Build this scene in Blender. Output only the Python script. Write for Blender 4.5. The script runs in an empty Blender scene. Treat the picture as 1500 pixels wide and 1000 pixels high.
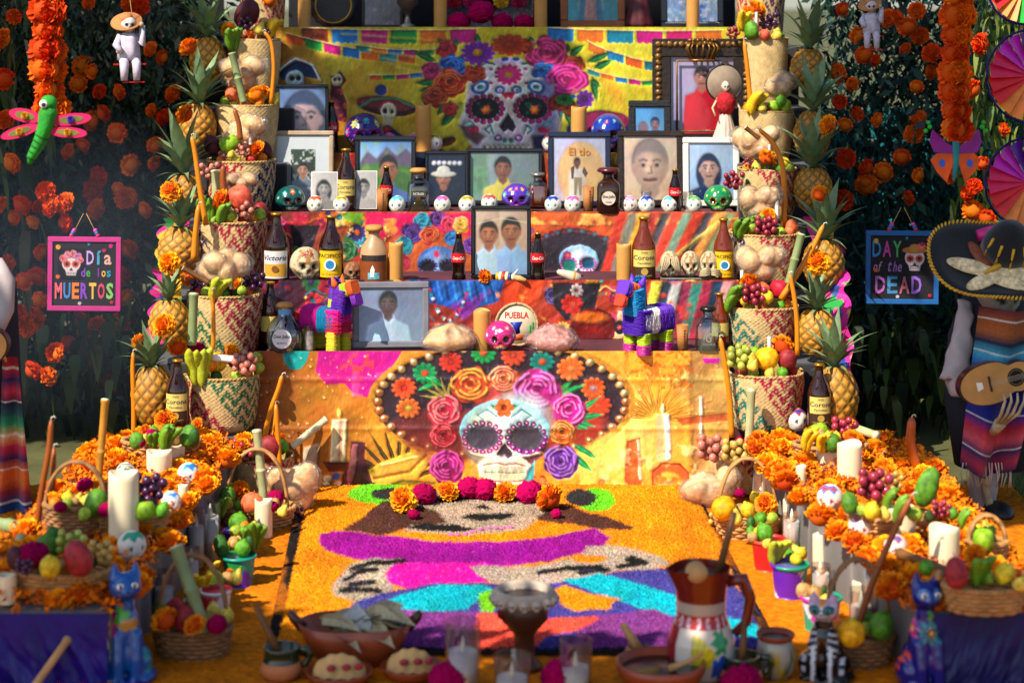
import bpy, math, random, colorsys
import numpy as np
from mathutils import Vector as V, Matrix, Euler, noise as mnoise
R = math.radians
random.seed(7); RNG = np.random.default_rng(7)
S = bpy.context.scene
# ------------------------------------------------------------------ camera
F = 2917.0; H = 1.74; D = 6.945; Y0 = -11.0      # focal length in photo pixels, eye height, metres to the altar, horizon row
cam = bpy.data.cameras.new('camera'); camo = bpy.data.objects.new('camera', cam); S.collection.objects.link(camo)
camo.location = (0, -D, H); camo.rotation_euler = (R(90), 0, 0)
cam.lens = 70; cam.sensor_width = 36; cam.shift_y = -511 / 1500; cam.clip_end = 400; cam.clip_start = .1
cam.dof.use_dof = True; cam.dof.focus_distance = D + .15; cam.dof.aperture_fstop = 2.5
S.camera = camo
# ------------------------------------------------------------------ sky, sun, exposure
SUN_EL, SUN_AZ = R(47), R(-42)                    # azimuth measured from the camera side (-Y), negative towards -X
SUND = V((math.sin(SUN_AZ) * math.cos(SUN_EL), -math.cos(SUN_AZ) * math.cos(SUN_EL), math.sin(SUN_EL)))
W = bpy.data.worlds.new('World'); S.world = W; W.use_nodes = True
nt = W.node_tree; sky = nt.nodes.new('ShaderNodeTexSky'); sky.sky_type = 'NISHITA'; sky.sun_disc = False
sky.sun_elevation = SUN_EL; sky.sun_rotation = math.atan2(SUND.x, SUND.y)
nt.links.new(sky.outputs[0], nt.nodes['Background'].inputs[0]); nt.nodes['Background'].inputs[1].default_value = .112
sl = bpy.data.lights.new('sun', 'SUN'); sl.energy = 5.0; sl.angle = R(.5); sl.color = (1, .9, .75)
so = bpy.data.objects.new('sun', sl); S.collection.objects.link(so)
so.rotation_euler = (-SUND).to_track_quat('-Z', 'Y').to_euler(); so.location = SUND * 12
S.view_settings.view_transform = 'Standard'; S.view_settings.look = 'None'; S.view_settings.exposure = .78
S.view_settings.gamma = 1; S.view_settings.use_curve_mapping = False
cy = S.cycles; cy.use_denoising = True; cy.max_bounces = 7; cy.diffuse_bounces = 3; cy.glossy_bounces = 3
cy.transmission_bounces = 6; cy.transparent_max_bounces = 16; cy.caustics_reflective = False; cy.caustics_refractive = False
cy.sample_clamp_indirect = 6
# ------------------------------------------------------------------ helpers
def sc(Y): return F / (D + Y)
def P(px, py, Y): s = sc(Y); return V(((px - 750) / s, Y, H - (py - Y0) / s))
def Yg(py, z=0): return F * (H - z) / (py - Y0) - D
def PZ(px, py, z=0): return P(px, py, Yg(py, z))
def lin(c):
 if isinstance(c, str):
  c = [int(c[i:i + 2], 16) / 255 for i in (1, 3, 5)]
  return np.array([v / 12.92 if v <= .04045 else ((v + .055) / 1.055) ** 2.4 for v in c])
 return np.array(c, float)
COL = S.collection
MATS = {}
def mat(name, col='#808080', rough=.5, var=.12, ns=25, bump=0, bs=80, metal=0, coat=0, sss=0, trans=0, emit=0, attr=False, rnd=0, sheen=0, alb=1., spec=.5, ior=1.45, hue=0):
 if name in MATS: return MATS[name]
 m = bpy.data.materials.new(name); m.use_nodes = True; t = m.node_tree; N = t.nodes; L = t.links
 b = N['Principled BSDF']; b.inputs['Roughness'].default_value = rough; b.inputs['Metallic'].default_value = metal
 b.inputs['Coat Weight'].default_value = coat; b.inputs['Coat Roughness'].default_value = .08
 b.inputs['Subsurface Weight'].default_value = sss; b.inputs['Subsurface Radius'].default_value = (.02, .012, .006)
 b.inputs['Transmission Weight'].default_value = trans; b.inputs['IOR'].default_value = ior
 b.inputs['Specular IOR Level'].default_value = spec; b.inputs['Sheen Weight'].default_value = sheen
 c = lin(col) * alb
 if attr:
  a = N.new('ShaderNodeVertexColor'); a.layer_name = 'Col'; out = a.outputs[0]
 else:
  a = N.new('ShaderNodeRGB'); a.outputs[0].default_value = (*c, 1); out = a.outputs[0]
 tc = N.new('ShaderNodeTexCoord')
 if var:
  n = N.new('ShaderNodeTexNoise'); n.inputs['Scale'].default_value = ns; n.inputs['Detail'].default_value = 5
  L.new(tc.outputs['Object'], n.inputs['Vector'])
  mr = N.new('ShaderNodeMapRange'); mr.inputs[1].default_value = .3; mr.inputs[2].default_value = .7
  mr.inputs[3].default_value = 1 - var; mr.inputs[4].default_value = 1 + var; L.new(n.outputs[0], mr.inputs[0])
  mx = N.new('ShaderNodeVectorMath'); mx.operation = 'SCALE'; L.new(out, mx.inputs[0]); L.new(mr.outputs[0], mx.inputs['Scale']); out = mx.outputs[0]
 if rnd or hue:
  oi = N.new('ShaderNodeObjectInfo'); hs = N.new('ShaderNodeHueSaturation')
  r1 = N.new('ShaderNodeMapRange'); r1.inputs[3].default_value = 1 - rnd; r1.inputs[4].default_value = 1 + rnd; L.new(oi.outputs['Random'], r1.inputs[0]); L.new(r1.outputs[0], hs.inputs['Value'])
  if hue:
   r2 = N.new('ShaderNodeMapRange'); r2.inputs[3].default_value = .5 - hue; r2.inputs[4].default_value = .5 + hue; L.new(oi.outputs['Random'], r2.inputs[0]); L.new(r2.outputs[0], hs.inputs['Hue'])
  L.new(out, hs.inputs['Color']); out = hs.outputs[0]
 L.new(out, b.inputs['Base Color'])
 if emit: L.new(out, b.inputs['Emission Color']); b.inputs['Emission Strength'].default_value = emit
 if bump:
  n2 = N.new('ShaderNodeTexNoise'); n2.inputs['Scale'].default_value = bs; n2.inputs['Detail'].default_value = 4; L.new(tc.outputs['Object'], n2.inputs['Vector'])
  bp = N.new('ShaderNodeBump'); bp.inputs['Strength'].default_value = bump; bp.inputs['Distance'].default_value = .01
  L.new(n2.outputs[0], bp.inputs['Height']); L.new(bp.outputs[0], b.inputs['Normal'])
 MATS[name] = m; return m
def clearmat(name, tint='#ffffff', gloss=.12, rough=.05, bump=0, bs=60, cover=0.0, top=.6):
 """thin clear film or glass wall: mostly see-through, with a fresnel shine"""
 if name in MATS: return MATS[name]
 m = bpy.data.materials.new(name); m.use_nodes = True; t = m.node_tree; N = t.nodes; L = t.links
 for n in list(N):
  if n.type == 'BSDF_PRINCIPLED': N.remove(n)
 o = [n for n in N if n.type == 'OUTPUT_MATERIAL'][0]
 tr = N.new('ShaderNodeBsdfTransparent'); tr.inputs[0].default_value = (*lin(tint), 1)
 gl = N.new('ShaderNodeBsdfGlossy'); gl.inputs['Roughness'].default_value = rough
 lw = N.new('ShaderNodeLayerWeight'); lw.inputs[0].default_value = .35
 mr = N.new('ShaderNodeMapRange'); mr.inputs[3].default_value = gloss; mr.inputs[4].default_value = top; L.new(lw.outputs['Fresnel'], mr.inputs[0])
 mx = N.new('ShaderNodeMixShader'); L.new(mr.outputs[0], mx.inputs[0]); L.new(tr.outputs[0], mx.inputs[1]); L.new(gl.outputs[0], mx.inputs[2])
 last = mx.outputs[0]
 if cover:
  df = N.new('ShaderNodeBsdfDiffuse'); df.inputs[0].default_value = (.75, .75, .78, 1); m2 = N.new('ShaderNodeMixShader'); m2.inputs[0].default_value = cover
  L.new(last, m2.inputs[1]); L.new(df.outputs[0], m2.inputs[2]); last = m2.outputs[0]
 if bump:
  tc = N.new('ShaderNodeTexCoord'); n2 = N.new('ShaderNodeTexNoise'); n2.inputs['Scale'].default_value = bs; n2.inputs['Detail'].default_value = 3; n2.inputs['Distortion'].default_value = 2
  L.new(tc.outputs['Object'], n2.inputs['Vector']); bp = N.new('ShaderNodeBump'); bp.inputs['Strength'].default_value = bump; bp.inputs['Distance'].default_value = .02
  L.new(n2.outputs[0], bp.inputs['Height']); L.new(bp.outputs[0], gl.inputs['Normal']); L.new(bp.outputs[0], lw.inputs['Normal'])
 L.new(last, o.inputs[0]); MATS[name] = m; return m
class MB:
 """collects shapes for ONE mesh; optional colour per vertex"""
 def __init__(s): s.v = []; s.f = []; s.c = []; s.cur = (1, 1, 1)
 def col(s, c): s.cur = tuple(lin(c)); return s
 def add(s, vs, fs, cs=None):
  o = len(s.v); s.v += [tuple(p) for p in vs]; s.f += [tuple(i + o for i in f) for f in fs]
  s.c += [s.cur] * len(vs) if cs is None else [tuple(c) for c in cs]; return s
 def box(s, c, d, b=0, rot=None):
  x, y, z = (k / 2 for k in d); M = Euler(rot).to_matrix() if rot else None; c = V(c)
  if b <= 0:
   vs = [V((i * x, j * y, k * z)) for k in (-1, 1) for j in (-1, 1) for i in (-1, 1)]
   fs = [(0, 2, 3, 1), (4, 5, 7, 6), (0, 1, 5, 4), (2, 6, 7, 3), (0, 4, 6, 2), (1, 3, 7, 5)]
  else:
   vs = []; idx = {}
   for k in (-1, 1):
    for j in (-1, 1):
     for i in (-1, 1):
      for ax in range(3):
       p = [i * x, j * y, k * z]
       for a2 in range(3):
        if a2 != ax: p[a2] -= (i, j, k)[a2] * b
       idx[(i, j, k, ax)] = len(vs); vs.append(V(p))
   fs = []
   for ax in range(3):
    a, bb = [(1, 2), (2, 0), (0, 1)][ax]
    for sg in (-1, 1):
     q = []
     for (m, n) in ((-1, -1), (1, -1), (1, 1), (-1, 1)):
      k = [0, 0, 0]; k[ax] = sg; k[a] = m; k[bb] = n; q.append(idx[(*k, ax)])
     fs.append(q if sg > 0 else q[::-1])
   for ax in range(3):
    a, bb = [(1, 2), (2, 0), (0, 1)][ax]
    for m in (-1, 1):
     for n in (-1, 1):
      k1 = [0] * 3; k1[a] = m; k1[bb] = n; k2 = list(k1); k1[ax] = -1; k2[ax] = 1
      q = [idx[(*k1, a)], idx[(*k2, a)], idx[(*k2, bb)], idx[(*k1, bb)]]; fs.append(q if m * n > 0 else q[::-1])
   for k in (-1, 1):
    for j in (-1, 1):
     for i in (-1, 1):
      q = [idx[(i, j, k, a)] for a in range(3)]; fs.append(q if i * j * k > 0 else q[::-1])
  if M: vs = [M @ p for p in vs]
  return s.add([p + c for p in vs], fs)
 def lathe(s, prof, n=24, c=(0, 0, 0), fn=None, cap=True, cf=None):
  vs = []; fs = []; cs = []; m = len(prof)
  for k, (r, z) in enumerate(prof):
   for i in range(n):
    a = 2 * math.pi * i / n; rr = r if fn is None else fn(r, a, k / (m - 1))
    vs.append((c[0] + rr * math.sin(a), c[1] - rr * math.cos(a), c[2] + z)); cs.append(s.cur if cf is None else cf(a, k / (m - 1)))
  for k in range(m - 1):
   for i in range(n):
    j = (i + 1) % n; fs.append((k * n + i, k * n + j, (k + 1) * n + j, (k + 1) * n + i))
  if cap:
   if prof[0][0] > 1e-6: fs.append(tuple(range(n))[::-1])
   if prof[-1][0] > 1e-6: fs.append(tuple((m - 1) * n + i for i in range(n)))
  return s.add(vs, fs, cs)
 def tube(s, pts, r, n=8, cap=True, cf=None):
  pts = [V(p) for p in pts]; m = len(pts); rs = r if hasattr(r, '__len__') else [r] * m
  vs = []; fs = []; cs = []; up = None
  for k in range(m):
   t = (pts[min(k + 1, m - 1)] - pts[max(k - 1, 0)]); t = t.normalized() if t.length > 1e-9 else V((0, 0, 1))
   if up is None:
    up = t.orthogonal().normalized()
   up = (up - t * up.dot(t)); up = up.normalized() if up.length > 1e-6 else t.orthogonal().normalized(); w = t.cross(up)
   for i in range(n):
    a = 2 * math.pi * i / n; vs.append(pts[k] + (up * math.cos(a) + w * math.sin(a)) * rs[k]); cs.append(s.cur if cf is None else cf(k / max(1, m - 1)))
  for k in range(m - 1):
   for i in range(n):
    j = (i + 1) % n; fs.append((k * n + i, k * n + j, (k + 1) * n + j, (k + 1) * n + i))
  if cap: fs += [tuple(range(n))[::-1], tuple((m - 1) * n + i for i in range(n))]
  return s.add(vs, fs, cs)
 def ell(s, c, r, n=12, m=8, rot=None, fn=None):
  M = Euler(rot).to_matrix() if rot else None; r = r if hasattr(r, '__len__') else (r, r, r); vs = []; fs = []; c = V(c)
  for k in range(m + 1):
   e = -math.pi / 2 + math.pi * k / m
   for i in range(n):
    a = 2 * math.pi * i / n; d = V((math.cos(e) * math.sin(a), -math.cos(e) * math.cos(a), math.sin(e)))
    q = fn(d) if fn else 1
    p = V((d.x * r[0] * q, d.y * r[1] * q, d.z * r[2] * q)); vs.append(c + (M @ p if M else p))
  for k in range(m):
   for i in range(n):
    j = (i + 1) % n; fs.append((k * n + i, k * n + j, (k + 1) * n + j, (k + 1) * n + i))
  return s.add(vs, fs)
 def ext(s, pts, y0, y1):
  """outline (x,z) pushed from y0 (front) to y1"""
  n = len(pts); vs = [(x, y0, z) for x, z in pts] + [(x, y1, z) for x, z in pts]
  fs = [tuple(range(n)), tuple(range(2 * n - 1, n - 1, -1))] + [(i, n + i, n + (i + 1) % n, (i + 1) % n) for i in range(n)]
  return s.add(vs, fs)
 def mesh(s, name, smooth=True):
  me = bpy.data.meshes.new(name); me.from_pydata(s.v, [], s.f)
  if any(c != (1, 1, 1) for c in s.c):
   a = me.color_attributes.new('Col', 'FLOAT_COLOR', 'POINT'); a.data.foreach_set('color', np.c_[np.array(s.c), np.ones(len(s.c))].astype(np.float32).ravel())
  if smooth: me.polygons.foreach_set('use_smooth', [True] * len(me.polygons))
  me.update(); return me
def smooth_angle(me, deg=40):
 try: me.set_sharp_from_angle(angle=R(deg))
 except Exception: pass
 return me
def gridmesh(name, Pn, C=None, closed_u=False, smooth=True):
 """Pn (h,w,3) positions -> mesh; C (h,w,3) colours"""
 h, w = Pn.shape[:2]; me = bpy.data.meshes.new(name); idx = np.arange(h * w).reshape(h, w)
 if closed_u: idx = np.c_[idx, idx[:, :1]]
 q = np.stack([idx[:-1, :-1], idx[1:, :-1], idx[1:, 1:], idx[:-1, 1:]], -1).reshape(-1, 4)
 me.vertices.add(h * w); me.vertices.foreach_set('co', Pn.astype(np.float32).ravel())
 me.loops.add(q.size); me.loops.foreach_set('vertex_index', q.astype(np.int32).ravel())
 me.polygons.add(len(q)); me.polygons.foreach_set('loop_start', (np.arange(len(q)) * 4).astype(np.int32))
 if smooth: me.polygons.foreach_set('use_smooth', np.ones(len(q), bool))
 me.update(calc_edges=True)
 if C is not None:
  a = me.color_attributes.new('Col', 'FLOAT_COLOR', 'POINT'); a.data.foreach_set('color', np.concatenate([C, np.ones((h, w, 1))], -1).astype(np.float32).ravel())
 return me
def asmesh(name, g, smooth=True): return g.mesh(name, smooth) if isinstance(g, MB) else g
USED = {}
def reg(o, label, cat, group=None):
 o['label'] = label; o['category'] = cat
 if group: o['group'] = group
 USED.setdefault(label, []).append(o); return o
def thing(name, label, cat, loc=(0, 0, 0), rz=0, group=None, rot=None, scale=1):
 o = bpy.data.objects.new(name, None); COL.objects.link(o); o.location = loc; o.rotation_euler = rot or (0, 0, rz); o.scale = (scale,) * 3
 o.empty_display_size = .05; return reg(o, label, cat, group)
def part(name, g, m, parent, loc=(0, 0, 0), rot=(0, 0, 0), scale=1, smooth=True, sharp=None, label=None):
 me = asmesh(name, g, smooth)
 if sharp: smooth_angle(me, sharp)
 if len(me.materials) == 0: me.materials.append(m)
 o = bpy.data.objects.new(name, me); COL.objects.link(o); o.parent = parent; o.location = loc; o.rotation_euler = rot
 o.scale = scale if hasattr(scale, '__len__') else (scale,) * 3
 if o.material_slots[0].material != m: o.material_slots[0].link = 'OBJECT'; o.material_slots[0].material = m
 if label: o['label'] = label
 return o
def solo(name, label, cat, g, m, loc=(0, 0, 0), rot=(0, 0, 0), scale=1, group=None, smooth=True, sharp=None):
 return reg(part(name, g, m, None, loc, rot, scale, smooth, sharp), label, cat, group)
def struct(name, g, m, smooth=False, kind='structure', loc=(0, 0, 0)):
 o = part(name, g, m, None, loc, smooth=smooth); o['kind'] = kind; return o
def vnoise(x, y, sc_, seed=0, oct=3):
 """vectorised value noise 0..1"""
 out = 0; amp = 1; tot = 0
 for k in range(oct):
  X = np.asarray(x) * sc_ * 2 ** k + 17.3 * k + seed * 7.7; Y = np.asarray(y) * sc_ * 2 ** k + 9.1 * k + seed * 3.3
  xi = np.floor(X).astype(np.int64); yi = np.floor(Y).astype(np.int64); fx = X - xi; fy = Y - yi; fx = fx * fx * (3 - 2 * fx); fy = fy * fy * (3 - 2 * fy)
  def h(a, b):
   n = (a * 374761393 + b * 668265263 + seed * 1442695) & 0x7fffffff; n = ((n ^ (n >> 13)) * 1274126177) & 0x7fffffff; return ((n ^ (n >> 16)) & 0xffff) / 65535.
  out = out + amp * ((h(xi, yi) * (1 - fx) + h(xi + 1, yi) * fx) * (1 - fy) + (h(xi, yi + 1) * (1 - fx) + h(xi + 1, yi + 1) * fx) * fy); tot += amp; amp *= .5
 return out / tot
# ------------------------------------------------------------------ flat print painter (numpy -> vertex colours)
class Cv:
 def __init__(s, x0, y0, x1, y1, res=1., bg='#ffffff'):
  s.x0, s.y0, s.x1, s.y1, s.res = x0, y0, x1, y1, res
  s.w = int(round((x1 - x0) * res)) + 1; s.h = int(round((y1 - y0) * res)) + 1
  s.X, s.Y = np.meshgrid(np.linspace(x0, x1, s.w), np.linspace(y0, y1, s.h)); s.C = np.ones((s.h, s.w, 3)) * lin(bg)
 def bb(s, x0, y0, x1, y1):
  i0 = max(0, int((x0 - s.x0) * s.res) - 2); i1 = min(s.w, int((x1 - s.x0) * s.res) + 4); j0 = max(0, int((y0 - s.y0) * s.res) - 2); j1 = min(s.h, int((y1 - s.y0) * s.res) + 4)
  return None if i0 >= i1 or j0 >= j1 else (slice(j0, j1), slice(i0, i1))
 def blend(s, b, a, c):
  a = np.clip(a, 0, 1)[..., None]; s.C[b] = s.C[b] * (1 - a) + (c if isinstance(c, np.ndarray) and c.ndim == 3 else lin(c)) * a
 def ell(s, cx, cy, rx, ry, c, rot=0, soft=.7, a=1, c2=None):
  m = max(rx, ry) + soft * 2; b = s.bb(cx - m, cy - m, cx + m, cy + m)
  if b is None: return s
  dx, dy = s.X[b] - cx, s.Y[b] - cy; cr, sr = math.cos(R(rot)), math.sin(R(rot)); u, v = dx * cr + dy * sr, -dx * sr + dy * cr
  q = np.sqrt((u / rx) ** 2 + (v / ry) ** 2); d = (1 - q) * min(rx, ry)
  col = c
  if c2 is not None: k = np.clip(q, 0, 1)[..., None]; col = lin(c) * (1 - k) + lin(c2) * k
  s.blend(b, np.clip(d / soft + .5, 0, 1) * a, col); return s
 def poly(s, pts, c, a=1, soft=.7):
  p = np.array(pts, float); b = s.bb(*p.min(0), *p.max(0))
  if b is None: return s
  X, Y = s.X[b], s.Y[b]; ins = np.zeros(X.shape, bool); d = np.full(X.shape, 1e9); n = len(p)
  for i in range(n):
   (xa, ya), (xb, yb) = p[i], p[(i + 1) % n]
   if ya != yb: ins ^= ((ya > Y) != (yb > Y)) & (X < (xb - xa) * (Y - ya) / (yb - ya) + xa)
   L = (xb - xa) ** 2 + (yb - ya) ** 2 + 1e-9; t = np.clip(((X - xa) * (xb - xa) + (Y - ya) * (yb - ya)) / L, 0, 1); d = np.minimum(d, np.hypot(X - xa - t * (xb - xa), Y - ya - t * (yb - ya)))
  s.blend(b, np.clip(np.where(ins, d, -d) / soft + .5, 0, 1) * a, c); return s
 def line(s, pts, w, c, a=1, soft=.7):
  p = np.array(pts, float); b = s.bb(*(p.min(0) - w), *(p.max(0) + w))
  if b is None: return s
  X, Y = s.X[b], s.Y[b]; d = np.full(X.shape, 1e9)
  for i in range(len(p) - 1):
   (xa, ya), (xb, yb) = p[i], p[i + 1]; L = (xb - xa) ** 2 + (yb - ya) ** 2 + 1e-9
   t = np.clip(((X - xa) * (xb - xa) + (Y - ya) * (yb - ya)) / L, 0, 1); d = np.minimum(d, np.hypot(X - xa - t * (xb - xa), Y - ya - t * (yb - ya)))
  s.blend(b, np.clip((w / 2 - d) / soft + .5, 0, 1) * a, c); return s
 def flower(s, cx, cy, r, n, c, c2, cen='#e8b030', sq=1, rot=0, cr=.3):
  b = s.bb(cx - r, cy - r, cx + r, cy + r)
  if b is None: return s
  dx, dy = s.X[b] - cx, (s.Y[b] - cy) / sq; q = np.hypot(dx, dy); th = np.arctan2(dy, dx) + rot; pet = np.abs(np.cos(th * n / 2)); k = np.clip(q / r, 0, 1)[..., None]
  col = lin(c2) * (1 - k) + lin(c) * k; col = col * (.62 + .38 * pet[..., None] ** .6)
  s.blend(b, np.clip((r * (.72 + .28 * pet ** .7) - q) / .7 + .5, 0, 1), col)
  return s.ell(cx, cy, r * cr, r * cr * sq, cen, c2=tuple(lin(cen) * .45))
 def rose(s, cx, cy, r, c, hi, dk=None, sq=1., seed=0):
  rs = random.Random(seed + int(cx * 7 + cy)); dk = dk or tuple(lin(c) * .35)
  for k in range(7):
   a = k * 2 * math.pi / 7 + rs.random(); s.ell(cx + math.cos(a) * r * .5, cy + math.sin(a) * r * .5 * sq, r * .55, r * .5 * sq, c, rot=math.degrees(a), c2=tuple(lin(c) * .6))
  for ring, rr in ((0, .88), (1, .66), (2, .46), (3, .26)):
   for k in range(5 - ring):
    a0 = k * 2 * math.pi / (5 - ring) + rs.random() * 2 + ring; pts = [(cx + math.cos(a0 + t * .22) * r * rr * (1 + .1 * math.sin(t)), cy + math.sin(a0 + t * .22) * r * rr * sq) for t in range(7)]
    s.line(pts, r * .17, dk, a=.55, soft=r * .16); s.line([(x - r * .05, y - r * .07) for x, y in pts], r * .09, hi, a=.8, soft=r * .08)
  return s.ell(cx, cy, r * .16, r * .13 * sq, dk, soft=r * .15)
 def leaf(s, x0, y0, x1, y1, w, c, c2=None):
  dx, dy = x1 - x0, y1 - y0; L = math.hypot(dx, dy) + 1e-6; nx, ny = -dy / L, dx / L
  pts = [(x0, y0), (x0 + dx * .3 + nx * w / 2, y0 + dy * .3 + ny * w / 2), (x0 + dx * .65 + nx * w * .38, y0 + dy * .65 + ny * w * .38), (x1, y1), (x0 + dx * .65 - nx * w * .38, y0 + dy * .65 - ny * w * .38), (x0 + dx * .3 - nx * w / 2, y0 + dy * .3 - ny * w / 2)]
  s.poly(pts, c); return s.line([(x0, y0), (x1, y1)], max(.6, w * .12), c2 or tuple(lin(c) * 1.7 + .02), a=.7)
 def grad(s, c0, c1, x0, y0, x1, y1, a=1):
  L = (x1 - x0) ** 2 + (y1 - y0) ** 2; t = np.clip(((s.X - x0) * (x1 - x0) + (s.Y - y0) * (y1 - y0)) / L, 0, 1)[..., None]
  s.C = s.C * (1 - a) + (lin(c0) * (1 - t) + lin(c1) * t) * a; return s
 def blot(s, c, scale, thr, seed, a=1, soft=.08, box=None):
  n = vnoise(s.X, s.Y, scale, seed); al = np.clip((n - thr) / soft, 0, 1) * a
  if box: al = al * ((s.X > box[0]) & (s.Y > box[1]) & (s.X < box[2]) & (s.Y < box[3]))
  s.C = s.C * (1 - al[..., None]) + lin(c) * al[..., None]; return s
 def grain(s, amt, scale=.3, seed=3): s.C = s.C * (1 + amt * (vnoise(s.X, s.Y, scale, seed)[..., None] * 2 - 1)); return s
 def blur(s, n=1):
  for _ in range(n):
   q = np.pad(s.C, ((1, 1), (1, 1), (0, 0)), 'edge'); s.C = (q[:-2, 1:-1] + q[2:, 1:-1] + q[1:-1, :-2] + q[1:-1, 2:] + q[1:-1, 1:-1] * 2) / 6
  return s
 def paint(s, warp=2.2, tone=.3, seed=1, hue=.12, emb=.55):
  """make the print painterly: wobbly edges, brushy tone and colour drift"""
  dx = (vnoise(s.X, s.Y, .05, seed) - .5) * warp * 2 + (vnoise(s.X, s.Y, .22, seed + 1, 2) - .5) * warp * 1.3; dy = (vnoise(s.X, s.Y, .05, seed + 2) - .5) * warp * 2 + (vnoise(s.X, s.Y, .22, seed + 3, 2) - .5) * warp * 1.3
  s.C = sample(s, s.X + dx, s.Y + dy); e = s.C.mean(-1)
  for _ in range(3): q = np.pad(e, 1, 'edge'); e = (q[:-2, 1:-1] + q[2:, 1:-1] + q[1:-1, :-2] + q[1:-1, 2:]) / 4
  g = np.roll(np.roll(e, -2, 0), -2, 1) - np.roll(np.roll(e, 2, 0), 2, 1); g[:3] = g[-3:] = 0; g[:, :3] = g[:, -3:] = 0; s.C = s.C * np.clip(1 + g[..., None] * emb / (e[..., None] + .12), .45, 1.7); a = vnoise(s.X, s.Y, .035, seed + 4)[..., None] - .5; b = vnoise(s.X * 1.6 + s.Y * .5, s.Y * .6, .3, seed + 5, 3)[..., None] - .5
  h = np.stack([vnoise(s.X, s.Y, .06, seed + 6 + k, 2) - .5 for k in range(3)], -1); s.C = np.clip(s.C * (1 + a * tone * 1.6 + b * tone * 1.8) * (1 + h * hue * 2.5) + np.clip(b - .22, 0, 1) * .35, .002, 1); return s
def sample(cv, px, py):
 i = np.clip((px - cv.x0) * cv.res, 0, cv.w - 1.001); j = np.clip((py - cv.y0) * cv.res, 0, cv.h - 1.001); i0 = i.astype(int); j0 = j.astype(int); fi = (i - i0)[..., None]; fj = (j - j0)[..., None]
 C = cv.C; return (C[j0, i0] * (1 - fi) + C[j0, i0 + 1] * fi) * (1 - fj) + (C[j0 + 1, i0] * (1 - fi) + C[j0 + 1, i0 + 1] * fi) * fj
def text_mb(txt, h, depth=.0006, shear=0, bold=0, col=None, w=None, mb=None, align='CENTER', bend=0, space=1):
 """lettering as real thin geometry standing in the XZ plane, facing -Y, centred; bend = radius of a bottle it wraps"""
 cu = bpy.data.curves.new('t', 'FONT'); cu.body = txt; cu.shear = shear; cu.offset = bold; cu.extrude = 0; cu.resolution_u = 2; cu.space_character = space
 ob = bpy.data.objects.new('t', cu); me = bpy.data.meshes.new_from_object(ob); bpy.data.objects.remove(ob); bpy.data.curves.remove(cu)
 vs = np.array([v.co[:] for v in me.vertices]) if len(me.vertices) else np.zeros((1, 3)); fs = [tuple(p.vertices) for p in me.polygons]; bpy.data.meshes.remove(me)
 lo, hi = vs.min(0), vs.max(0); k = h / max(1e-6, hi[1] - lo[1]); kx = k if w is None else w / (hi[0] - lo[0]); c = (lo + hi) / 2
 X = (vs[:, 0] - c[0]) * kx; Z = (vs[:, 1] - c[1]) * k
 mb = mb or MB()
 if col: mb.col(col)
 if bend: A = X / bend; pts = [(math.sin(a) * (bend + depth), -math.cos(a) * (bend + depth), z) for a, z in zip(A, Z)]
 else: pts = [(x, -depth, z) for x, z in zip(X, Z)]
 return mb.add(pts, fs)
def remesh(mb, voxel, smooth=6, name='blob'):
 """fuse overlapping blobs into one continuous surface; returns (verts array, quads)"""
 me = mb.mesh('b'); o = bpy.data.objects.new('b', me); COL.objects.link(o)
 m = o.modifiers.new('r', 'REMESH'); m.mode = 'VOXEL'; m.voxel_size = voxel
 if smooth: s2 = o.modifiers.new('s', 'SMOOTH'); s2.iterations = smooth; s2.factor = .5
 dg = bpy.context.evaluated_depsgraph_get(); out = bpy.data.meshes.new_from_object(o.evaluated_get(dg)); bpy.data.objects.remove(o)
 out.name = name; out.polygons.foreach_set('use_smooth', [True] * len(out.polygons)); return out
def vcos(me):
 a = np.zeros(len(me.vertices) * 3, np.float32); me.vertices.foreach_get('co', a); return a.reshape(-1, 3).astype(float)
def setcol(me, C):
 a = me.color_attributes.get('Col') or me.color_attributes.new('Col', 'FLOAT_COLOR', 'POINT'); a.data.foreach_set('color', np.c_[C, np.ones(len(C))].astype(np.float32).ravel()); return me
# ------------------------------------------------------------------ ground
g = MB(); g.add([(-120, -60, -.012), (120, -60, -.012), (120, 200, -.012), (-120, 200, -.012)], [(0, 1, 2, 3)])
struct('ground', g, mat('garden_soil', '#4a4a26', .95, .35, 3, .6, 20))
M_saw = mat('dyed_sawdust', rough=.95, var=.1, ns=400, attr=True, spec=.15)
# loose yellow sawdust strewn over the whole offering floor
nx, ny = 330, 420; gx = np.linspace(-1.75, 1.75, nx); gy = np.linspace(-2.75, .05, ny); GX, GY = np.meshgrid(gx, gy)
hz = .004 + .010 * vnoise(GX, GY, 5, 2) + RNG.random(GX.shape) * .006
cc = lin('#d07408') * (.6 + .5 * RNG.random(GX.shape)[..., None]) * (.78 + .4 * vnoise(GX, GY, 3, 5)[..., None])
cc = np.where((RNG.random(GX.shape) < .05)[..., None], lin('#8a4a08'), cc)
o = struct('sawdust_floor', gridmesh('sawdust_floor', np.stack([GX, GY, hz], -1)[:, ::-1], cc[:, ::-1]), M_saw)
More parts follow.
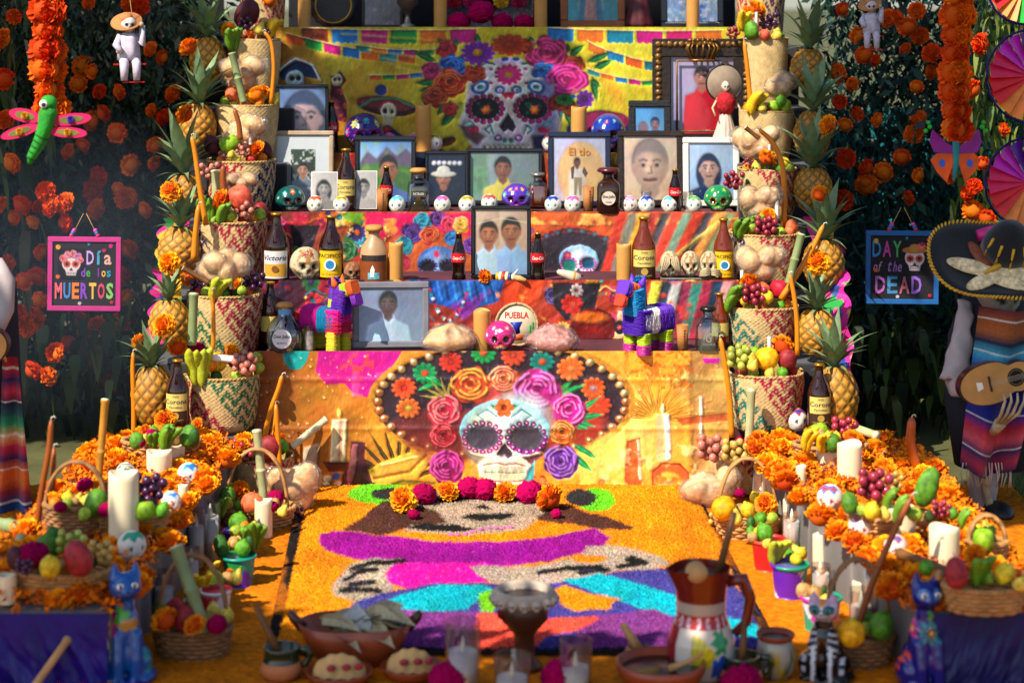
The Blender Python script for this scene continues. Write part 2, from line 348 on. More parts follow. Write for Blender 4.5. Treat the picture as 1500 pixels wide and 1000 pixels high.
# ------------------------------------------------------------------ sawdust carpet
def carpet():
 c = Cv(330, 705, 1180, 985, 1.2, '#161210')
 jag = lambda pts, a=2.2: [(x + random.uniform(-a, a), y + random.uniform(-a * .6, a * .6)) for x, y in pts]
 OR = '#e08206'
 c.poly([(461, 712), (1008, 712), (1053, 799), (1084, 880), (1125, 965), (404, 965), (420, 890), (441, 790)], OR)
 c.blot('#c06804', .03, .58, 4, .5)
 c.ell(560, 735, 50, 15, '#63c41c'); c.ell(572, 735, 28, 9, '#2c2a2a'); c.ell(590, 745, 30, 14, OR, soft=3, a=.0)
 c.ell(872, 744, 28, 17, '#63c41c'); c.ell(850, 741, 22, 13, '#2c2a2a')
 # brown collar shapes beside the face
 c.poly(jag([(560, 748), (600, 742), (640, 756), (662, 776), (655, 782), (600, 786), (570, 797), (515, 792), (500, 788), (530, 772)]), '#4e2c22', soft=2)
 c.poly(jag([(800, 760), (820, 752), (860, 762), (905, 775), (931, 785), (920, 790), (880, 790), (850, 782), (800, 776), (775, 770)]), '#4e2c22', soft=2)
 # skull face of pale grain
 c.poly([(600, 748), (612, 736), (650, 730), (730, 728), (780, 732), (800, 744), (800, 760), (782, 775), (770, 786), (740, 792), (690, 797), (640, 796), (590, 792), (600, 782), (655, 778), (640, 760)], '#a58e78', soft=2.5)
 c.ell(660, 742, 34, 6.5, '#1a1817', soft=1.5); c.ell(747, 741, 32, 7, '#1a1817', soft=1.5)
 c.poly(jag([(692, 757), (708, 750), (722, 757)], 1), '#1a1817', soft=1.5)
 c.poly(jag([(672, 770), (690, 764), (715, 766), (742, 762), (757, 767), (735, 774), (700, 774)], 1.5), '#1a1817', soft=1.5)
 c.poly(jag([(590, 786), (620, 778), (670, 782), (700, 786), (670, 792), (620, 790)], 1.5), '#1a1817', soft=1.5)
 # orange crescent under the face, then the purple band
 c.poly([(560, 797), (600, 793), (680, 797), (740, 793), (790, 784), (830, 777), (845, 786), (800, 797), (740, 808), (640, 806)], '#e08206', soft=2)
 c.poly(jag([(470, 794), (492, 790), (520, 793), (640, 806), (740, 808), (800, 800), (870, 786), (893, 800), (885, 812), (850, 822), (800, 834), (750, 842), (700, 840), (560, 838), (510, 830), (476, 818), (466, 805)], 1.5), '#8e0a82', soft=2)
 c.poly(jag([(575, 838), (700, 838), (745, 842), (735, 852), (712, 868), (650, 868), (600, 876), (565, 866), (568, 850)], 1.5), '#d80a96', soft=2)
 # pale grain forearms with black bones
 c.poly(jag([(515, 842), (545, 832), (590, 834), (575, 846), (566, 858), (580, 872), (560, 888), (525, 896), (490, 888), (482, 872), (500, 858)], 3), '#a89480', soft=2)
 for pts in ([(515, 848), (545, 838), (590, 836)], [(505, 864), (530, 850), (552, 848)], [(500, 880), (530, 878), (556, 880)], [(512, 872), (548, 866)]): c.line(pts, 7.5, '#181615', soft=2)
 c.poly(jag([(690, 845), (730, 842), (750, 846), (790, 840), (850, 828), (860, 815), (890, 810), (930, 818), (970, 830), (985, 840), (950, 848), (900, 852), (860, 858), (820, 868), (770, 872), (720, 866), (700, 858)], 3), '#a89480', soft=2)
 for pts in ([(790, 852), (830, 846), (880, 844)], [(850, 852), (890, 848)], [(905, 844), (945, 838), (925, 830)], [(920, 832), (935, 840)]): c.line(pts, 7.5, '#181615', soft=2)
 c.ell(863, 832, 26, 6, '#e08206', soft=2)
 # body of blues, violet and coral
 c.poly([(520, 896), (570, 880), (640, 868), (720, 868), (770, 874), (830, 866), (900, 852), (985, 846), (1050, 846), (1092, 890), (1110, 930), (1120, 965), (520, 965), (500, 920)], '#3f3a86', soft=2)
 c.blot('#7a6fc0', .5, .72, 8, .8, .1, (500, 840, 1130, 966))
 c.poly(jag([(560, 898), (605, 880), (650, 870), (712, 870), (724, 882), (694, 900), (684, 909), (600, 909)]), '#06a3b4', soft=2)
 c.poly(jag([(822, 864), (880, 853), (925, 866), (965, 878), (1010, 892), (1000, 918), (958, 916), (915, 898), (872, 882)]), '#06a3b4', soft=2)
 c.poly([(1050, 915), (1110, 930), (1120, 950), (1070, 946)], '#06a3b4', soft=2)
 c.poly(jag([(700, 886), (722, 878), (730, 892), (725, 910), (702, 910)]), '#74c41c', soft=2)
 c.poly(jag([(808, 878), (830, 874), (870, 886), (912, 890), (895, 898), (893, 908), (845, 910), (826, 904)]), '#e08206', soft=2)
 c.poly([(590, 908), (700, 912), (700, 965), (560, 965), (570, 930)], '#7c3580', soft=3); c.poly([(850, 918), (960, 908), (1010, 930), (1000, 965), (840, 965)], '#7c3580', soft=3)
 c.poly([(700, 912), (760, 912), (780, 922), (870, 918), (880, 922), (845, 940), (800, 948), (780, 965), (690, 965)], '#e8503c', soft=3)
 c.poly([(470, 962), (500, 925), (545, 930), (560, 966)], '#7c3580', soft=3)
 c.line([(404, 966), (1130, 966)], 8, '#161210')
 return c.paint(1.8, .25, 9, .08, 0)
cv = carpet()
def carpet_mesh():
 ys = np.linspace(968, 714, 480) ; Yw = F * H / (ys - Y0) - D
 lo = PZ(441, 714).x, PZ(387, 968).x; hi = PZ(1014, 714).x, PZ(1148, 968).x
 t = ((Yw - Yw[-1]) / (Yw[0] - Yw[-1]))[:, None]; u = np.linspace(0, 1, 500)[None]
 X = (lo[0] * (1 - t) + lo[1] * t) * (1 - u) + (hi[0] * (1 - t) + hi[1] * t) * u; Yv = np.repeat(Yw[:, None], 500, 1)
 X = X + RNG.normal(0, .0009, X.shape); Yv = Yv + RNG.normal(0, .0009, X.shape)
 s_ = F / (D + Yv); px = 750 + X * s_; py = Y0 + H * s_
 jx = RNG.normal(0, 1.2, X.shape); jy = RNG.normal(0, .7, X.shape); C = sample(cv, px + jx, py + jy)
 r = RNG.random(X.shape)[..., None]; C = C * (.36 + .9 * r) * (.8 + .4 * vnoise(X, Yv, 7, 12)[..., None]); lum = C.mean(-1)
 edge = np.minimum(np.minimum(u, 1 - u) * 30, 1) * np.minimum(np.linspace(0, 1, 480)[:, None] * 30, 1)
 Z = .0185 + edge * (.002 + .006 * vnoise(X, Yv, 9, 3)) + RNG.random(X.shape) * .009 * edge
 return gridmesh('sawdust_carpet', np.stack([X, Yv, Z], -1)[:, ::1], C)
solo('sawdust_carpet', 'sawdust carpet on the floor picturing a skull figure with purple hat band on orange', 'carpet', carpet_mesh(), M_saw)
# ------------------------------------------------------------------ stands under the cloths
M_dark = mat('charcoal_cloth', '#23242a', .9, .25, 8, .3, 150, sheen=.3)
M_wood = mat('pale_wood', '#b98a54', .6, .25, 14, .2, 60)
TIER = [(.0, .483), (.34, .6825), (.69, .8936), (1.04, 1.085), (1.37, 1.589)]
st = thing('altar_stand', 'stepped wooden altar stand hidden under the printed cloths', 'stand', (0, 0, 0))
for k, (y, z) in enumerate(TIER):
 y1 = TIER[k + 1][0] if k < 4 else 1.95
 part('step', MB().box((0, (y + y1 + .0) / 2 + .004, z / 2 - .004), (1.74 if k < 4 else 2.0, y1 - y - .008, z - .008), .004), mat('step_cover', '#4a1f2a', .8, .4, 9), st, smooth=False)
LSTEP = [(-.16, .226), (.10, .433), (.36, .62), (.62, .861), (.88, 1.07), (1.13, 1.276), (1.38, 1.523)]
for sx, nm, lab in ((-1, 'basket_stair', 'charcoal covered stair carrying baskets beside the purple spangled donkey'), (1, 'basket_stair', 'charcoal covered stair carrying baskets beside the dark sombrero sign')):
 st = thing(nm, lab, 'stand', (sx * (1.085 if sx < 0 else 1.045), 0, 0))
 for k, (y, z) in enumerate(LSTEP):
  y1 = LSTEP[k + 1][0] if k < 6 else 1.75; part('step', MB().box((0, (y + y1) / 2, z / 2 - .003), (.40 if sx < 0 else .31, y1 - y - .004, z - .006), .006), M_dark, st, smooth=False)
# ------------------------------------------------------------------ printed cloths
M_print = mat('printed_satin', rough=.5, var=.05, ns=60, attr=True, sheen=.15, spec=.35)
def cloth(c, Yf, name, label, z_add=None):
 px, py = c.X, c.Y; Yw = Yf(px, py); s_ = F / (D + Yw)
 Pn = np.stack([(px - 750) / s_, Yw, H - (py - Y0) / s_], -1)
 return solo(name, label, 'cloth', gridmesh(name, Pn, c.C ** 1.08 * .92), M_print)
def skull_art(c, cx, cy, w, h, base, base2, ring, deep):
 c.ell(cx, cy - h * .12, w * .5, h * .38, base, c2=base2); c.poly([(cx - w * .47, cy), (cx + w * .47, cy), (cx + w * .30, cy + h * .26), (cx + w * .28, cy + h * .45), (cx - w * .28, cy + h * .45), (cx - w * .30, cy + h * .26)], base, soft=2)
 for sx in (-1, 1):
  ex = cx + sx * w * .245; ey = cy - h * .02
  for k in range(14): a = k * math.pi / 7; c.ell(ex + math.cos(a) * w * .2, ey + math.sin(a) * h * .155, w * .036, h * .034, ring, c2=tuple(lin(ring) * .6))
  c.ell(ex, ey, w * .175, h * .135, deep)
  c.poly([(cx + sx * w * .2, cy + h * .2), (cx + sx * w * .46, cy + h * .14), (cx + sx * w * .3, cy + h * .3)], tuple(lin(deep) * .8 + lin('#a04020') * .3), soft=3)
 c.poly([(cx, cy + h * .05), (cx + w * .1, cy + h * .18), (cx + w * .04, cy + h * .22), (cx, cy + h * .195), (cx - w * .04, cy + h * .22), (cx - w * .1, cy + h * .18)], deep, soft=2)
def lower_banner():
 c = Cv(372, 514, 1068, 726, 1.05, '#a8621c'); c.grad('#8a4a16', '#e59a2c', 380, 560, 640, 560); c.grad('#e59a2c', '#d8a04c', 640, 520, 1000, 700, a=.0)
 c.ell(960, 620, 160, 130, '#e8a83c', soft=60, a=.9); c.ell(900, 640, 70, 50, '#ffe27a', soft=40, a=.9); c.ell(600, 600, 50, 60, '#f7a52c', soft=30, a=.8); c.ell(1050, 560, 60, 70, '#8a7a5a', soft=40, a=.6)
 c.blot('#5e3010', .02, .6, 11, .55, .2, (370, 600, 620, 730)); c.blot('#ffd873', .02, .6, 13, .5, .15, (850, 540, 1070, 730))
 # cut-paper scraps
 c.poly([(413, 514), (453, 514), (449, 530), (440, 541), (425, 541), (417, 530)], '#0fa19a'); c.poly([(466, 514), (590, 514), (560, 556), (538, 582), (515, 574), (505, 562), (478, 563), (462, 545)], '#c50d8a'); c.blot('#e84a3c', .12, .55, 5, .8, .1, (482, 516, 548, 558)); c.blot('#f05a96', .06, .5, 7, .5, .1, (515, 545, 590, 582))
 c.poly([(915, 514), (1010, 514), (1014, 530), (990, 548), (965, 560), (940, 572), (925, 560)], '#f0a030'); c.blot('#c9650c', .14, .55, 6, .8, .08, (915, 514, 1015, 570)); c.poly([(1028, 524), (1055, 524), (1052, 532), (1032, 532)], '#c818b0')
 # palm fronds
 for k in range(11): a = R(-160 + k * 14); c.leaf(585, 705, 585 + math.cos(a) * 92, 705 + math.sin(a) * 82, 7, '#3a2c0c', '#8a6a20')
 for k in range(13): a = R(-175 + k * 15); c.leaf(962, 612, 962 + math.cos(a) * 85, 612 + math.sin(a) * 62, 6, '#c07f14', '#ffdf70')
 # candles, lanterns and bottles of the print
 c.poly([(487, 614), (508, 614), (505, 678), (483, 678)], '#e6d9b0'); c.poly([(498, 616), (504, 616), (500, 676), (495, 676)], '#c86a3c', a=.6); c.ell(497, 606, 3, 8, '#fff3a0', c2='#ffb03c'); c.poly([(472, 676), (515, 676), (506, 690), (482, 690)], '#6a2c18')
 c.poly([(445, 655), (468, 648), (462, 695), (440, 700)], '#cfc0a0', a=.8); c.poly([(514, 646), (535, 648), (534, 672), (548, 690), (552, 722), (500, 722), (502, 695), (512, 676)], '#5a2030'); c.poly([(516, 650), (524, 650), (521, 690), (512, 715), (508, 700)], '#b06a70', a=.7)
 for x, y, q in ((480, 700, '#d9c9a8'), (492, 696, '#3a6ab0'), (478, 710, '#f0e0c0'), (495, 708, '#c8a890')): c.ell(x, y, 6, 5, q)
 c.poly([(962, 606), (980, 604), (983, 674), (962, 676)], '#e8c48a'); c.poly([(972, 606), (980, 606), (983, 672), (976, 674)], '#d8f0f2'); c.ell(971, 598, 2.5, 7, '#fff8c0')
 c.poly([(955, 690), (968, 678), (995, 678), (1008, 692), (1006, 724), (957, 724)], '#e8642c'); c.ell(980, 706, 18, 14, '#ffb43c', soft=5); c.line([(956, 724), (956, 690), (970, 678), (996, 680), (1008, 692), (1008, 724)], 2.2, '#a82a1c')
 c.poly([(1016, 580), (1030, 580), (1031, 620), (1036, 640), (1034, 690), (1012, 690), (1012, 640), (1016, 620)], '#b98a50'); c.line([(1026, 582), (1027, 640)], 4, '#dff0e0', a=.8); c.poly([(990, 612), (1065, 604), (1065, 616), (1000, 622)], '#b0401c', a=.8)
 c.poly([(918, 646), (938, 640), (940, 724), (914, 724)], '#d8582c', a=.85); c.line([(935, 645), (938, 700)], 4, '#f2e6c8', a=.8); c.blot('#ffe9a0', .08, .6, 21, .6, .1, (880, 650, 1060, 726)); c.blot('#b8401a', .07, .62, 22, .6, .1, (860, 660, 1060, 726))
 # scroll of yellowed cloth
 c.poly([(540, 688), (560, 676), (600, 662), (640, 636), (646, 648), (632, 672), (612, 700), (560, 712), (545, 705)], '#e2a83c'); c.line([(548, 700), (600, 690), (640, 650)], 4, '#a8641c'); c.line([(560, 680), (610, 668)], 3, '#fbe08a'); c.poly([(545, 718), (590, 702), (640, 706), (630, 724), (550, 726)], '#8a7a1c')
 # sombrero
 c.ell(735, 588, 196, 92, '#ecb554', c2='#c98a2a'); c.ell(735, 589, 186, 85, '#3a1c14'); c.ell(735, 590, 178, 82, '#251a24', c2='#342632'); c.poly([(600, 600), (700, 600), (650, 662), (600, 650), (572, 622)], '#7a2c28', a=.7, soft=14); c.poly([(780, 600), (890, 610), (880, 640), (850, 660), (790, 650)], '#b03c28', a=.9, soft=14)
 for k in range(40):
  a = 2 * math.pi * k / 40; x, y = 735 + 182 * math.cos(a), 588 + 82 * math.sin(a); q = '#ecdca0' if a > 3.4 else '#e08a4c'; c.ell(x, y, 7, 6, q, rot=math.degrees(a), c2='#8a5a24'); c.ell(x - 1.5, y - 2, 2, 1.6, '#fff6d0')
 c.poly([(590, 646), (640, 624), (700, 640), (700, 670), (640, 690)], '#7a2820', soft=10, a=.7); c.poly([(800, 668), (860, 655), (900, 630), (905, 660), (830, 700)], '#f0c860', soft=12, a=.9)
 for x, y, r, q, q2, ce in ((592, 568, 19, '#e8602c', '#c83c1c', '#c83018'), (598, 598, 18, '#e8762c', '#a8481c', '#d8b040'), (836, 540, 21, '#f07a30', '#d85020', '#e88a48'), (869, 568, 19, '#ee6a2c', '#c84818', '#c8a0b0'), (876, 594, 20, '#e0502c', '#c03a1c', '#d85a30'), (622, 546, 18, '#149a5a', '#0a6a3c', '#d8502c'), (794, 530, 18, '#0f8f84', '#0a5a58', '#e0602c'), (708, 517, 19, '#18a050', '#0c6a34', '#e06a3c'), (660, 530, 18, '#d8402c', '#a82a1c', '#c03020'), (752, 520, 19, '#d8502c', '#a83a1c', '#c8482c')): c.flower(x, y, r, 11, q, q2, ce, .85)
 for x0, y0, x1, y1 in ((815, 578, 840, 555), (815, 580, 858, 562), (842, 606, 880, 580), (845, 612, 884, 606), (838, 615, 872, 624), (842, 620, 860, 628), (840, 650, 876, 672), (838, 665, 868, 690), (640, 560, 612, 572), (648, 566, 625, 552)): c.leaf(x0, y0, x1, y1, 10, '#0c8a44', '#4cd08a')
 for k in range(5): a = R(190 + k * 22); c.leaf(655, 585, 655 + math.cos(a) * 42, 585 + math.sin(a) * 34, 5, '#8a7a38')
 # roses
 c.ell(765, 590, 60, 40, '#c04a40', soft=20, a=.7)
 for x, y, r, q, hi, sq in ((690, 564, 29, '#d8502c', '#f7c04c', .85), (652, 602, 25, '#d82c50', '#ff9a9a', .95), (650, 638, 19, '#b81830', '#f06a70', 1), (655, 684, 25, '#a81470', '#f060c0', 1), (738, 556, 22, '#d8643c', '#f7b08a', .9), (788, 572, 34, '#c82a90', '#ff8ae0', .85), (834, 601, 24, '#e0189a', '#ff9ae6', 1), (824, 634, 19, '#d86a1c', '#f7b860', 1), (822, 676, 25, '#6a2a9a', '#c08aee', 1), (790, 714, 22, '#e0602c', '#f09a50', .6)): c.rose(x, y, r, q, hi, sq=sq)
 # skull
 skull_art(c, 739, 645, 132, 120, '#e9e6d0', '#6ab4c4', '#b0288a', '#3c3444'); c.ell(760, 612, 44, 34, '#b8e4ee', soft=18, a=.7); c.ell(712, 640, 30, 40, '#f2e4b8', soft=16, a=.45)
 for sx in (-1, 1):
  ex = 739 + sx * 32; ey = 640
  for k in range(16): a = k * math.pi / 8; c.ell(ex + math.cos(a) * 27, ey + math.sin(a) * 21, 4.4, 3.8, '#c01c8a' if sx < 0 or k > 8 else '#6a2cae', c2='#5a1050'); c.ell(ex + math.cos(a) * 27, ey + math.sin(a) * 21, 1.6, 1.4, '#f0b0dc')
  c.ell(ex, ey, 23.5, 17.5, '#3a3340', c2='#4e4856'); c.line([(739 + sx * 10, 610), (739 + sx * 26, 600), (739 + sx * 40, 608), (739 + sx * 30, 614)], 1.5, '#1c6a7a'); c.line([(739 + sx * 46, 620), (739 + sx * 58, 640)], 1.5, '#2c8a9a')
  c.leaf(739 + sx * 8, 600, 739 + sx * 20, 594, 6, '#1c9a50')
 c.flower(739, 597, 14, 6, '#f06a2c', '#e8883c', '#c83018', 1); c.poly([(739, 648), (752, 664), (744, 668), (739, 664), (734, 668), (726, 664)], '#3a2c34'); c.poly([(715, 672), (763, 672), (770, 684), (768, 714), (710, 714), (708, 684)], '#e6e2c4')
 for k in range(11): c.ell(713 + k * 5.2, 691, 2.4, 9, '#f7f4dc' if k % 2 else '#bfe4d8', c2='#c8b888')
 c.line([(708, 681), (725, 678), (740, 680), (756, 678), (770, 682)], 1.6, '#b01c50'); c.line([(708, 703), (740, 706), (770, 703)], 1.6, '#b01c50'); c.line([(710, 692), (768, 692)], 1, '#4a3a3a'); c.poly([(773, 690), (784, 672), (782, 700), (776, 714), (768, 714)], '#48b8c0'); c.poly([(700, 690), (692, 676), (694, 700)], '#f0a050')
 for k in range(170):
  x, y = random.uniform(380, 1060), random.uniform(518, 640)
  if not (550 < x < 910): c.ell(x, y, random.uniform(.6, 1.3), random.uniform(.6, 1.3), '#ffe6b0', a=.7)
 return c.paint(1.1, .26, 2, .12, 1.0).grain(.07, .25)
def folds(px, py, base, amp, seed, sx=.03, creases=(), hcr=()):
 f = (vnoise(px, py * .35, sx, seed) - .5) * amp + (vnoise(px * .6 + py * .8, py * .3, sx * 1.8, seed + 3) - .5) * amp * .5
 for x in creases: d = (px - x); f = f - .0045 * np.exp(-(d / 5) ** 2) + .0000 * d
 for y in hcr: f = f - .0035 * np.exp(-((py - y) / 4) ** 2)
 return base + f
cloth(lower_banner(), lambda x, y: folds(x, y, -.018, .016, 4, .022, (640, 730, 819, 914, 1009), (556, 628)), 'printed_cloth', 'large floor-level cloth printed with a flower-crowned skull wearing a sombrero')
def back_banner():
 c = Cv(404, 40, 1102, 236, 1., '#b8a41e'); c.grad('#a8641c', '#c2b428', 410, 200, 640, 60); c.blot('#d8d040', .012, .5, 3, .6, .2); c.blot('#8a5a14', .014, .6, 9, .7, .15, (404, 60, 640, 236)); c.blot('#6a8a1c', .02, .62, 14, .5, .15, (780, 60, 960, 236)); c.blot('#d88a2c', .02, .62, 17, .5, .15, (860, 80, 1000, 236))
 def bunting(x0, y0, x1, y1, sag, n, hgt, cols):
  pts = [(x0 + (x1 - x0) * k / 20, y0 + (y1 - y0) * k / 20 + sag * 4 * (k / 20) * (1 - k / 20)) for k in range(21)]
  for k in range(n):
   t0, t1 = (k + .06) / n, (k + .94) / n; f = lambda t: (x0 + (x1 - x0) * t, y0 + (y1 - y0) * t + sag * 4 * t * (1 - t)); a, b = f(t0), f(t1)
   q = [a, b] + [(b[0] - (b[0] - a[0]) * j / 8, b[1] - (b[1] - a[1]) * j / 8 + hgt * (1 if j % 2 else .88)) for j in range(9)]; c.poly(q, cols[k % len(cols)])
  c.line(pts, 1.2, '#f0e0a0')
 CL = ['#c4521c', '#138a3c', '#b80f78', '#1274b4', '#d86a1c', '#10888a']
 bunting(440, 40, 700, 42, 3, 6, 22, ['#8a3a1c', '#1274b4', '#b80f78', '#148a3a', '#c86a20', '#b80f78']); bunting(800, 40, 1060, 44, 3, 6, 20, ['#1274b4', '#c86a20', '#0f7a9a', '#b80f78', '#c0106a', '#c86a20'])
 bunting(418, 48, 610, 80, 6, 7, 15, CL); bunting(860, 60, 970, 92, 6, 4, 14, ['#c86a20', '#1274a4', '#c4521c', '#10748a']); bunting(520, 66, 660, 70, 5, 6, 9, CL[::-1]); bunting(540, 110, 660, 96, 5, 6, 8, CL); bunting(860, 100, 960, 118, 5, 5, 8, CL[::-1])
 for k in range(5): c.line([(500 + k * 20, 50 + k * 12), (640 + k * 10, 60 + k * 16)], 3, '#e8dc5a', a=.35, soft=3)
 # small painted figures
 c.poly([(408, 100), (430, 84), (455, 92), (470, 116), (440, 112), (412, 118)], '#12305a'); c.line([(406, 106), (432, 86), (458, 96), (470, 118)], 3, '#e8e0e0'); c.ell(432, 116, 14, 12, '#b8d0d0'); c.ell(428, 115, 4, 4, '#201828'); c.ell(437, 115, 4, 4, '#201828')
 c.poly([(484, 112), (500, 106), (508, 118), (500, 128), (508, 150), (508, 180), (490, 176), (480, 150), (486, 130)], '#5a2038'); c.ell(494, 118, 8, 9, '#c8b49a'); c.ell(491, 117, 2.2, 2.5, '#201010'); c.ell(497, 117, 2.2, 2.5, '#201010'); c.blot('#c84a2c', .2, .6, 31, .8, .1, (482, 130, 508, 180))
 c.ell(567, 156, 44, 14, '#3a1c20', rot=6); c.ell(565, 152, 42, 10, '#7a2c34', rot=6); c.line([(526, 158), (545, 146), (580, 144), (606, 156)], 3, '#2a8a6a'); c.ell(558, 133, 9, 8, '#12408a'); c.ell(570, 163, 12, 12, '#c9bc9c'); c.poly([(562, 170), (578, 172), (574, 186), (562, 184)], '#b8aa8a'); c.ell(565, 163, 3.6, 4, '#1a1210'); c.ell(575, 164, 3, 3.6, '#1a1210'); c.poly([(545, 190), (570, 184), (600, 205), (600, 232), (540, 232)], '#1c2a5a'); c.poly([(560, 186), (574, 188), (568, 200)], '#b01c2c')
 c.ell(880, 190, 50, 20, '#1c2468'); c.ell(882, 178, 40, 16, '#8a1c50'); c.ell(655, 208, 14, 6, '#5a2c18', rot=-20)
 c.blot('#2c6a1c', .03, .66, 41, .6, .1, (600, 150, 680, 230)); c.poly([(404, 226), (1102, 226), (1102, 240), (404, 240)], '#b0541c'); c.ell(610, 226, 45, 10, '#14203c'); c.rose(692, 221, 8, '#d85a1c', '#f0a050')
 # flower crown leaves
 for x0, y0, x1, y1 in ((660, 72, 640, 58), (670, 68, 664, 58), (700, 64, 699, 48), (640, 90, 604, 76), (640, 120, 608, 122), (640, 128, 614, 134), (660, 165, 646, 186), (668, 160, 650, 186), (655, 150, 640, 170), (830, 78, 832, 64), (834, 82, 856, 66), (860, 92, 896, 76), (868, 112, 874, 150), (864, 118, 880, 128), (820, 140, 822, 178), (825, 146, 838, 190), (816, 146, 812, 180), (780, 64, 776, 53), (870, 100, 898, 88)): c.leaf(x0, y0, x1, y1, 11, '#0c5a2c', '#2c9a4c')
 # big skull
 c.poly([(686, 120), (700, 98), (750, 84), (798, 100), (812, 130), (816, 160), (821, 186), (810, 206), (800, 222), (775, 228), (700, 228), (690, 212), (672, 184), (680, 160)], '#c9c2c4', soft=3); c.ell(800, 160, 22, 60, '#3a4a9a', soft=16, a=.7); c.ell(745, 120, 45, 28, '#d8d0cc', soft=10)
 c.poly([(672, 184), (690, 186), (712, 200), (700, 214), (684, 204)], '#6a4a4a', soft=5); c.poly([(780, 200), (812, 198), (802, 218), (784, 222)], '#2c2458', soft=5); c.poly([(708, 214), (770, 214), (764, 228), (716, 228)], '#7a2030', soft=2)
 for ex, ey in ((711, 160), (781, 159)):
  for k in range(15): a = k * 2 * math.pi / 15; c.ell(ex + math.cos(a) * 25, ey + math.sin(a) * 19, 4.6, 4.2, '#b80f78', c2='#5a0838')
  c.ell(ex, ey, 21, 16, '#12222a', c2='#0a1418'); c.blot('#1c6a4a', .2, .6, int(ex), .8, .1, (ex - 14, ey - 9, ex + 14, ey + 9)); c.flower(ex + 2, ey + 2, 7, 6, '#e84a1c', '#f09a3c', '#f0c040'); c.ell(ex + 2, ey + 2, 3, 2.5, '#f7a040', soft=2)
 c.poly([(745, 166), (757, 186), (752, 194), (745, 190), (738, 194), (732, 186)], '#2a2436', soft=1.5)
 c.flower(745, 110, 21, 13, '#c80f70', '#d83a90', '#d8a020', .75); c.ell(745, 90, 22, 5, '#c8b8d0'); c.ell(740, 87, 5, 3, '#1c4aa0'); c.ell(756, 87, 5, 3, '#1c4aa0')
 for sx in (-1, 1):
  c.ell(745 + sx * 41, 128, 14, 10, '#0f6aa8', rot=sx * 20); c.ell(745 + sx * 41, 128, 9, 6, '#d0d4d8', rot=sx * 20); c.ell(745 + sx * 41, 128, 5, 3.5, '#128a9a'); c.ell(745 + sx * 12, 132, 8, 6, '#1274b4'); c.ell(745 + sx * 12, 132, 4, 3, '#d8d0d0'); c.ell(745 + sx * 13, 132, 2, 1.6, '#c81c50')
  c.ell(745 + sx * 25, 104, 8, 4, '#e0d8d8', rot=sx * 40); c.ell(745 + sx * 25, 102, 3, 2, '#c01c70'); c.ell(745 + sx * 26, 122, 3, 2, '#c01c70'); c.line([(745 + sx * 20, 95), (745 + sx * 32, 92), (745 + sx * 40, 96)], 3, '#1c6a2c')
  c.ell(745 + sx * 52, 190, 9, 5, '#b01c50'); c.line([(745 + sx * 66, 182), (745 + sx * 56, 178), (745 + sx * 50, 184), (745 + sx * 58, 188)], 2, '#128a8a'); c.line([(745 + sx * 22, 196), (745 + sx * 26, 184), (745 + sx * 34, 190), (745 + sx * 28, 196)], 2.4, '#12748a'); c.ell(745 + sx * 15, 202, 6, 5, '#8a2c9a'); c.ell(745 + sx * 15, 202, 3, 2.5, '#e0d0d8'); c.ell(745 + sx * 5, 206, 4, 3.5, '#2c9a6a')
 c.poly([(733, 136), (757, 136), (750, 146), (745, 143), (740, 146)], '#c81c50')
 for k in range(9): c.ell(715 + k * 7.4, 216, 3.4, 4.5, '#efe6d0', c2='#a89878')
 # roses and daisies of the crown
 for x, y, r, q, hi, sq in ((655, 74, 15, '#a8142c', '#e04a5a', .9), (632, 105, 15, '#a01458', '#e04a90', .9), (664, 98, 21, '#1258b4', '#4a9af0', .7), (660, 122, 24, '#b8301c', '#f07a3c', .8), (696, 108, 16, '#b82c1c', '#e8683c', .75), (637, 142, 19, '#983020', '#d8683c', .75), (660, 160, 12, '#a8182c', '#e04a4a', .8), (802, 80, 32, '#b00f5a', '#f04a9a', .72), (796, 105, 17, '#125ab8', '#3a90e8', .7), (842, 96, 16, '#8a3018', '#c8582c', .8), (832, 118, 30, '#b8107a', '#f04ab0', .75), (770, 68, 12, '#8a2418', '#c8482c', .8), (816, 152, 14, '#7a2018', '#b8482c', .8), (838, 160, 14, '#6a2418', '#a8482c', .7)): c.rose(x, y, r, q, hi, sq=sq)
 c.flower(700, 78, 26, 13, '#8a24b0', '#4a1470', '#d89a1c', .72); c.flower(747, 66, 29, 12, '#c84a14', '#7a2010', '#b83c10', .58); c.flower(857, 146, 13, 9, '#7a2ca0', '#3a1458', '#4a1a60', 1.1); c.ell(840, 142, 4, 3, '#1c40b0'); c.flower(828, 146, 14, 8, '#128a3c', '#0a5a28', '#0a4a20', .6)
 return c.paint(1.0, .34, 5, .12, .9).grain(.1, .2)
cloth(back_banner(), lambda x, y: folds(x, y, 1.345, .012, 9, .02), 'printed_cloth', 'topmost printed cloth with a big skull under a crown of roses and paper bunting')
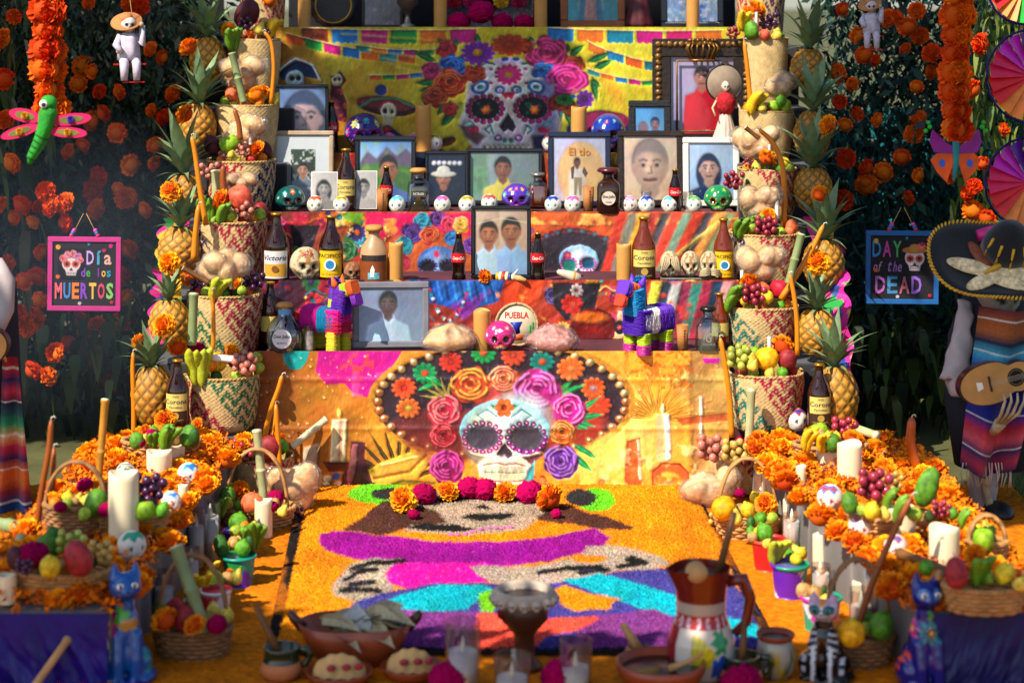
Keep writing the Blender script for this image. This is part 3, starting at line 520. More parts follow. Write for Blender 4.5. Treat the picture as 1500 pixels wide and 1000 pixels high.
def clutter(c, n, x0, x1, seed, dark):
 r = random.Random(seed); PAL = ['#c8281c', '#e0601c', '#e8a02c', '#b0185a', '#d8384a', '#1c7a8a', '#3a2c6a', '#2c6a3a', '#e8c070']
 for k in range(n):
  x, y, q = r.uniform(x0, x1), r.uniform(c.y0, c.y1), r.uniform(6, 16); f = r.choice(PAL); t = r.random()
  if t < .35: c.rose(x, y, q, f, tuple(np.minimum(lin(f) * 2 + .1, 1)), seed=k)
  elif t < .6: c.flower(x, y, q, r.choice((7, 9, 12)), f, tuple(lin(f) * .5), r.choice(PAL))
  elif t < .8: a = r.uniform(0, 6.3); c.leaf(x, y, x + math.cos(a) * q * 2, y + math.sin(a) * q * 1.5, q * .6, dark if r.random() < .5 else '#3a6a2c')
  else: c.line([(x + j * q * .5, y + math.sin(j * 1.3 + k) * 4) for j in range(6)], 2.2, f); [c.ell(x + j * 5, y + 8, 2, 2, r.choice(PAL)) for j in range(6)]
def tier_cloth(n):
 y0, y1 = ((410, 496), (310, 400), (224, 304))[n]; c = Cv(384, y0, 1082, y1, 1., '#8a2a24')
 if n == 0:
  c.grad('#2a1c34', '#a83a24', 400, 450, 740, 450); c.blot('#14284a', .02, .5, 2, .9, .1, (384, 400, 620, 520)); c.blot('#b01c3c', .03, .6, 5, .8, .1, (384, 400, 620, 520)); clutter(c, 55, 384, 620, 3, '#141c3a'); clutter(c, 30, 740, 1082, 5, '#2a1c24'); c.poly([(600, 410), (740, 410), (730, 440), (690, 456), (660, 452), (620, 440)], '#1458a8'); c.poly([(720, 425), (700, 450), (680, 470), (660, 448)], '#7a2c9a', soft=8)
  for k in range(9): c.line([(630 + k * 11, 412), (636 + k * 11, 440)], 3, '#3a8ae0' if k % 2 else '#0a2c5a', soft=3)
  for k in range(26): t = k / 25; c.ell(630 + 55 * t, 424 + 46 * 4 * t * (1 - t), 2.6, 2.6, ('#c82c3c', '#1c8a8a', '#d8d8d8', '#8a1c5a')[k % 4])
  for k in range(24): t = k / 23; c.ell(806 + 75 * t, 412 + 60 * 4 * t * (1 - t) * .7, 3, 3, ('#e8582c', '#d8a030', '#3aa06a', '#58b8b0')[k % 4])
  c.poly([(740, 412), (800, 412), (790, 440), (760, 470), (740, 460)], '#d8481c', soft=5); c.blot('#f0a040', .05, .6, 8, .8, .1, (725, 420, 800, 500)); c.poly([(810, 415), (880, 415), (870, 460), (830, 470), (812, 450)], '#2c2430'); c.flower(838, 446, 16, 9, '#d82c1c', '#a81c1c', '#e8582c'); c.flower(845, 425, 10, 8, '#c8b0b0', '#7a8a8a', '#8a4a4a')
  c.ell(870, 480, 34, 28, '#8a1414', c2='#5a0a10'); c.ell(865, 465, 24, 8, '#e0701c', soft=5); c.poly([(905, 455), (925, 460), (925, 496), (900, 496)], '#d8b88a'); c.ell(908, 480, 8, 11, '#1c1818'); c.flower(908, 480, 4, 6, '#c82c5a', '#c82c5a'); c.grad('#000000', '#000000', 0, 0, 1, 1, a=0)
  for k, q in enumerate(('#c8d048', '#2c3a4a', '#a8b0b0', '#8a2c4a', '#3a8a7a', '#b02c50', '#1c3a5a', '#d8a0a0')): c.poly([(955 + k * 15, 412), (970 + k * 15, 412), (962 + k * 14 - 10, 500), (948 + k * 14 - 10, 500)], q, soft=4)
  c.blot('#d8402c', .05, .6, 12, .7, .1, (950, 412, 1082, 500))
 if n == 1:
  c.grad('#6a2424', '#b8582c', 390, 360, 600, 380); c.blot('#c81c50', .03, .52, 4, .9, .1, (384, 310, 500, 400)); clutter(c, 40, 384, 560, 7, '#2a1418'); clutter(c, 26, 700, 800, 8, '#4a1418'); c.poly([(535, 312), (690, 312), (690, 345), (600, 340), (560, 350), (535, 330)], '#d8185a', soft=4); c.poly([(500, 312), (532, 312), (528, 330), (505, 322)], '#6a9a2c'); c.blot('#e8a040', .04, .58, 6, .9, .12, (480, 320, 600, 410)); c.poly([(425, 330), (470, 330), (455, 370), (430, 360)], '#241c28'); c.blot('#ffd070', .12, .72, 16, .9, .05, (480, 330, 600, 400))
  for x, y, r, q, hi in ((620, 325, 14, '#128ab0', '#5ad0e0'), (642, 320, 12, '#4a1c6a', '#9a5ac0'), (660, 330, 14, '#c81c50', '#f06a8a'), (604, 342, 16, '#3a1c6a', '#7a4ab0'), (630, 345, 14, '#c82c2c', '#f0904c'), (664, 350, 12, '#1c64b0', '#5ab0f0'), (592, 360, 13, '#14688a', '#3ab0c0'), (676, 330, 12, '#d8a02c', '#f7e080'), (590, 385, 12, '#a01c3c', '#d84a5a'), (690, 360, 12, '#6a2c9a', '#a86ad0')): c.rose(x, y, r, q, hi)
  skull_art(c, 642, 392, 62, 62, '#8fb0d8', '#3a6ab0', '#3a2c8a', '#1c1828'); c.ell(640, 372, 4, 5, '#d82c50')
  c.ell(840, 380, 72, 52, '#c8502c'); c.ell(840, 385, 66, 50, '#2a2430', c2='#3c3440')
  for k in range(24): a = math.pi + math.pi * k / 23; c.ell(840 + 69 * math.cos(a), 380 + 42 * math.sin(a), 5, 4, '#3a8a9a' if k % 2 else '#7a4a50', c2='#5a2c3c')
  skull_art(c, 848, 388, 58, 60, '#dfe8f0', '#7ab0d8', '#c83ca0', '#2a6a90'); c.ell(862, 384, 9, 9, '#1c4a6a'); c.ell(835, 390, 9, 8, '#1c7a6a'); c.flower(832, 374, 7, 7, '#a82c9a', '#c85a1c')
  c.blot('#e8602c', .03, .55, 15, .8, .12, (760, 312, 920, 345)); c.blot('#ffb860', .05, .62, 25, .8, .12, (700, 312, 1082, 330))
  for k, q in enumerate(('#c83c2c', '#8a8478', '#e0b040', '#a83c34', '#4a4a50', '#d84838', '#7aa088', '#c8402c', '#504850', '#e0a050', '#8a9a70')): c.poly([(905 + k * 16, 312), (918 + k * 16, 312), (945 + k * 13 - 50, 402), (930 + k * 13 - 50, 402)], q, soft=4)
  for k in range(8): c.line([(1050, 325), (1082 - k * 18, 320 + k * 11)], 2.5, '#c8c060', a=.6)
 if n == 2:
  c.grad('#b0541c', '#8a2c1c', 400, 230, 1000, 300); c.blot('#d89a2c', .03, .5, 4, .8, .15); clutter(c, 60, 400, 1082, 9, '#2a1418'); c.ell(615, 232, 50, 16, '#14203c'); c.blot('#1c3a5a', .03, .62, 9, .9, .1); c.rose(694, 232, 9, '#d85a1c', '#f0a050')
 return c.paint(1.6, .36, 7 + n, .12, .9).grain(.1, .25)
for n, (yy, am, lab) in enumerate(((.325, .035, 'draped cloth with bead swags and red flowers behind the front row of offerings'), (.675, .022, 'middle printed cloth with two skulls behind the beer bottles'), (1.03, .02, 'orange printed cloth edging behind the framed portraits'))):
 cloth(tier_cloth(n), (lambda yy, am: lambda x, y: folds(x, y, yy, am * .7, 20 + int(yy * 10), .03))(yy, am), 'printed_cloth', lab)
# dark boards closing the back of the top shelf
solo('shelf_backdrop', 'dark cloth panel hanging behind the top shelf of framed saints', 'backdrop', MB().box((0, 1.98, 1.75), (2.0, .02, 1.1)), mat('black_cloth', '#14121a', .95, .3, 10))
# ------------------------------------------------------------------ benches along both sides
M_grey = mat('grey_table_skirt', '#55524f', .85, .15, 6, .15, 60, sheen=.2)
LB = [PZ(316, 686, .2), PZ(216, 819, .2)]; RB = [PZ(1146, 694, .2), PZ(1316, 862, .2)]
def bench_edge(E, y): t = (y - E[0].y) / (E[1].y - E[0].y); return E[0].x + (E[1].x - E[0].x) * t
BY0, BY1 = -.19, -2.0; BZ = .2
def bench(E, sg, label, skirt_col, mname, waves):
 b = thing('low_bench', label, 'bench', (0, 0, 0)); xo = sg * (1.41 if sg < 0 else 1.36)
 xa, xb = bench_edge(E, BY0), bench_edge(E, BY1)
 top = MB(); v = [(xa, BY0), (xo, BY0), (xo, BY1), (xb, BY1)]; top.add([(x, y, BZ) for x, y in v] + [(x, y, BZ - .02) for x, y in v], [(0, 1, 2, 3) if sg < 0 else (3, 2, 1, 0), (4, 5, 6, 7), (0, 4, 5, 1), (1, 5, 6, 2), (2, 6, 7, 3), (3, 7, 4, 0)])
 part('tabletop', top, M_grey, b, smooth=False)
 # skirt: rippled cloth along the inner side
 n = 120; u = np.linspace(0, 1, n)[None]; v = np.linspace(0, 1, 10)[:, None]; y = BY0 + (BY1 - BY0) * u + 0 * v; x = xa + (xb - xa) * u + 0 * v - sg * (.004 + v * .014 * np.sin(u * 60 + np.sin(u * 17) * 2)); z = (BZ - .002) * (1 - v) + .008 * v + 0 * u
 part('skirt', gridmesh('skirt', np.stack([x, y, z], -1)), M_grey, b)
 n = 160; u = np.linspace(0, 1, n)[None]; v = np.linspace(0, 1, 40)[:, None]; x = xb + (xo - xb) * u - sg * .004 + 0 * v; z = (BZ + .001) * (1 - v) + .006 * v + 0 * u
 y = BY1 - .01 - .035 * v * (vnoise(u * 14 + v * 3, v * 2.2 + 0 * u, 1, 3 if sg < 0 else 8) - .2) + 0 * u
 part('front_cloth', gridmesh('front_cloth', np.stack([x, y, z], -1)), mat(mname, skirt_col, .4, .3, 7, .25, 30, coat=.06, spec=.3), b)
 return b
bench(LB, -1, 'low bench heaped with marigolds, shiny violet cloth across its front', '#14086a', 'violet_plastic', 1)
bench(RB, 1, 'low bench heaped with marigolds, dark blue cloth across its front', '#081450', 'navy_cloth', 2)
# ------------------------------------------------------------------ leafy walls at both sides
M_leaf = mat('hedge_leaf', rough=.55, var=.2, ns=9, attr=True, spec=.4)
def leafwall(name, label, cnt, xr, yr, zr, seed, cols):
 r = np.random.default_rng(seed); n = cnt
 # leaves hang along drooping strands
 ns = n // 22; sx = r.uniform(*xr, ns); sy = r.uniform(*yr, ns); sz = r.uniform(zr[0] + .25, zr[1] + .4, ns); ln = r.uniform(.4, 1.1, ns); k = r.integers(0, ns, n); t = r.random(n)
 c = np.stack([sx[k] + r.normal(0, .035, n) + np.sin(t * 5 + k) * .02, sy[k] + r.normal(0, .04, n), sz[k] - t * ln[k]], -1); c = c[c[:, 2] > zr[0]]; n = len(c)
 L = r.uniform(.025, .08, n); w = L * r.uniform(.10, .24, n); a = r.uniform(0, 2 * np.pi, n); e = -r.uniform(.2, 1.4, n)
 d = np.stack([np.cos(a) * np.cos(e), np.sin(a) * np.cos(e), np.sin(e)], -1); up = r.normal(0, 1, (n, 3)); sd = np.cross(d, up); sd /= np.linalg.norm(sd, axis=1)[:, None] + 1e-9; nn = np.cross(sd, d)
 Lc, wc = L[:, None], w[:, None]
 V4 = np.stack([c, c + d * Lc * .45 + sd * wc + nn * Lc * .06, c + d * Lc + nn * Lc * -.05, c + d * Lc * .45 - sd * wc + nn * Lc * .06], 1)
 cl = np.array([lin(q) for q in cols]); ci = r.integers(0, len(cols), n); C = np.repeat((cl[ci] * r.uniform(.6, 1.3, (n, 1)))[:, None], 4, 1)
 me = bpy.data.meshes.new(name); me.vertices.add(n * 4); me.vertices.foreach_set('co', V4.astype(np.float32).ravel()); me.loops.add(n * 4); me.loops.foreach_set('vertex_index', np.arange(n * 4, dtype=np.int32)); me.polygons.add(n); me.polygons.foreach_set('loop_start', np.arange(n, dtype=np.int32) * 4); me.update(calc_edges=True)
 setcol(me, C.reshape(-1, 3)); o = part(name, me, M_leaf, None); o['kind'] = 'stuff'; o['label'] = label; return o
GR = ['#223c22', '#2c4826', '#1a3428', '#3c4c30', '#525640', '#162c26']
leafwall('foliage', 'wall of hanging narrow leaves behind the square pink-framed sign', 36000, (-3.1, -1.28), (1.15, 1.75), (0, 1.9), 1, GR)
leafwall('foliage', 'wall of dark hanging leaves behind the blue-framed sign', 26000, (1.3, 3.1), (1.2, 1.8), (0, 1.9), 2, ['#173a34', '#1e4438', '#122c30', '#284636'])
M_tarp = mat('teal_sheet', '#0c7a80', .6, .25, 2, .3, 6, sheen=.2)
def sheet(x0, x1, y, z0, z1, seed, nx=80, nz=40):
 u = np.linspace(0, 1, nx)[None]; v = np.linspace(0, 1, nz)[:, None]; X = x0 + (x1 - x0) * u + 0 * v; Z = z0 + (z1 - z0) * v + 0 * u; return gridmesh('sheet', np.stack([X, y + .12 * (vnoise(X, Z * .4, 4, seed) - .5), Z], -1))
solo('teal_sheet', 'teal cloth sheet hung behind the dark leaves near the guitar player', 'cloth', sheet(1.35, 3.0, 2.0, .05, 1.22, 4), M_tarp)
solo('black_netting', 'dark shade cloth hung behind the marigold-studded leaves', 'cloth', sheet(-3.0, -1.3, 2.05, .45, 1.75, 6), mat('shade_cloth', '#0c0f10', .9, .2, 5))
# unseen garden trees; leaf clumps added along the sun's rays to shade chosen spots
def shade_tree(name, label, trunk, clumps, n, seed, size=.11):
 r = np.random.default_rng(seed); t = thing(name, label, 'tree', trunk)
 tv = V(trunk); mb = MB(); hub = V(clumps[0][:3])
 for cl in clumps[::4]:
  q = V(cl[:3]) - tv; mb.tube([(0, 0, 0), (q.x * .1, q.y * .1, q.z * .5), (q.x * .5, q.y * .5, q.z * .85), tuple(q)], [.14, .1, .05, .015], 7)
 part('trunk', mb, mat('tree_bark', '#4a3a2a', .9, .3, 8, .6, 30), t)
 cs = [];
 for (x, y, z, rx, ry, rz, wgt) in clumps:
  m = int(n * wgt); d = r.normal(0, 1, (m, 3)); d /= np.linalg.norm(d, axis=1)[:, None]; cs.append(np.array([x, y, z]) + d * np.array([rx, ry, rz]) * r.random((m, 1)) ** .4)
 c = np.concatenate(cs); n = len(c); c = c - np.array(trunk); a = r.normal(0, 1, (n, 3)); a /= np.linalg.norm(a, axis=1)[:, None]; b = np.cross(a, r.normal(0, 1, (n, 3))); b /= np.linalg.norm(b, axis=1)[:, None]
 L = r.uniform(.6, 1.3, (n, 1)) * size; V4 = np.stack([c - a * L, c + b * L * .5, c + a * L, c - b * L * .5], 1)
 me = bpy.data.meshes.new('crown'); me.vertices.add(n * 4); me.vertices.foreach_set('co', V4.astype(np.float32).ravel()); me.loops.add(n * 4); me.loops.foreach_set('vertex_index', np.arange(n * 4, dtype=np.int32)); me.polygons.add(n); me.polygons.foreach_set('loop_start', np.arange(n, dtype=np.int32) * 4); me.update(calc_edges=True)
 setcol(me, np.repeat(lin('#3a5a1c')[None] * r.uniform(.6, 1.3, (n, 1)), 4, 0)); part('crown', me, M_leaf, t)
def up(px, py, Y, t): p = P(px, py, Y) + SUND * t; return (p.x, p.y, p.z)
wl = lambda xs, ys, Y, t, r: [(*up(x, y, Y, t - .9 * (y < 250)), r, r, r * .8, 1 / 18) for x in xs for y in ys]
shade_tree('unseen_shade_tree', 'unseen leafy tree shading the marigold wall', (-6.5, -1.5, 0), wl((20, 100, 180), (0, 120, 250, 370, 480, 590), 1.1, 4.6, .27) + [(*up(120, 930, -1.8, 3.6), .5, .45, .3, .10)] + wl((5,), (560, 680), -.3, 4., .16), 8000, 11)
shade_tree('unseen_shade_tree', 'unseen leafy tree shading the blue sign wall', (5.5, -5.5, 0), wl((1310,), (0, 120, 250), 1.2, 4.4, .24) + wl((1365,), (0, 120, 250, 370), 1.2, 4.4, .24) + wl((1430,), (0, 120, 250, 370, 480, 590), 1.2, 4.4, .26) + [(*up(690, -5, 1.7, 3.3), .72, .5, .22, .2), (*up(620, 105, 1.35, 3.4), .5, .4, .18, .035)] + wl((1425, 1480), (120, 260, 400, 540, 680), -.3, 3.9, .22), 8500, 12)
shade_tree('unseen_shade_tree', 'unseen leafy tree shading the front pottery', (-3.5, -7.5, 0), [(*up(650, 1000, -1.95, 3.2), 1.3, .34, .16, .5), (*up(300, 985, -1.95, 3.2), .6, .34, .16, .2), (*up(1380, 960, -2.0, 3.3), .45, .4, .2, .3)], 1150, 13)
# ------------------------------------------------------------------ flowers
def marigold_mesh(seed, n=150, q0='#e06a05', q1='#ffa010'):
 r = random.Random(seed); mb = MB()
 for i in range(n):
  t = (i + .5) / n; e = math.asin(1 - 1.25 * t) if 1 - 1.25 * t > -1 else -1.4; a = i * 2.39996 + r.uniform(-.2, .2)
  d = V((math.cos(e) * math.sin(a), -math.cos(e) * math.cos(a), math.sin(e))); s = V((math.cos(a), math.sin(a), 0)); u = d.cross(s)
  s = (s * math.cos(r.uniform(-.9, .9)) + u * math.sin(r.uniform(-.9, .9))).normalized(); u = d.cross(s).normalized(); w = r.uniform(.13, .21); L = r.uniform(.88, 1.08); k = r.uniform(-.12, .12)
  sh = r.uniform(.75, 1.15); c0 = lin(q0) * sh * .85; c1 = lin(q1) * sh
  b0 = d * .5; p = [b0 - s * w * .4, b0 + s * w * .4, d * L * .85 + s * w + u * .10, d * L + u * (k + .06), d * L * .85 - s * w - u * .06]
  mb.add([(q.x * .5, q.y * .5, q.z * .42) for q in p], [(0, 1, 2, 3, 4)], [c0, c0, c1, c1 * 1.05, c1])
 mb.col('#c05004').ell((0, 0, 0), (.36, .36, .3), 10, 6); return mb.mesh('marigold', True)
MARI = [marigold_mesh(k) for k in range(3)]; MARI_SHADED = [marigold_mesh(k + 5, 150, '#b02a02', '#ee5a04') for k in range(3)]  # second set: same heads, shade put into darker, redder petals
M_mari = mat('marigold_petals', rough=.75, var=.0, attr=True, rnd=.14, hue=.012, sss=.0, spec=.2)
def celosia_mesh():
 mb = MB(); mb.ell((0, 0, 0), (.5, .45, .38), 40, 26, fn=lambda d: 1 + .16 * math.sin(d.x * 13 + 4 * math.sin(d.z * 7)) * math.sin(d.z * 11 + d.y * 9 + 2) + .05 * mnoise.noise(d * 9)); return mb.mesh('celosia')
CELO = celosia_mesh(); M_celo = mat('magenta_velvet_flower', '#a8004c', .9, .35, 30, .6, 60, rnd=.2, spec=.1)
def marigold(p, d, label, tilt=(0, 0), group=None, deep=False):
 k = random.randrange(3); return solo('marigold', label, 'flower', (MARI_SHADED if deep else MARI)[k], M_mari, p, (tilt[0] + random.uniform(-.25, .25), tilt[1] + random.uniform(-.25, .25), random.uniform(0, 6.28)), d * random.uniform(.95, 1.05), group)
def celosia(p, d, label, group=None): return solo('cockscomb_flower', label, 'flower', CELO, M_celo, p, (random.uniform(-.3, .3), random.uniform(-.3, .3), random.uniform(0, 6)), d, group)
# ------------------------------------------------------------------ fruit
def fruit_mesh(kind):
 mb = MB();
 if kind == 'apple': prof = [(.02, .10), (.12, .02), (.3, 0), (.46, .18), (.5, .42), (.47, .65), (.36, .84), (.2, .88), (.08, .82), (.015, .76)]
 elif kind == 'mango': prof = [(.02, 0), (.2, .03), (.38, .16), (.48, .4), (.49, .65), (.42, .92), (.28, 1.1), (.12, 1.18), (.02, 1.2)]
 elif kind == 'pear': prof = [(.02, 0), (.26, .03), (.44, .2), (.48, .42), (.4, .65), (.25, .85), (.2, 1.0), (.12, 1.1), (.02, 1.12)]
 elif kind == 'papaya': prof = [(.02, 0), (.18, .05), (.36, .25), (.46, .6), (.46, 1.0), (.36, 1.4), (.2, 1.62), (.03, 1.7)]
 elif kind == 'lemon': prof = [(.02, 0), (.08, .05), (.26, .14), (.42, .34), (.46, .56), (.4, .8), (.24, .98), (.1, 1.05), (.07, 1.12), (.01, 1.14)]
 else: prof = [(.02, .0), (.2, .04), (.38, .16), (.49, .42), (.49, .56), (.4, .8), (.22, .94), (.06, .97), (.01, .95)]
 mb.lathe(prof, 20, (0, 0, 0), fn=(lambda r, a, t: r * (1 + .035 * math.sin(a * 2 + 1) + .03 * math.sin(a * 3 + t * 7) * math.sin(t * 3.1) + (.06 * math.cos(a) if kind == 'mango' else 0))))
 if kind in ('apple', 'pear', 'mango', 'orange', 'papaya'): top = prof[-1][1]; mb.tube([(0, 0, top - .02), (.02, .01, top + .08), (.05, .02, top + .15)], .022, 5)
 return mb.mesh(kind)
FM = {k: fruit_mesh(k) for k in ('apple', 'mango', 'pear', 'papaya', 'lemon', 'orange')}
FC = {'red apple': ('apple', '#a01c1c'), 'pink apple': ('apple', '#c8503a'), 'pomegranate': ('apple', '#a8162c'), 'green apple': ('apple', '#7aa01c'), 'red mango': ('mango', '#8a2428'), 'dark mango': ('mango', '#4a1420'), 'yellow mango': ('mango', '#d8a010'), 'green mango': ('mango', '#4a7a1c'), 'lime': ('lemon', '#4f8a1a'), 'lemon': ('lemon', '#d8b820'), 'orange': ('orange', '#e0780c'), 'peach': ('orange', '#d8663c'), 'green guava': ('orange', '#8aa02c'), 'yellow guava': ('pear', '#c8b040'), 'pear': ('pear', '#c0a83c'), 'papaya': ('papaya', '#4f8020'), 'tan potato': ('orange', '#a8804a'), 'green pepper': ('papaya', '#2c5a1c'), 'avocado': ('pear', '#2c4414'), 'grapefruit': ('orange', '#e0a00c')}
def fruit(kind, p, d, where, rot=None):
 kk = kind.replace('small ', ''); sh, c = FC[kk]; m = mat('skin_' + kk.replace(' ', '_'), c, .55, .5, 4, .15, 40, rnd=.18, spec=.35)
 nm = kind.split()[-1]; return solo(nm, f'{kind} {where}', 'fruit', FM[sh], m, p, rot or (random.uniform(-.5, .5), random.uniform(-.5, .5), random.uniform(0, 6)), (d * random.uniform(.9, 1.08), d * random.uniform(.9, 1.08), d * random.uniform(.88, 1.1)))
def banana_mesh():
 mb = MB(); pts = []; rs = []
 for k in range(11): t = k / 10; a = -.75 + 1.5 * t; pts.append((0, -.62 * (1 - math.cos(a)) , math.sin(a) * .72)); rs.append(.15 * min(1, .22 + 3.2 * t, .3 + 3.0 * (1 - t)) )
 mb.tube(pts, rs, 7); return mb.mesh('banana')
BAN = banana_mesh()
def bananas(p, L, col, where, n=4, rz=0, tilt=0., spread=.35, group=None):
 t = thing('banana_hand', f'{col} bananas {where}', 'bananas', p, rot=(tilt, 0, rz)); m = mat('banana_' + col, {'green': '#5f8a1c', 'yellow': '#d8ac14', 'yellow-green': '#a8ae20'}[col], .5, .25, 14, .05, 80, rnd=.18)
 for k in range(n):
  f = (k - (n - 1) / 2) / max(1, n); part('banana', BAN, m, t, (f * L * spread * 1.5, random.uniform(-.1, .1) * L, random.uniform(-.06, .06) * L), (random.uniform(-.15, .15), f * spread * 1.6, f * .4), L)
 return t
BERRY = MB().ell((0, 0, 0), (.5, .5, .55), 12, 8).mesh('berry')
def grapes(p, d, col, where, n=16, shape=(1, .7, .8), bd=.30, group=None):
 t = thing('grape_bunch', f'bunch of {col} grapes {where}', 'grapes', p); m = mat('grape_' + col, {'red': '#8a2436', 'purple': '#3a1236', 'green': '#9aa23c', 'pink': '#b06a5a', 'amber': '#b09044'}[col], .3, .25, 9, coat=.2, sss=.0, rnd=.25)
 for k in range(n):
  u = k / n; a = k * 2.4; r_ = .5 * math.sqrt((k % 7 + .5) / 7); part('berry', BERRY, m, t, (math.cos(a) * r_ * d * shape[0], math.sin(a) * r_ * d * shape[1] - .02 * d, (u - .35) * d * shape[2]), (0, 0, 0), d * bd * random.uniform(.85, 1.1))
 return t
LEAFM = None
def leafblade(L=1., w=.16, curl=.5, n=7, fold=.25):
 mb = MB(); vs = []
 for k in range(n + 1):
  t = k / n; ww = w * (math.sin(math.pi * min(1, t * .85 + .15)) ** .7) * (1 - t ** 3 * .9); x = L * (t - .15 * curl * t * t); z = -curl * L * t * t * .5
  vs += [(-ww, x, z + fold * ww), (0, x, z), (ww, x, z + fold * ww)]
 fs = []
 for k in range(n): fs += [(3 * k, 3 * k + 1, 3 * k + 4, 3 * k + 3), (3 * k + 1, 3 * k + 2, 3 * k + 5, 3 * k + 4)]
 return mb.add(vs, fs).mesh('leaf')
# ------------------------------------------------------------------ pineapples
def pineapple_body():
 n, m = 60, 44; u = np.linspace(0, 2 * np.pi, n, endpoint=False)[None]; v = np.linspace(0, 1, m)[:, None]
 R0 = .5 * np.clip(np.sin(np.pi * (v * .9 + .06)), 0, 1) ** .42; cu = 10; cvn = 9
 a = u / (2 * np.pi) * cu; b = v * cvn; f1 = np.mod(a + b * .5, 1); f2 = np.mod(a - b * .5 + .5 * 0, 1)
 bump = np.minimum(np.minimum(f1, 1 - f1), np.minimum(f2, 1 - f2)) * 2; r = R0 * (1 + .085 * np.minimum(bump * 1.6, 1)) * (1 + 0 * u)
 X = r * np.sin(u); Yy = -r * np.cos(u); Z = (v - 0) * 1.25 + 0 * u
 k = np.clip(bump * 1.8, 0, 1)[..., None]; C = lin('#4a3a14') * (1 - k) + lin('#d08a24') * k; tip = np.clip((bump - .82) * 6, 0, 1)[..., None]; C = C * (1 - tip) + lin('#8a6a3c') * tip
 g = np.clip((vnoise(np.cos(u) * 2 + 3 + 0 * v, v * 2.5 + np.sin(u), 1.3, 4) - .5) * 2, 0, .6)[..., None]; C = C * (1 - g) + lin('#5a6a24') * g
 return gridmesh('fruit_body', np.stack([X, Yy, Z], -1), C, closed_u=True)
PB = pineapple_body(); PL = [leafblade(1, .12, .25, 6), leafblade(1, .11, .7, 7), leafblade(1, .10, 1.15, 8)]
M_pine = mat('pineapple_rind', rough=.6, var=.15, ns=30, attr=True, rnd=.15); M_pleaf = mat('pineapple_leaf', '#6a8058', .5, .3, 6, spec=.4, rnd=.2)
def pineapple(p, d, h, ch, label, rz=0, tilt=0.):
 """p = base of the body; d body width, h body height, ch crown height"""
 t = thing('pineapple', label, 'pineapple', p, rot=(tilt, random.uniform(-.06, .06), rz)); part('fruit_body', PB, M_pine, t, (0, 0, 0), (0, 0, random.random() * 6), (d, d, h / 1.25))
 k = 0
 for ring, (nn, e, L, ty) in enumerate(((7, .55, .5, 2), (8, .85, .75, 1), (7, 1.1, .95, 1), (5, 1.32, 1.0, 0))):
  for j in range(nn):
   a = 2 * math.pi * (j + .5 * ring) / nn + random.uniform(-.2, .2); s = ch * L * random.uniform(.85, 1.1)
   part('leaf', PL[ty], M_pleaf, t, (math.sin(-a) * d * .07, math.cos(-a) * d * .07, h * .97 + ring * ch * .05), (e + random.uniform(-.12, .12), 0, a), (s * .95, s, s)); k += 1
 return t
# ------------------------------------------------------------------ woven baskets
M_weave = mat('woven_palm', rough=.8, var=.18, ns=45, attr=True, spec=.25)
def basket_mesh(wt, wb, h, style, seed):
 n, m = 150, 56; u = np.linspace(0, 2 * np.pi, n, endpoint=False)[None]; v = np.linspace(0, 1, m)[:, None]   # v 0 bottom .. 1 rim
 prof = np.interp(v, [0, .05, .15, .4, .8, 1], [wb * .8, wb * .97, wb * 1.05, (wb * .4 + wt * .6), wt, wt * 1.0]) / 2
 q = (np.abs(np.cos(u)) ** 3 + np.abs(np.sin(u)) ** 3) ** (-1 / 3.)
 wv = np.sin(u * 44 + np.pi * np.floor(v * 30)) ; rr = prof * (1 + (q - 1) * .45) * (1 + .012 * wv) + .0015 * np.sin(v * 30 * np.pi) ** 2
 rr = rr * (1 + .05 * (vnoise(np.cos(u) + 3, np.sin(u) + v * 1.0 + 3, 1.6, seed) - .5) * 2)
 X = rr * np.sin(u); Yy = -rr * np.cos(u); Z = h * v + .006 * np.sin(u * 2 + seed) * v
 a = (np.mod(u + np.pi, 2 * np.pi) - np.pi); col = lin('#cfb07a') * (.80 + .24 * vnoise(u * 22 + 0 * v, v * 30 + 0 * u, 1, seed, 1))[..., None] * (.93 + .07 * wv)[..., None]
 c1, c2, dirn = style; d = dirn * a / 1.3 + (v - .5) * 1.0
 zig = np.mod(v * 4.2 + 2 * np.abs(np.mod(a * 2.2, 1) - .5) * .95, 1) < .62
 stp = np.sin(u * 44 + np.pi * np.floor(v * 30)) > -.8
 A = (d > .16) & zig & stp; B = (d < -.2) & (np.mod(v * 4 - 2 * np.abs(np.mod(a * 2.0 + .3, 1) - .5) * .95, 1) < .6) & stp
 if c1: col = np.where(A[..., None], lin(c1) * (.75 + .3 * RNG.random((m, n, 1))), col)
 if c2: col = np.where(B[..., None], lin(c2) * (.8 + .3 * RNG.random((m, n, 1))), col)
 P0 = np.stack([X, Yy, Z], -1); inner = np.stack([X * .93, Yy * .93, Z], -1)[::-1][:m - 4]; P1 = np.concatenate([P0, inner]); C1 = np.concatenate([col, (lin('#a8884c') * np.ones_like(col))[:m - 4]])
 return gridmesh('wall', P1, C1, closed_u=True)
def rim_mesh(rx, ry, r, nt=60, tw=3, sq=.45):
 mb = MB()
 for st in range(2):
  pts = []
  for k in range(nt * 3 + 1):
   a = 2 * math.pi * k / (nt * 3); q = (abs(math.cos(a)) ** 3 + abs(math.sin(a)) ** 3) ** (-1 / 3.); q = 1 + (q - 1) * sq; w = a * nt / 2 + st * math.pi
   pts.append(((rx + r * .6 * math.cos(w)) * q * math.sin(a), -(ry + r * .6 * math.cos(w)) * q * math.cos(a), r * .6 * math.sin(w)))
  mb.tube(pts, r * .75, 5, cap=False)
 return mb
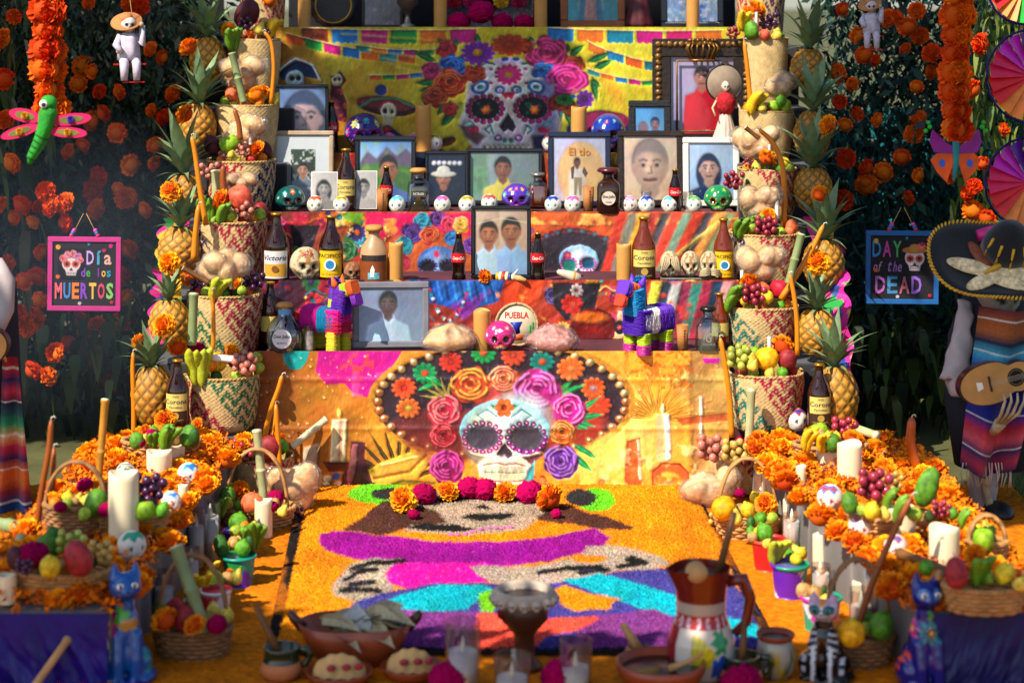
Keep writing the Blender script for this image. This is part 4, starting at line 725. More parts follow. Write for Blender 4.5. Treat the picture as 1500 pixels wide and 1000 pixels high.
M_straw = mat('palm_rim', '#b8955a', .8, .25, 60, .3, 120); M_wick = mat('wicker', '#a87a44', .7, .3, 25, .2, 80); M_wickd = mat('old_wicker', '#8a5f38', .7, .3, 25, .2, 80)
def woven_basket(p, w, h, style, label, rz=0, handle=False):
 t = thing('woven_basket', label, 'basket', p, rz); part('wall', basket_mesh(w, w * .82, h, style, random.randrange(99)), M_weave, t); part('rim', rim_mesh(w / 2 * .985, w / 2 * .985, w * .016), M_straw, t, (0, 0, h))
 part('fill', MB().lathe([(w * .42, h * .62), (w * .2, h * .70), (.001, h * .72)], 20), mat('crumpled_lining', '#5a4a34', .9, .4, 20, .6, 30), t)
 return t
def wicker_tray(p, w, d, h, label, handle=0, rz=0, m=None, hw=None):
 """oval basket of stacked willow weavers round upright stakes; handle = height of the arched handle"""
 m = m or M_wick; t = thing('wicker_basket', label, 'basket', p, rz); rows = max(4, int(h / .009)); mb = MB()
 for k in range(rows):
  v = k / (rows - 1); f = .86 + .14 * v; pts = []
  for j in range(73): a = 2 * math.pi * j / 72; wob = (1 if k % 2 else -1) * .0035 * math.sin(a * 14); pts.append(((w / 2 * f + wob) * math.sin(a), -(d / 2 * f + wob) * math.cos(a), h * v))
  mb.tube(pts, h / rows * .62, 5, cap=False)
 part('wall', mb, m, t); st = MB()
 for j in range(28): a = 2 * math.pi * (j + .5) / 28; st.tube([(w / 2 * .86 * math.sin(a), -d / 2 * .86 * math.cos(a), 0), (w / 2 * math.sin(a), -d / 2 * math.cos(a), h)], .003, 5)
 part('stakes', st, m, t); r = rim_mesh(w / 2, d / 2, .007, 46, sq=0); part('rim', r, m, t, (0, 0, h))
 part('base', MB().lathe([(w * .43, .004), (w * .43, h * .5), (.001, h * .55)], 24, fn=lambda r_, a, k: r_ * math.hypot(math.sin(a), d / w * math.cos(a))), m, t)
 if handle:
  ha = MB(); hw = hw or w
  for st_ in (-1, 0, 1):
   pts = [(hw / 2 * math.cos(math.pi * k / 24) + .0, st_ * .006 + .003 * math.sin(k * 1.6 + st_), h * .5 + (handle - h * .5) * math.sin(math.pi * k / 24) ** .8) for k in range(25)]; ha.tube(pts, .0058, 6)
  part('handle', ha, m, t)
 return t
# ------------------------------------------------------------------ bread in clear bags
M_bread = mat('bread_crust', '#d8a468', .5, .5, 18, .5, 50, rnd=.12); M_bread2 = mat('pink_sugar_bread', '#c0786a', .8, .4, 40, .6, 60); M_bag = clearmat('clear_bag', gloss=.10, rough=.10, bump=.5, bs=70, cover=.04, top=.45)
def rolls_mesh(seed, w, d, h):
 """several soft rolls pressed together in one bag"""
 r = random.Random(seed); mb = MB()
 for k in range(7): a = k * 2.4 + r.random(); q = .30 * math.sqrt((k + .5) / 7) * 1.1; mb.ell((math.cos(a) * q * w, math.sin(a) * q * d, h * r.uniform(.3, .66)), (w * r.uniform(.2, .28), d * r.uniform(.2, .28), h * r.uniform(.22, .32)), 14, 10, rot=(r.uniform(-.6, .6), r.uniform(-.6, .6), 0))
 mb.ell((0, 0, h * .3), (w * .36, d * .36, h * .3), 14, 10); return remesh(mb, w / 40, 2, 'loaf')
def bread_mesh(seed, w, d, h):
 r = random.Random(seed); mb = MB(); mb.ell((0, 0, h * .42), (w * .46, d * .46, h * .45), 24, 16)
 for k in range(4): a = k * math.pi / 4 + .3; mb.tube([(math.cos(a) * w * .42 * t, math.sin(a) * d * .42 * t, h * (.42 + .47 * math.sqrt(max(0, 1 - t * t * .95)))) for t in (-1, -.75, -.5, -.25, 0, .25, .5, .75, 1)], [h * .05, h * .10, h * .07, h * .11, h * .12, h * .11, h * .07, h * .10, h * .05], 8)
 mb.ell((0, 0, h * .93), (w * .1, d * .1, h * .12), 12, 8)
 for k in range(3): mb.ell((r.uniform(-.25, .25) * w, r.uniform(-.3, .1) * d, h * r.uniform(.3, .5)), (w * .24, d * .26, h * .26), 16, 10)
 return remesh(mb, w / 42, 3, 'loaf')
def bag_mesh(loaf, seed, tie=True):
 """clear film clinging to the loaf, wrinkled, gathered to a tied neck"""
 me = loaf.copy(); me.materials.clear(); v = vcos(me); c = v.mean(0); d = v - c; n = np.array([abs(mnoise.noise(V(q) * 30 + V((seed, 0, 0)))) + .6 * abs(mnoise.noise(V(q) * 70)) for q in v]); h = v[:, 2].max(); v = c + d * (1.03 + .2 * n[:, None])
 me.vertices.foreach_set('co', v.astype(np.float32).ravel()); me.polygons.foreach_set('use_smooth', [False] * len(me.polygons)); return me
def bread(p, w, h, label, seed=0, bag=True, pink=False, tilt=0., d=None, tie=True):
 t = thing('bread_loaf', label, 'bread', p, rot=(tilt, 0, random.uniform(-.3, .3))); d = d or w * .9; part('loaf', (rolls_mesh if tie else bread_mesh)(seed, w * .98, d * .98, h * .97), M_bread2 if pink else M_bread, t)
 if bag: part('bag', bag_mesh(t.children[0].data, seed, tie), M_bag, t)
 return t
# ------------------------------------------------------------------ candles and cane
M_tap = mat('amber_taper_wax', '#d07a08', .4, .12, 10, sss=.0, spec=.5, coat=.1); M_tapd = mat('brown_taper_wax', '#8a4410', .45, .2, 10); M_wick_ = mat('cotton_wick', '#d8d0c0', .9)
M_ivory = mat('ivory_wax', '#e2d2ae', .5, .08, 6, sss=.15); M_white = mat('white_wax', '#dcdad4', .5, .05, 6, sss=.1); M_pil = mat('tan_wax', '#c08a44', .5, .15, 6, sss=.1)
def taper(pts, r, label, m=None, wick=True):
 """curved hand-dipped candle along world points"""
 p0 = V(pts[0]); t = thing('taper_candle', label, 'candle', p0); q = [V(p) - p0 for p in pts]
 full = []
 for k in range(len(q) - 1):
  for j in range(5): full.append(q[k].lerp(q[k + 1], j / 5))
 full.append(q[-1]); sm = full[:]
 for _ in range(4): sm = [sm[0]] + [(sm[i - 1] + sm[i] * 2 + sm[i + 1]) / 4 for i in range(1, len(sm) - 1)] + [sm[-1]]
 n = len(sm); part('wax', MB().tube(sm, [r * (1.08 - .25 * k / n) for k in range(n - 1)] + [r * .45], 9), m or M_tap, t)
 if wick:
  dn = (sm[-1] - sm[-3]).normalized(); e = sm[-1]; part('wick', MB().tube([e - dn * .002, e + dn * .008, e + dn * .010 + V((.008, 0, .001)), e + dn * .004 + V((.012, 0, 0))], .0016, 5), M_wick_, t)
 return t
def pillar(p, d, h, label, m=None, name='pillar_candle', flame=False):
 t = thing(name, label, 'candle', p); n = 40
 pr = [(d / 2 * .97, 0), (d / 2, h * .03), (d / 2, h * .9), (d / 2 * .99, h * .985), (d / 2 * .94, h), (d / 2 * .86, h * .99), (d / 2 * .8, h - d * .12), (d / 2 * .3, h - d * .16), (.001, h - d * .16)]
 ph = random.random() * 6; part('wax', MB().lathe([(a, b) for a, b in pr], n, fn=None), m or M_ivory, t)
 me = t.children[0].data; vc = vcos(me); a = np.arctan2(vc[:, 0], vc[:, 1]); k = (vc[:, 2] > h * .95); vc[:, 2] += k * d * .06 * np.sin(a * 2 + ph); me.vertices.foreach_set('co', vc.astype(np.float32).ravel())
 part('wick', MB().tube([(0, 0, h - d * .17), (.001, 0, h - d * .1), (.003, 0, h - d * .05)], .0012, 5), M_wick_, t); return t
M_glass = clearmat('clear_glass', gloss=.015, rough=.03, top=.5)
def glass_shell(r0, r1, h, th=.002): return MB().lathe([(r0 * .6, .001), (r0, 0), (r0 * 1.0, h * .02), (r1, h), (r1 - th, h), (r0 - th, h * .08), (.001, h * .07)], 28, cap=False)
def glass_candle(p, d, h, ch, label):
 t = thing('candle_glass', label, 'candle', p); part('glass', glass_shell(d / 2, d / 2 * 1.06, h), M_glass, t); dd = d * .86
 part('wax', MB().lathe([(dd / 2, h * .08), (dd / 2, ch), (dd / 2 * .85, ch - .003), (.001, ch - .006)], 24), M_white, t); part('flame_tip', MB().lathe([(.001, 0), (.006, .006), (.007, .014), (.004, .03), (.001, .042)], 8, (0, 0, ch - .006)), mat('led_flame', '#f2e6c8', .4, 0), t); return t
M_cane = mat('sugarcane', '#a8a878', .5, .3, 8, .1, 40); M_cane2 = mat('green_cane', '#7a8a5a', .5, .3, 8, .1, 40); M_stick = mat('brown_cane', '#6a4218', .6, .3, 10, .2, 40)
def cane(p0, p1, r, label, m=None, nodes=3):
 p0 = V(p0); q = V(p1) - p0; t = thing('sugarcane_stick', label, 'sugarcane', p0); pts = []; rs = []
 for k in range(nodes):
  for f, g in ((0, 1.0), (.06, .95), (.5, .92), (.92, .95), (.97, 1.1), (1, 1.12)): pts.append(q * ((k + f) / nodes) + V((0, 0, 0))); rs.append(r * g)
 part('stalk', MB().tube(pts, rs, 10), m or M_cane, t); part('cut_end', MB().tube([q, q + q.normalized() * .002], r * .93, 10), mat('cane_pith', '#d8d0a8', .8, .2, 40), t); return t
# ------------------------------------------------------------------ bottles
M_beer = mat('brown_glass', '#2a0f05', .06, .05, 4, trans=.25, coat=.3, ior=1.5); M_beer_backlit = mat('backlit_brown_glass', '#8a3408', .06, .05, 4, trans=.55, coat=.3, ior=1.5); M_cola = mat('cola_in_glass', '#140503', .05, .0, coat=.4); M_red = mat('red_label', '#c00f14', .4, .05); M_gold = mat('gold_foil', '#c08a2c', .3, .1, metal=.8); M_white2 = mat('white_print', '#e8e4dc', .5, .03); M_blk = mat('black_print', '#121014', .5, .03)  # second beer glass is the brown one with backlight put into its tint
M_clear = mat('clear_bottle_glass', '#dfe6ea', .04, 0, trans=.95, ior=1.45); M_teq = clearmat('tequila_glass', '#d8e4e8', gloss=.14, rough=.03)
def label_patch(r, z0, z1, ang, th=.0008, n=16):
 mb = MB(); vs = [];
 for z in (z0, z1): vs += [(math.sin(-ang + 2 * ang * k / n) * (r + th), -math.cos(-ang + 2 * ang * k / n) * (r + th), z) for k in range(n + 1)]
 return mb.add(vs, [(k, k + 1, n + 2 + k, n + 1 + k) for k in range(n)])
BEER = [(.78, 0), (.98, .012), (1, .04), (1, .50), (.97, .56), (.80, .66), (.55, .75), (.40, .83), (.35, .90), (.34, .955), (.40, .957), (.40, .975), (.35, .98)]
COLA = [(.80, 0), (.95, .015), (.97, .06), (.90, .16), (.84, .26), (.92, .36), (1.0, .46), (.98, .56), (.82, .66), (.60, .76), (.46, .85), (.40, .93), (.44, .94), (.44, .965), (.40, .97)]
def bottle(p, w, h, label, prof, glass, name='bottle', cap=None, liquid=None, cat='bottle'):
 t = thing(name, label, cat, p, random.uniform(-.03, .03)); part('glass', MB().lathe([(r * w / 2, z * h) for r, z in prof] + [(.001, prof[-1][1] * h)], 32), glass, t, sharp=50)
 if cap: part('cap', MB().lathe([(w * .2, h * .965), (w * .225, h * .97), (w * .225, h * .995), (w * .2, h), (.001, h)], 20, fn=lambda r, a, k: r * (1 + .03 * math.cos(a * 21))), cap, t)
 return t
def beer(p, w, h, label, kind, glass=None, rz=0):
 t = bottle(p, w, h, label, BEER, glass or M_beer, 'beer_bottle', M_gold); t.rotation_euler.z = rz; r = w / 2
 def txt(s, hh, z, col, ww=None, sh=0, bold=0): part('lettering', text_mb(s, hh, .0014, sh, bold, bend=r, w=ww), mat('ink_' + col[1:], col, .5, 0), t, (0, 0, z), smooth=False)
 if kind == 'corona':
  part('paper_label', label_patch(r, h * .24, h * .50, 1.05), mat('cream_label', '#c8b25c', .5, .06), t); part('lower_label', label_patch(r, h * .07, h * .24, 1.05, .0009), mat('brown_label', '#3a2110', .5, .1), t)
  txt('Corona', h * .075, h * .385, '#241c3c', w * 1.0, 0, .01); txt('Familiar', h * .035, h * .30, '#241c3c', w * .6, .2); txt('mm', h * .03, h * .46, '#3a2c3c', w * .25); part('seal', MB().lathe([(.001, 0), (w * .15, 0)], 16, cap=False), mat('gold_ink', '#a88a3c', .5), t, (0, -r - .0022, h * .17), (R(90), 0, 0)); txt('LA CERVEZA', h * .018, h * .105, '#c8b25c', w * .7)
 if kind == 'pacifico':
  part('paper_label', label_patch(r, h * .08, h * .48, 1.05), mat('yellow_label', '#d8aa08', .5, .06), t); txt('PACIFICO', h * .06, h * .405, '#2a2410', w * 1.05, 0, .02); part('seal', MB().lathe([(.001, 0), (w * .2, 0)], 18, cap=False), mat('sea_blue_ink', '#1c74a8', .5, .3, 90), t, (0, -r - .0022, h * .27), (R(90), 0, 0)); part('rope_ring', MB().lathe([(w * .18, 0), (w * .21, .0004), (w * .24, 0)], 18, cap=False), M_white2, t, (0, -r - .0024, h * .27), (R(90), 0, 0)); txt('La Cerveza', h * .035, h * .13, '#8a1c14', w * .75, .2)
 if kind == 'victoria':
  part('paper_label', label_patch(r, h * .06, h * .46, 1.05), mat('white_gold_label', '#c8c4c0', .5, .04), t); part('gold_band', label_patch(r, h * .09, h * .27, .95, .0012), mat('ochre_label', '#c8922c', .5, .1), t); txt('Victoria', h * .075, h * .36, '#1c1c5a', w * .95, .3, .015); part('seal', MB().lathe([(.001, 0), (w * .13, 0)], 16, cap=False), mat('brown_seal', '#7a4a18', .5, .2), t, (0, -r - .003, h * .2), (R(90), 0, 0))
 if kind == 'plain': part('paper_label', label_patch(r, h * .2, h * .45, 1.0), mat('cream_label', '#c8b25c', .5, .06), t)
 return t
def cola(p, h, label, rz=0):
 w = h * .30; t = bottle(p, w, h, label, COLA, M_cola, 'cola_bottle', M_gold); part('band', label_patch(w / 2 * 1.0, h * .40, h * .585, 1.5, .0006), M_red, t); part('lettering', text_mb('Coca-Cola', h * .07, .0022, .35, .012, bend=w / 2, w=w * .82), M_white2, t, (0, 0, h * .49), smooth=False)
 t.rotation_euler.z = rz; return t
# ------------------------------------------------------------------ framed pictures
M_photo = mat('photo_print', rough=.35, var=.0, attr=True, coat=.25); M_pane = clearmat('picture_glass', gloss=.0, rough=.02, top=.25)
def frame(px0, py0, px1, py1, Y, z, label, fw, fm, cvf, mat_px=0, matcol='#e8e8e4', lean=.12, name='picture_frame', rz=0, depth=.016, ornate=0, cat='picture frame'):
 """bounds in photo pixels at depth Y; the frame stands on height z, leaning back"""
 s = sc(Y); w = (px1 - px0) / s; h = (py1 - py0) / s; x = ((px0 + px1) / 2 - 750) / s; zz = z if z is not None else H - (py1 - Y0) / s
 t = thing(name, label, cat, (x, Y, zz), rot=(-lean, 0, rz)); f = fw / s
 for nm, c, d in (('rail', (0, 0, f / 2), (w, depth, f)), ('rail', (0, 0, h - f / 2), (w, depth, f)), ('stile', (-w / 2 + f / 2, 0, h / 2), (f, depth - .001, h - 2 * f)), ('stile', (w / 2 - f / 2, 0, h / 2), (f, depth - .001, h - 2 * f))): part(nm, MB().box((0, 0, 0), d, min(.004, f * .25)), fm, t, c, smooth=False)
 iw, ih = w - 2 * f, h - 2 * f; mp = mat_px / s
 if mp: part('mat_board', MB().box((0, .0025, h / 2), (iw, .003, ih)), mat('board_' + matcol[1:], matcol, .8, .04), t, smooth=False)
 cv_ = cvf; hh, ww = cv_.C.shape[:2]; u = np.linspace(-.5, .5, ww)[None] * (iw - 2 * mp) + np.zeros((hh, 1)); v = np.linspace(.5, -.5, hh)[:, None] * (ih - 2 * mp) + h / 2 + np.zeros((1, ww))
 part('photograph', gridmesh('photograph', np.stack([u, 0 * u - (.0003 if mp else -.001), v], -1), np.clip(cv_.C ** 1.12 * 1.08, 0, 1)), M_photo, t)
 part('pane', MB().add([(-iw / 2, -.003, f), (iw / 2, -.003, f), (iw / 2, -.003, f + ih), (-iw / 2, -.003, f + ih)], [(0, 1, 2, 3)]), M_pane, t, smooth=False); part('backing', MB().box((0, depth * .45, h / 2), (iw + .002, .004, ih + .002)), mat('card_backing', '#4a3a28', .9), t, smooth=False)
 return t
def portrait(W_, H_, bg, skin, hair, shirt, cx=.5, cy=.42, r=.2, hat=None, grey=False, bg2=None, hairlong=False, extra=None, res=None):
 """generic head-and-shoulders snapshot, drawn flat"""
 c = Cv(0, 0, W_, H_, res or max(1.3, 80 / W_), bg)
 if bg2: c.grad(bg, bg2, 0, 0, 0, H_)
 c.blot(tuple(lin(bg) * .6), 3. / W_, .6, 5, .35, .2)
 x, y, q = cx * W_, cy * H_, r * W_
 if extra: extra(c)
 if hairlong: c.ell(x, y + q * .5, q * 1.25, q * 1.9, hair, soft=1.5)
 c.poly([(x - q * .5, y + q), (x + q * .5, y + q), (x + q * .9, y + q * 1.7), (x + q * 2.1, y + q * 2.2), (x + q * 2.5, H_ + 9), (x - q * 2.5, H_ + 9), (x - q * 2.1, y + q * 2.2), (x - q * .9, y + q * 1.7)], shirt, soft=1.2); c.poly([(x - q * .45, y + q * .6), (x + q * .45, y + q * .6), (x + q * .5, y + q * 1.5), (x, y + q * 1.95), (x - q * .5, y + q * 1.5)], tuple(lin(skin) * .75), soft=1)
 c.line([(x - q * .5, y + q * 1.5), (x, y + q * 2.0), (x + q * .5, y + q * 1.5)], max(.8, q * .14), tuple(lin(shirt) * 1.25), a=.8); c.line([(x, y + q * 2), (x, H_)], max(.6, q * .06), tuple(lin(shirt) * .6), a=.7)
 c.ell(x, y - q * .18, q * .98, q * 1.22, hair, soft=1); c.ell(x, y + q * .12, q * .84, q * 1.12, skin, soft=1, c2=tuple(lin(skin) * .72)); c.ell(x - q * .86, y + q * .15, q * .13, q * .26, tuple(lin(skin) * .8)); c.ell(x + q * .86, y + q * .15, q * .13, q * .26, tuple(lin(skin) * .8))
 c.poly([(x - q * .86, y - q * .25), (x - q * .8, y - q * .9), (x, y - q * 1.3), (x + q * .8, y - q * .9), (x + q * .86, y - q * .25), (x + q * .5, y - q * .62), (x - q * .4, y - q * .66)], hair, soft=1)
 dk = tuple(lin(skin) * .08); c.blur(2)
 c.ell(x - q * .1, y - q * .2, q * .5, q * .4, tuple(np.minimum(lin(skin) * 1.5, 1)), soft=q * .4, a=.55); c.ell(x - q * .05, y + q * .25, q * .16, q * .22, tuple(np.minimum(lin(skin) * 1.6, 1)), soft=q * .15, a=.6)
 for sx in (-1, 1): c.ell(x + sx * q * .36, y - q * .0, q * .24, q * .16, tuple(lin(skin) * .55), soft=q * .14, a=.7); c.ell(x + sx * q * .36, y - q * .02, q * .17, q * .085, '#b8b0a8', soft=max(.4, q * .05), a=.7); c.ell(x + sx * q * .36, y - q * .02, q * .11, q * .095, dk, soft=max(.4, q * .05)); c.line([(x + sx * q * .18, y - q * .24), (x + sx * q * .38, y - q * .31), (x + sx * q * .56, y - q * .22)], max(.7, q * .13), tuple(lin(hair) * .7 + lin(skin) * .05), a=.95); c.ell(x + sx * q * .45, y + q * .45, q * .22, q * .25, tuple(lin(skin) * .8), soft=q * .2, a=.5)
 c.line([(x + q * .04, y + q * .05), (x + q * .1, y + q * .38), (x - q * .1, y + q * .42)], max(.6, q * .1), tuple(lin(skin) * .4), a=.8); c.line([(x - q * .3, y + q * .72), (x, y + q * .76), (x + q * .3, y + q * .71)], max(.8, q * .15), tuple(lin('#6a201c') * .7 + lin(skin) * .1)); c.ell(x, y + q * .95, q * .3, q * .08, tuple(lin(skin) * .7), a=.5, soft=q * .1)
 if hat: c.ell(x, y - q * .5, q * 1.7, q * .42, hat, c2=tuple(lin(hat) * .7)); c.ell(x, y - q * 1.0, q * .9, q * .62, hat, c2=tuple(lin(hat) * .8))
 sd = np.clip(.5 + (c.X - x) / (q * 2.4), 0, 1)[..., None]; c.C = c.C * (1.06 - .3 * sd); c.paint(max(.4, W_ * .005), .16, int(W_ + cx * 90), .08, .5).blur(2)
 if grey: g = c.C.mean(-1, keepdims=True); c.C = g * np.array([1.0, .97, .95])
 return c
# ------------------------------------------------------------------ skulls
def skull_mesh(style, n=72, m=52):
 """unit skull (height 1, front at -Y, resting on z=0); style = dict of colours"""
 u = np.linspace(0, 2 * np.pi, n, endpoint=False)[None]; e = np.linspace(-np.pi / 2, np.pi / 2, m)[:, None]; a = np.mod(u + np.pi, 2 * np.pi) - np.pi
 dx, dy, dz = np.cos(e) * np.sin(a), -np.cos(e) * np.cos(a), np.sin(e) + 0 * a
 jaw = np.clip((-dz - .1) / .75, 0, 1); fr = np.clip(-dy, 0, 1)
 rx = .46 * (1 - .34 * jaw); ry = .56 * (1 - .12 * jaw); rz = .5
 g = lambda x0, e0, sx, se: np.exp(-(((a - x0) / sx) ** 2 + ((e - e0) / se) ** 2))
 k = 1 - style.get('deep', .22) * (g(.42, -.02, .21, .2) + g(-.42, -.02, .21, .2)) - .14 * g(0, -.30, .10, .13) + .07 * (g(.72, -.28, .22, .13) + g(-.72, -.28, .22, .13)) + .05 * g(0, -.55, .5, .15) + .05 * (g(.42, .26, .3, .08) + g(-.42, .26, .3, .08)) - .10 * (g(.95, -.62, .2, .25) + g(-.95, -.62, .2, .25)) - .03 * (g(1.0, .1, .3, .3) + g(-1, .1, .3, .3))
 tee = (np.abs(a) < .62) & (np.abs(e + .62) < .13); k = k + np.where(tee, .02 * np.abs(np.sin(a * 15)), 0)
 X, Yy, Z = dx * rx * k, dy * ry * k, np.maximum(dz * rz * (k * .3 + .7), -.46) + .46
 C = np.ones((m, n, 3)) * lin(style['base']); bone = style.get('bone')
 if bone: C = C * (.8 + .35 * vnoise(a * 3 + 9, e * 3 + 9, 2, 3))[..., None]; C = np.where(((vnoise(a * 2 + 5, e * 2 + 5, 1.5, 8) > .62))[..., None], C * lin('#b08a60') * 1.4, C)
 def put(mask, c): nonlocal C; C = np.where(mask[..., None], lin(c), C)
 el = lambda x0, e0, sx, se: ((a - x0) / sx) ** 2 + ((e - e0) / se) ** 2 < 1
 if 'pat' in style:
  r = random.Random(style.get('seed', 1))
  for (x0, e0, rr, c, nb) in style['pat']:
   for sx in ((-1, 1) if x0 else (1,)):
    th = np.arctan2(e - e0, a - sx * x0); q = np.hypot(a - sx * x0, e - e0); put(q < rr * (.72 + .28 * np.cos(th * nb)), c); put(q < rr * .35, style.get('dot', '#e8d040'))
 for sx in (-1, 1):
  th = np.arctan2((e + .02) / .9, a - sx * .42); q = np.hypot(a - sx * .42, (e + .02) / .9)
  if 'ring' in style: put(q < .33 * (.86 + .14 * np.cos(th * 10)), style['ring'])
  if 'ring2' in style: put(q < .27, style['ring2'])
  put(q < style.get('eye_r', .225), style.get('eye', '#0c0a0c'))
 put(((a / .12) ** 2 + ((e + .30) / .15) ** 2 < 1) & (np.abs(a) > .012), style.get('eye', '#0c0a0c'))
 if style.get('teeth', 1): put(tee, '#e6e0cc'); put(tee & (np.abs(np.mod(a * 15 / np.pi + .5, 1) - .5) > .38), '#3a2c24'); put(tee & (np.abs(e + .62) < .018), '#2a1c18')
 if 'lip' in style: put((np.abs(a) < .7) & (np.abs(e + .44 + .1 * np.abs(a)) < .05), style['lip'])
 return gridmesh('head', np.stack([X, Yy, Z], -1), C, closed_u=True)
M_cer = mat('glazed_ceramic', rough=.18, var=.04, ns=20, attr=True, coat=.4); M_bone = mat('resin_bone', rough=.6, var=.2, ns=25, attr=True, bump=.25, bs=60)
def skull(p, w, h, label, style, m=None, rz=0):
 """one glazed piece: a single mesh thing"""
 me = skull_mesh(style); return solo('skull', label, 'skull', me, m or M_cer, p, (0, 0, rz), (w / .92, h * .9, h / .96))
def mini_mesh(style):
 n, m = 44, 34; u = np.linspace(0, 2 * np.pi, n, endpoint=False)[None]; e = np.linspace(-np.pi / 2, np.pi / 2, m)[:, None]; a = np.mod(u + np.pi, 2 * np.pi) - np.pi; g = lambda x0, e0, sx, se: np.exp(-(((a - x0) / sx) ** 2 + ((e - e0) / se) ** 2))
 k = 1 - .10 * (g(.45, 0, .2, .2) + g(-.45, 0, .2, .2)) - .06 * g(0, -.35, .1, .12) - .08 * (g(1.0, -.4, .3, .3) + g(-1.0, -.4, .3, .3)); jaw = np.clip(-np.sin(e) - .2, 0, 1)
 X = np.cos(e) * np.sin(a) * .48 * k * (1 - .15 * jaw); Yy = -np.cos(e) * np.cos(a) * .5 * k; Z = np.maximum(np.sin(e) * .52, -.46) + .46 + 0 * a
 C = np.ones((m, n, 3)) * lin('#dcd6c8') * np.ones((m, n, 1))
 def put(mask, c): nonlocal C; C = np.where(mask[..., None], lin(c), C)
 put((e > .62 + .12 * np.sin(a * 7)) & (e < 1.2) & (np.abs(a) < 1.3), style[0]); put((e > .78 + .1 * np.sin(a * 5)) & (e < 1.05) & (np.abs(a) < 1.1), style[1])
 for sx in (-1, 1): q = np.hypot(a - sx * .45, e); put(q < .17, style[2]); put(q < .08, '#20284a')
 put((np.abs(a) < .4) & (np.abs(e + .72) < .05), '#c8a8a0'); put((np.hypot(a, e + .36) < .07), '#b8a898'); return gridmesh('head', np.stack([X, Yy, Z], -1), C, closed_u=True)
M_sugar = mat('sugar_icing', rough=.45, var=.05, ns=30, attr=True, sss=.05, bump=.15, bs=120)
MINI = {k: mini_mesh(v) for k, v in {'magenta': ('#c01884', '#e05ab0', '#3a9a4a'), 'gold': ('#c8a814', '#8a7a10', '#2c3ab0'), 'red': ('#c01c24', '#e04a3c', '#2c8a5a'), 'blue': ('#1c4ab0', '#0f2c7a', '#3a9aa0'), 'green': ('#2c8a3c', '#6ab05a', '#2c9a9a'), 'teal': ('#128a9a', '#4ac0c8', '#1c40a0'), 'pink': ('#d84a8a', '#f09ac0', '#c82c4a'), 'orange': ('#d8641c', '#c03a3c', '#3a8a3c')}.items()}
def mini(p, h, colr, where, rz=0): return solo('sugar_skull', f'small white sugar skull with {colr} icing {where}', 'sugar skull', MINI[colr], M_sugar, p, (0, 0, rz), (h * .98, h, h))
# ------------------------------------------------------------------ baskets up both stairs
NAMES = ['lowest', 'second', 'third', 'fourth', 'fifth', 'sixth', 'topmost']
CR, NV, GN, TL, PU, BK = '#9a1238', '#1c1a50', '#12603a', '#0f6a60', '#4a1a50', '#1c1a1a'
def stair(side, rims):
 out = []
 for k, (x0, x1, ry, style) in enumerate(rims):
  y, z = LSTEP[k]; Y = y + .13; s = sc(Y); w = (x1 - x0) / s; zr = H - (ry - Y0) / s; h = max(.12, zr - z); x = ((x0 + x1) / 2 - 750) / s
  woven_basket((x, Y, z), w, h, style, f'{NAMES[k]} zigzag woven palm basket on the {side} stair', rz=random.uniform(-.15, .15)); out.append((x, Y, zr, w))
 return out
LBK = stair('left', [(270, 380, 546, (GN, CR, 1)), (276, 384, 428, (CR, GN, 1)), (287, 390, 322, (CR, NV, 1)), (302, 403, 234, (CR, NV, -1)), (318, 407, 153, (None, None, 1)), (332, 410, 58, (None, CR, 1)), (352, 418, -36, (CR, CR, 1))])
RBK = stair('right', [(1066, 1176, 543, (CR, TL, 1)), (1060, 1168, 446, (CR, TL, 1)), (1069, 1170, 340, (CR, NV, 1)), (1081, 1167, 247, (CR, GN, 1)), (1084, 1161, 162, (None, None, 1)), (1087, 1154, 56, (None, None, 1)), (1078, 1150, -38, (PU, CR, 1))])
def on(side, k, px, py, dy=0., lift=0):
 """point over basket k at photo position, near its rim plane"""
 b = (LBK if side == 'left' else RBK)[k]; return P(px, py, b[1] + dy)
def wh(side, k): return f'in the {NAMES[k]} basket of the {side} stair'
def fill(side, k, items):
 for it in items:
  kind, px, py, sz = it[:4]; dy = it[4] if len(it) > 4 else -.04; Y = (LBK if side == 'left' else RBK)[k][1] + dy; s = sc(Y); d = sz / s; w_ = wh(side, k)
  if kind == 'mari': marigold(P(px, py, Y), d, 'orange marigold ' + w_, (R(60), 0))
  elif kind == 'celo': celosia(P(px, py, Y), d, 'magenta cockscomb flower ' + w_)
  elif kind.startswith('grapes'): grapes(P(px, py, Y), d, kind[7:], w_, n=it[5] if len(it) > 5 else 15)
  elif kind.startswith('ban'): bananas(P(px, py, Y), d, kind[4:], w_, n=4, rz=it[5] if len(it) > 5 else 0, tilt=it[6] if len(it) > 6 else .5)
  elif kind == 'bread': bread(P(px, py + sz * .42, Y), d, d * .86, 'bagged bread loaf ' + w_, seed=px)
  elif kind == 'candle': pillar(P(px, py + sz * .5, Y), d * .22, d, 'slim white candle ' + w_, M_white, 'small_candle')
  else: p = P(px, py + sz * .5, Y); fruit(kind, p, d, w_)
 b = (LBK if side == 'left' else RBK)[k]
 for j, kd in enumerate(random.sample(['small yellow guava', 'small lime', 'small peach', 'small orange', 'small green guava', 'small red apple', 'small avocado'], 5)): a = -1.2 + j * .6; fruit(kd, (b[0] + math.sin(a) * b[3] * .36, b[1] - math.cos(a) * b[3] * .34, b[2] - .012), .042, wh(side, k))
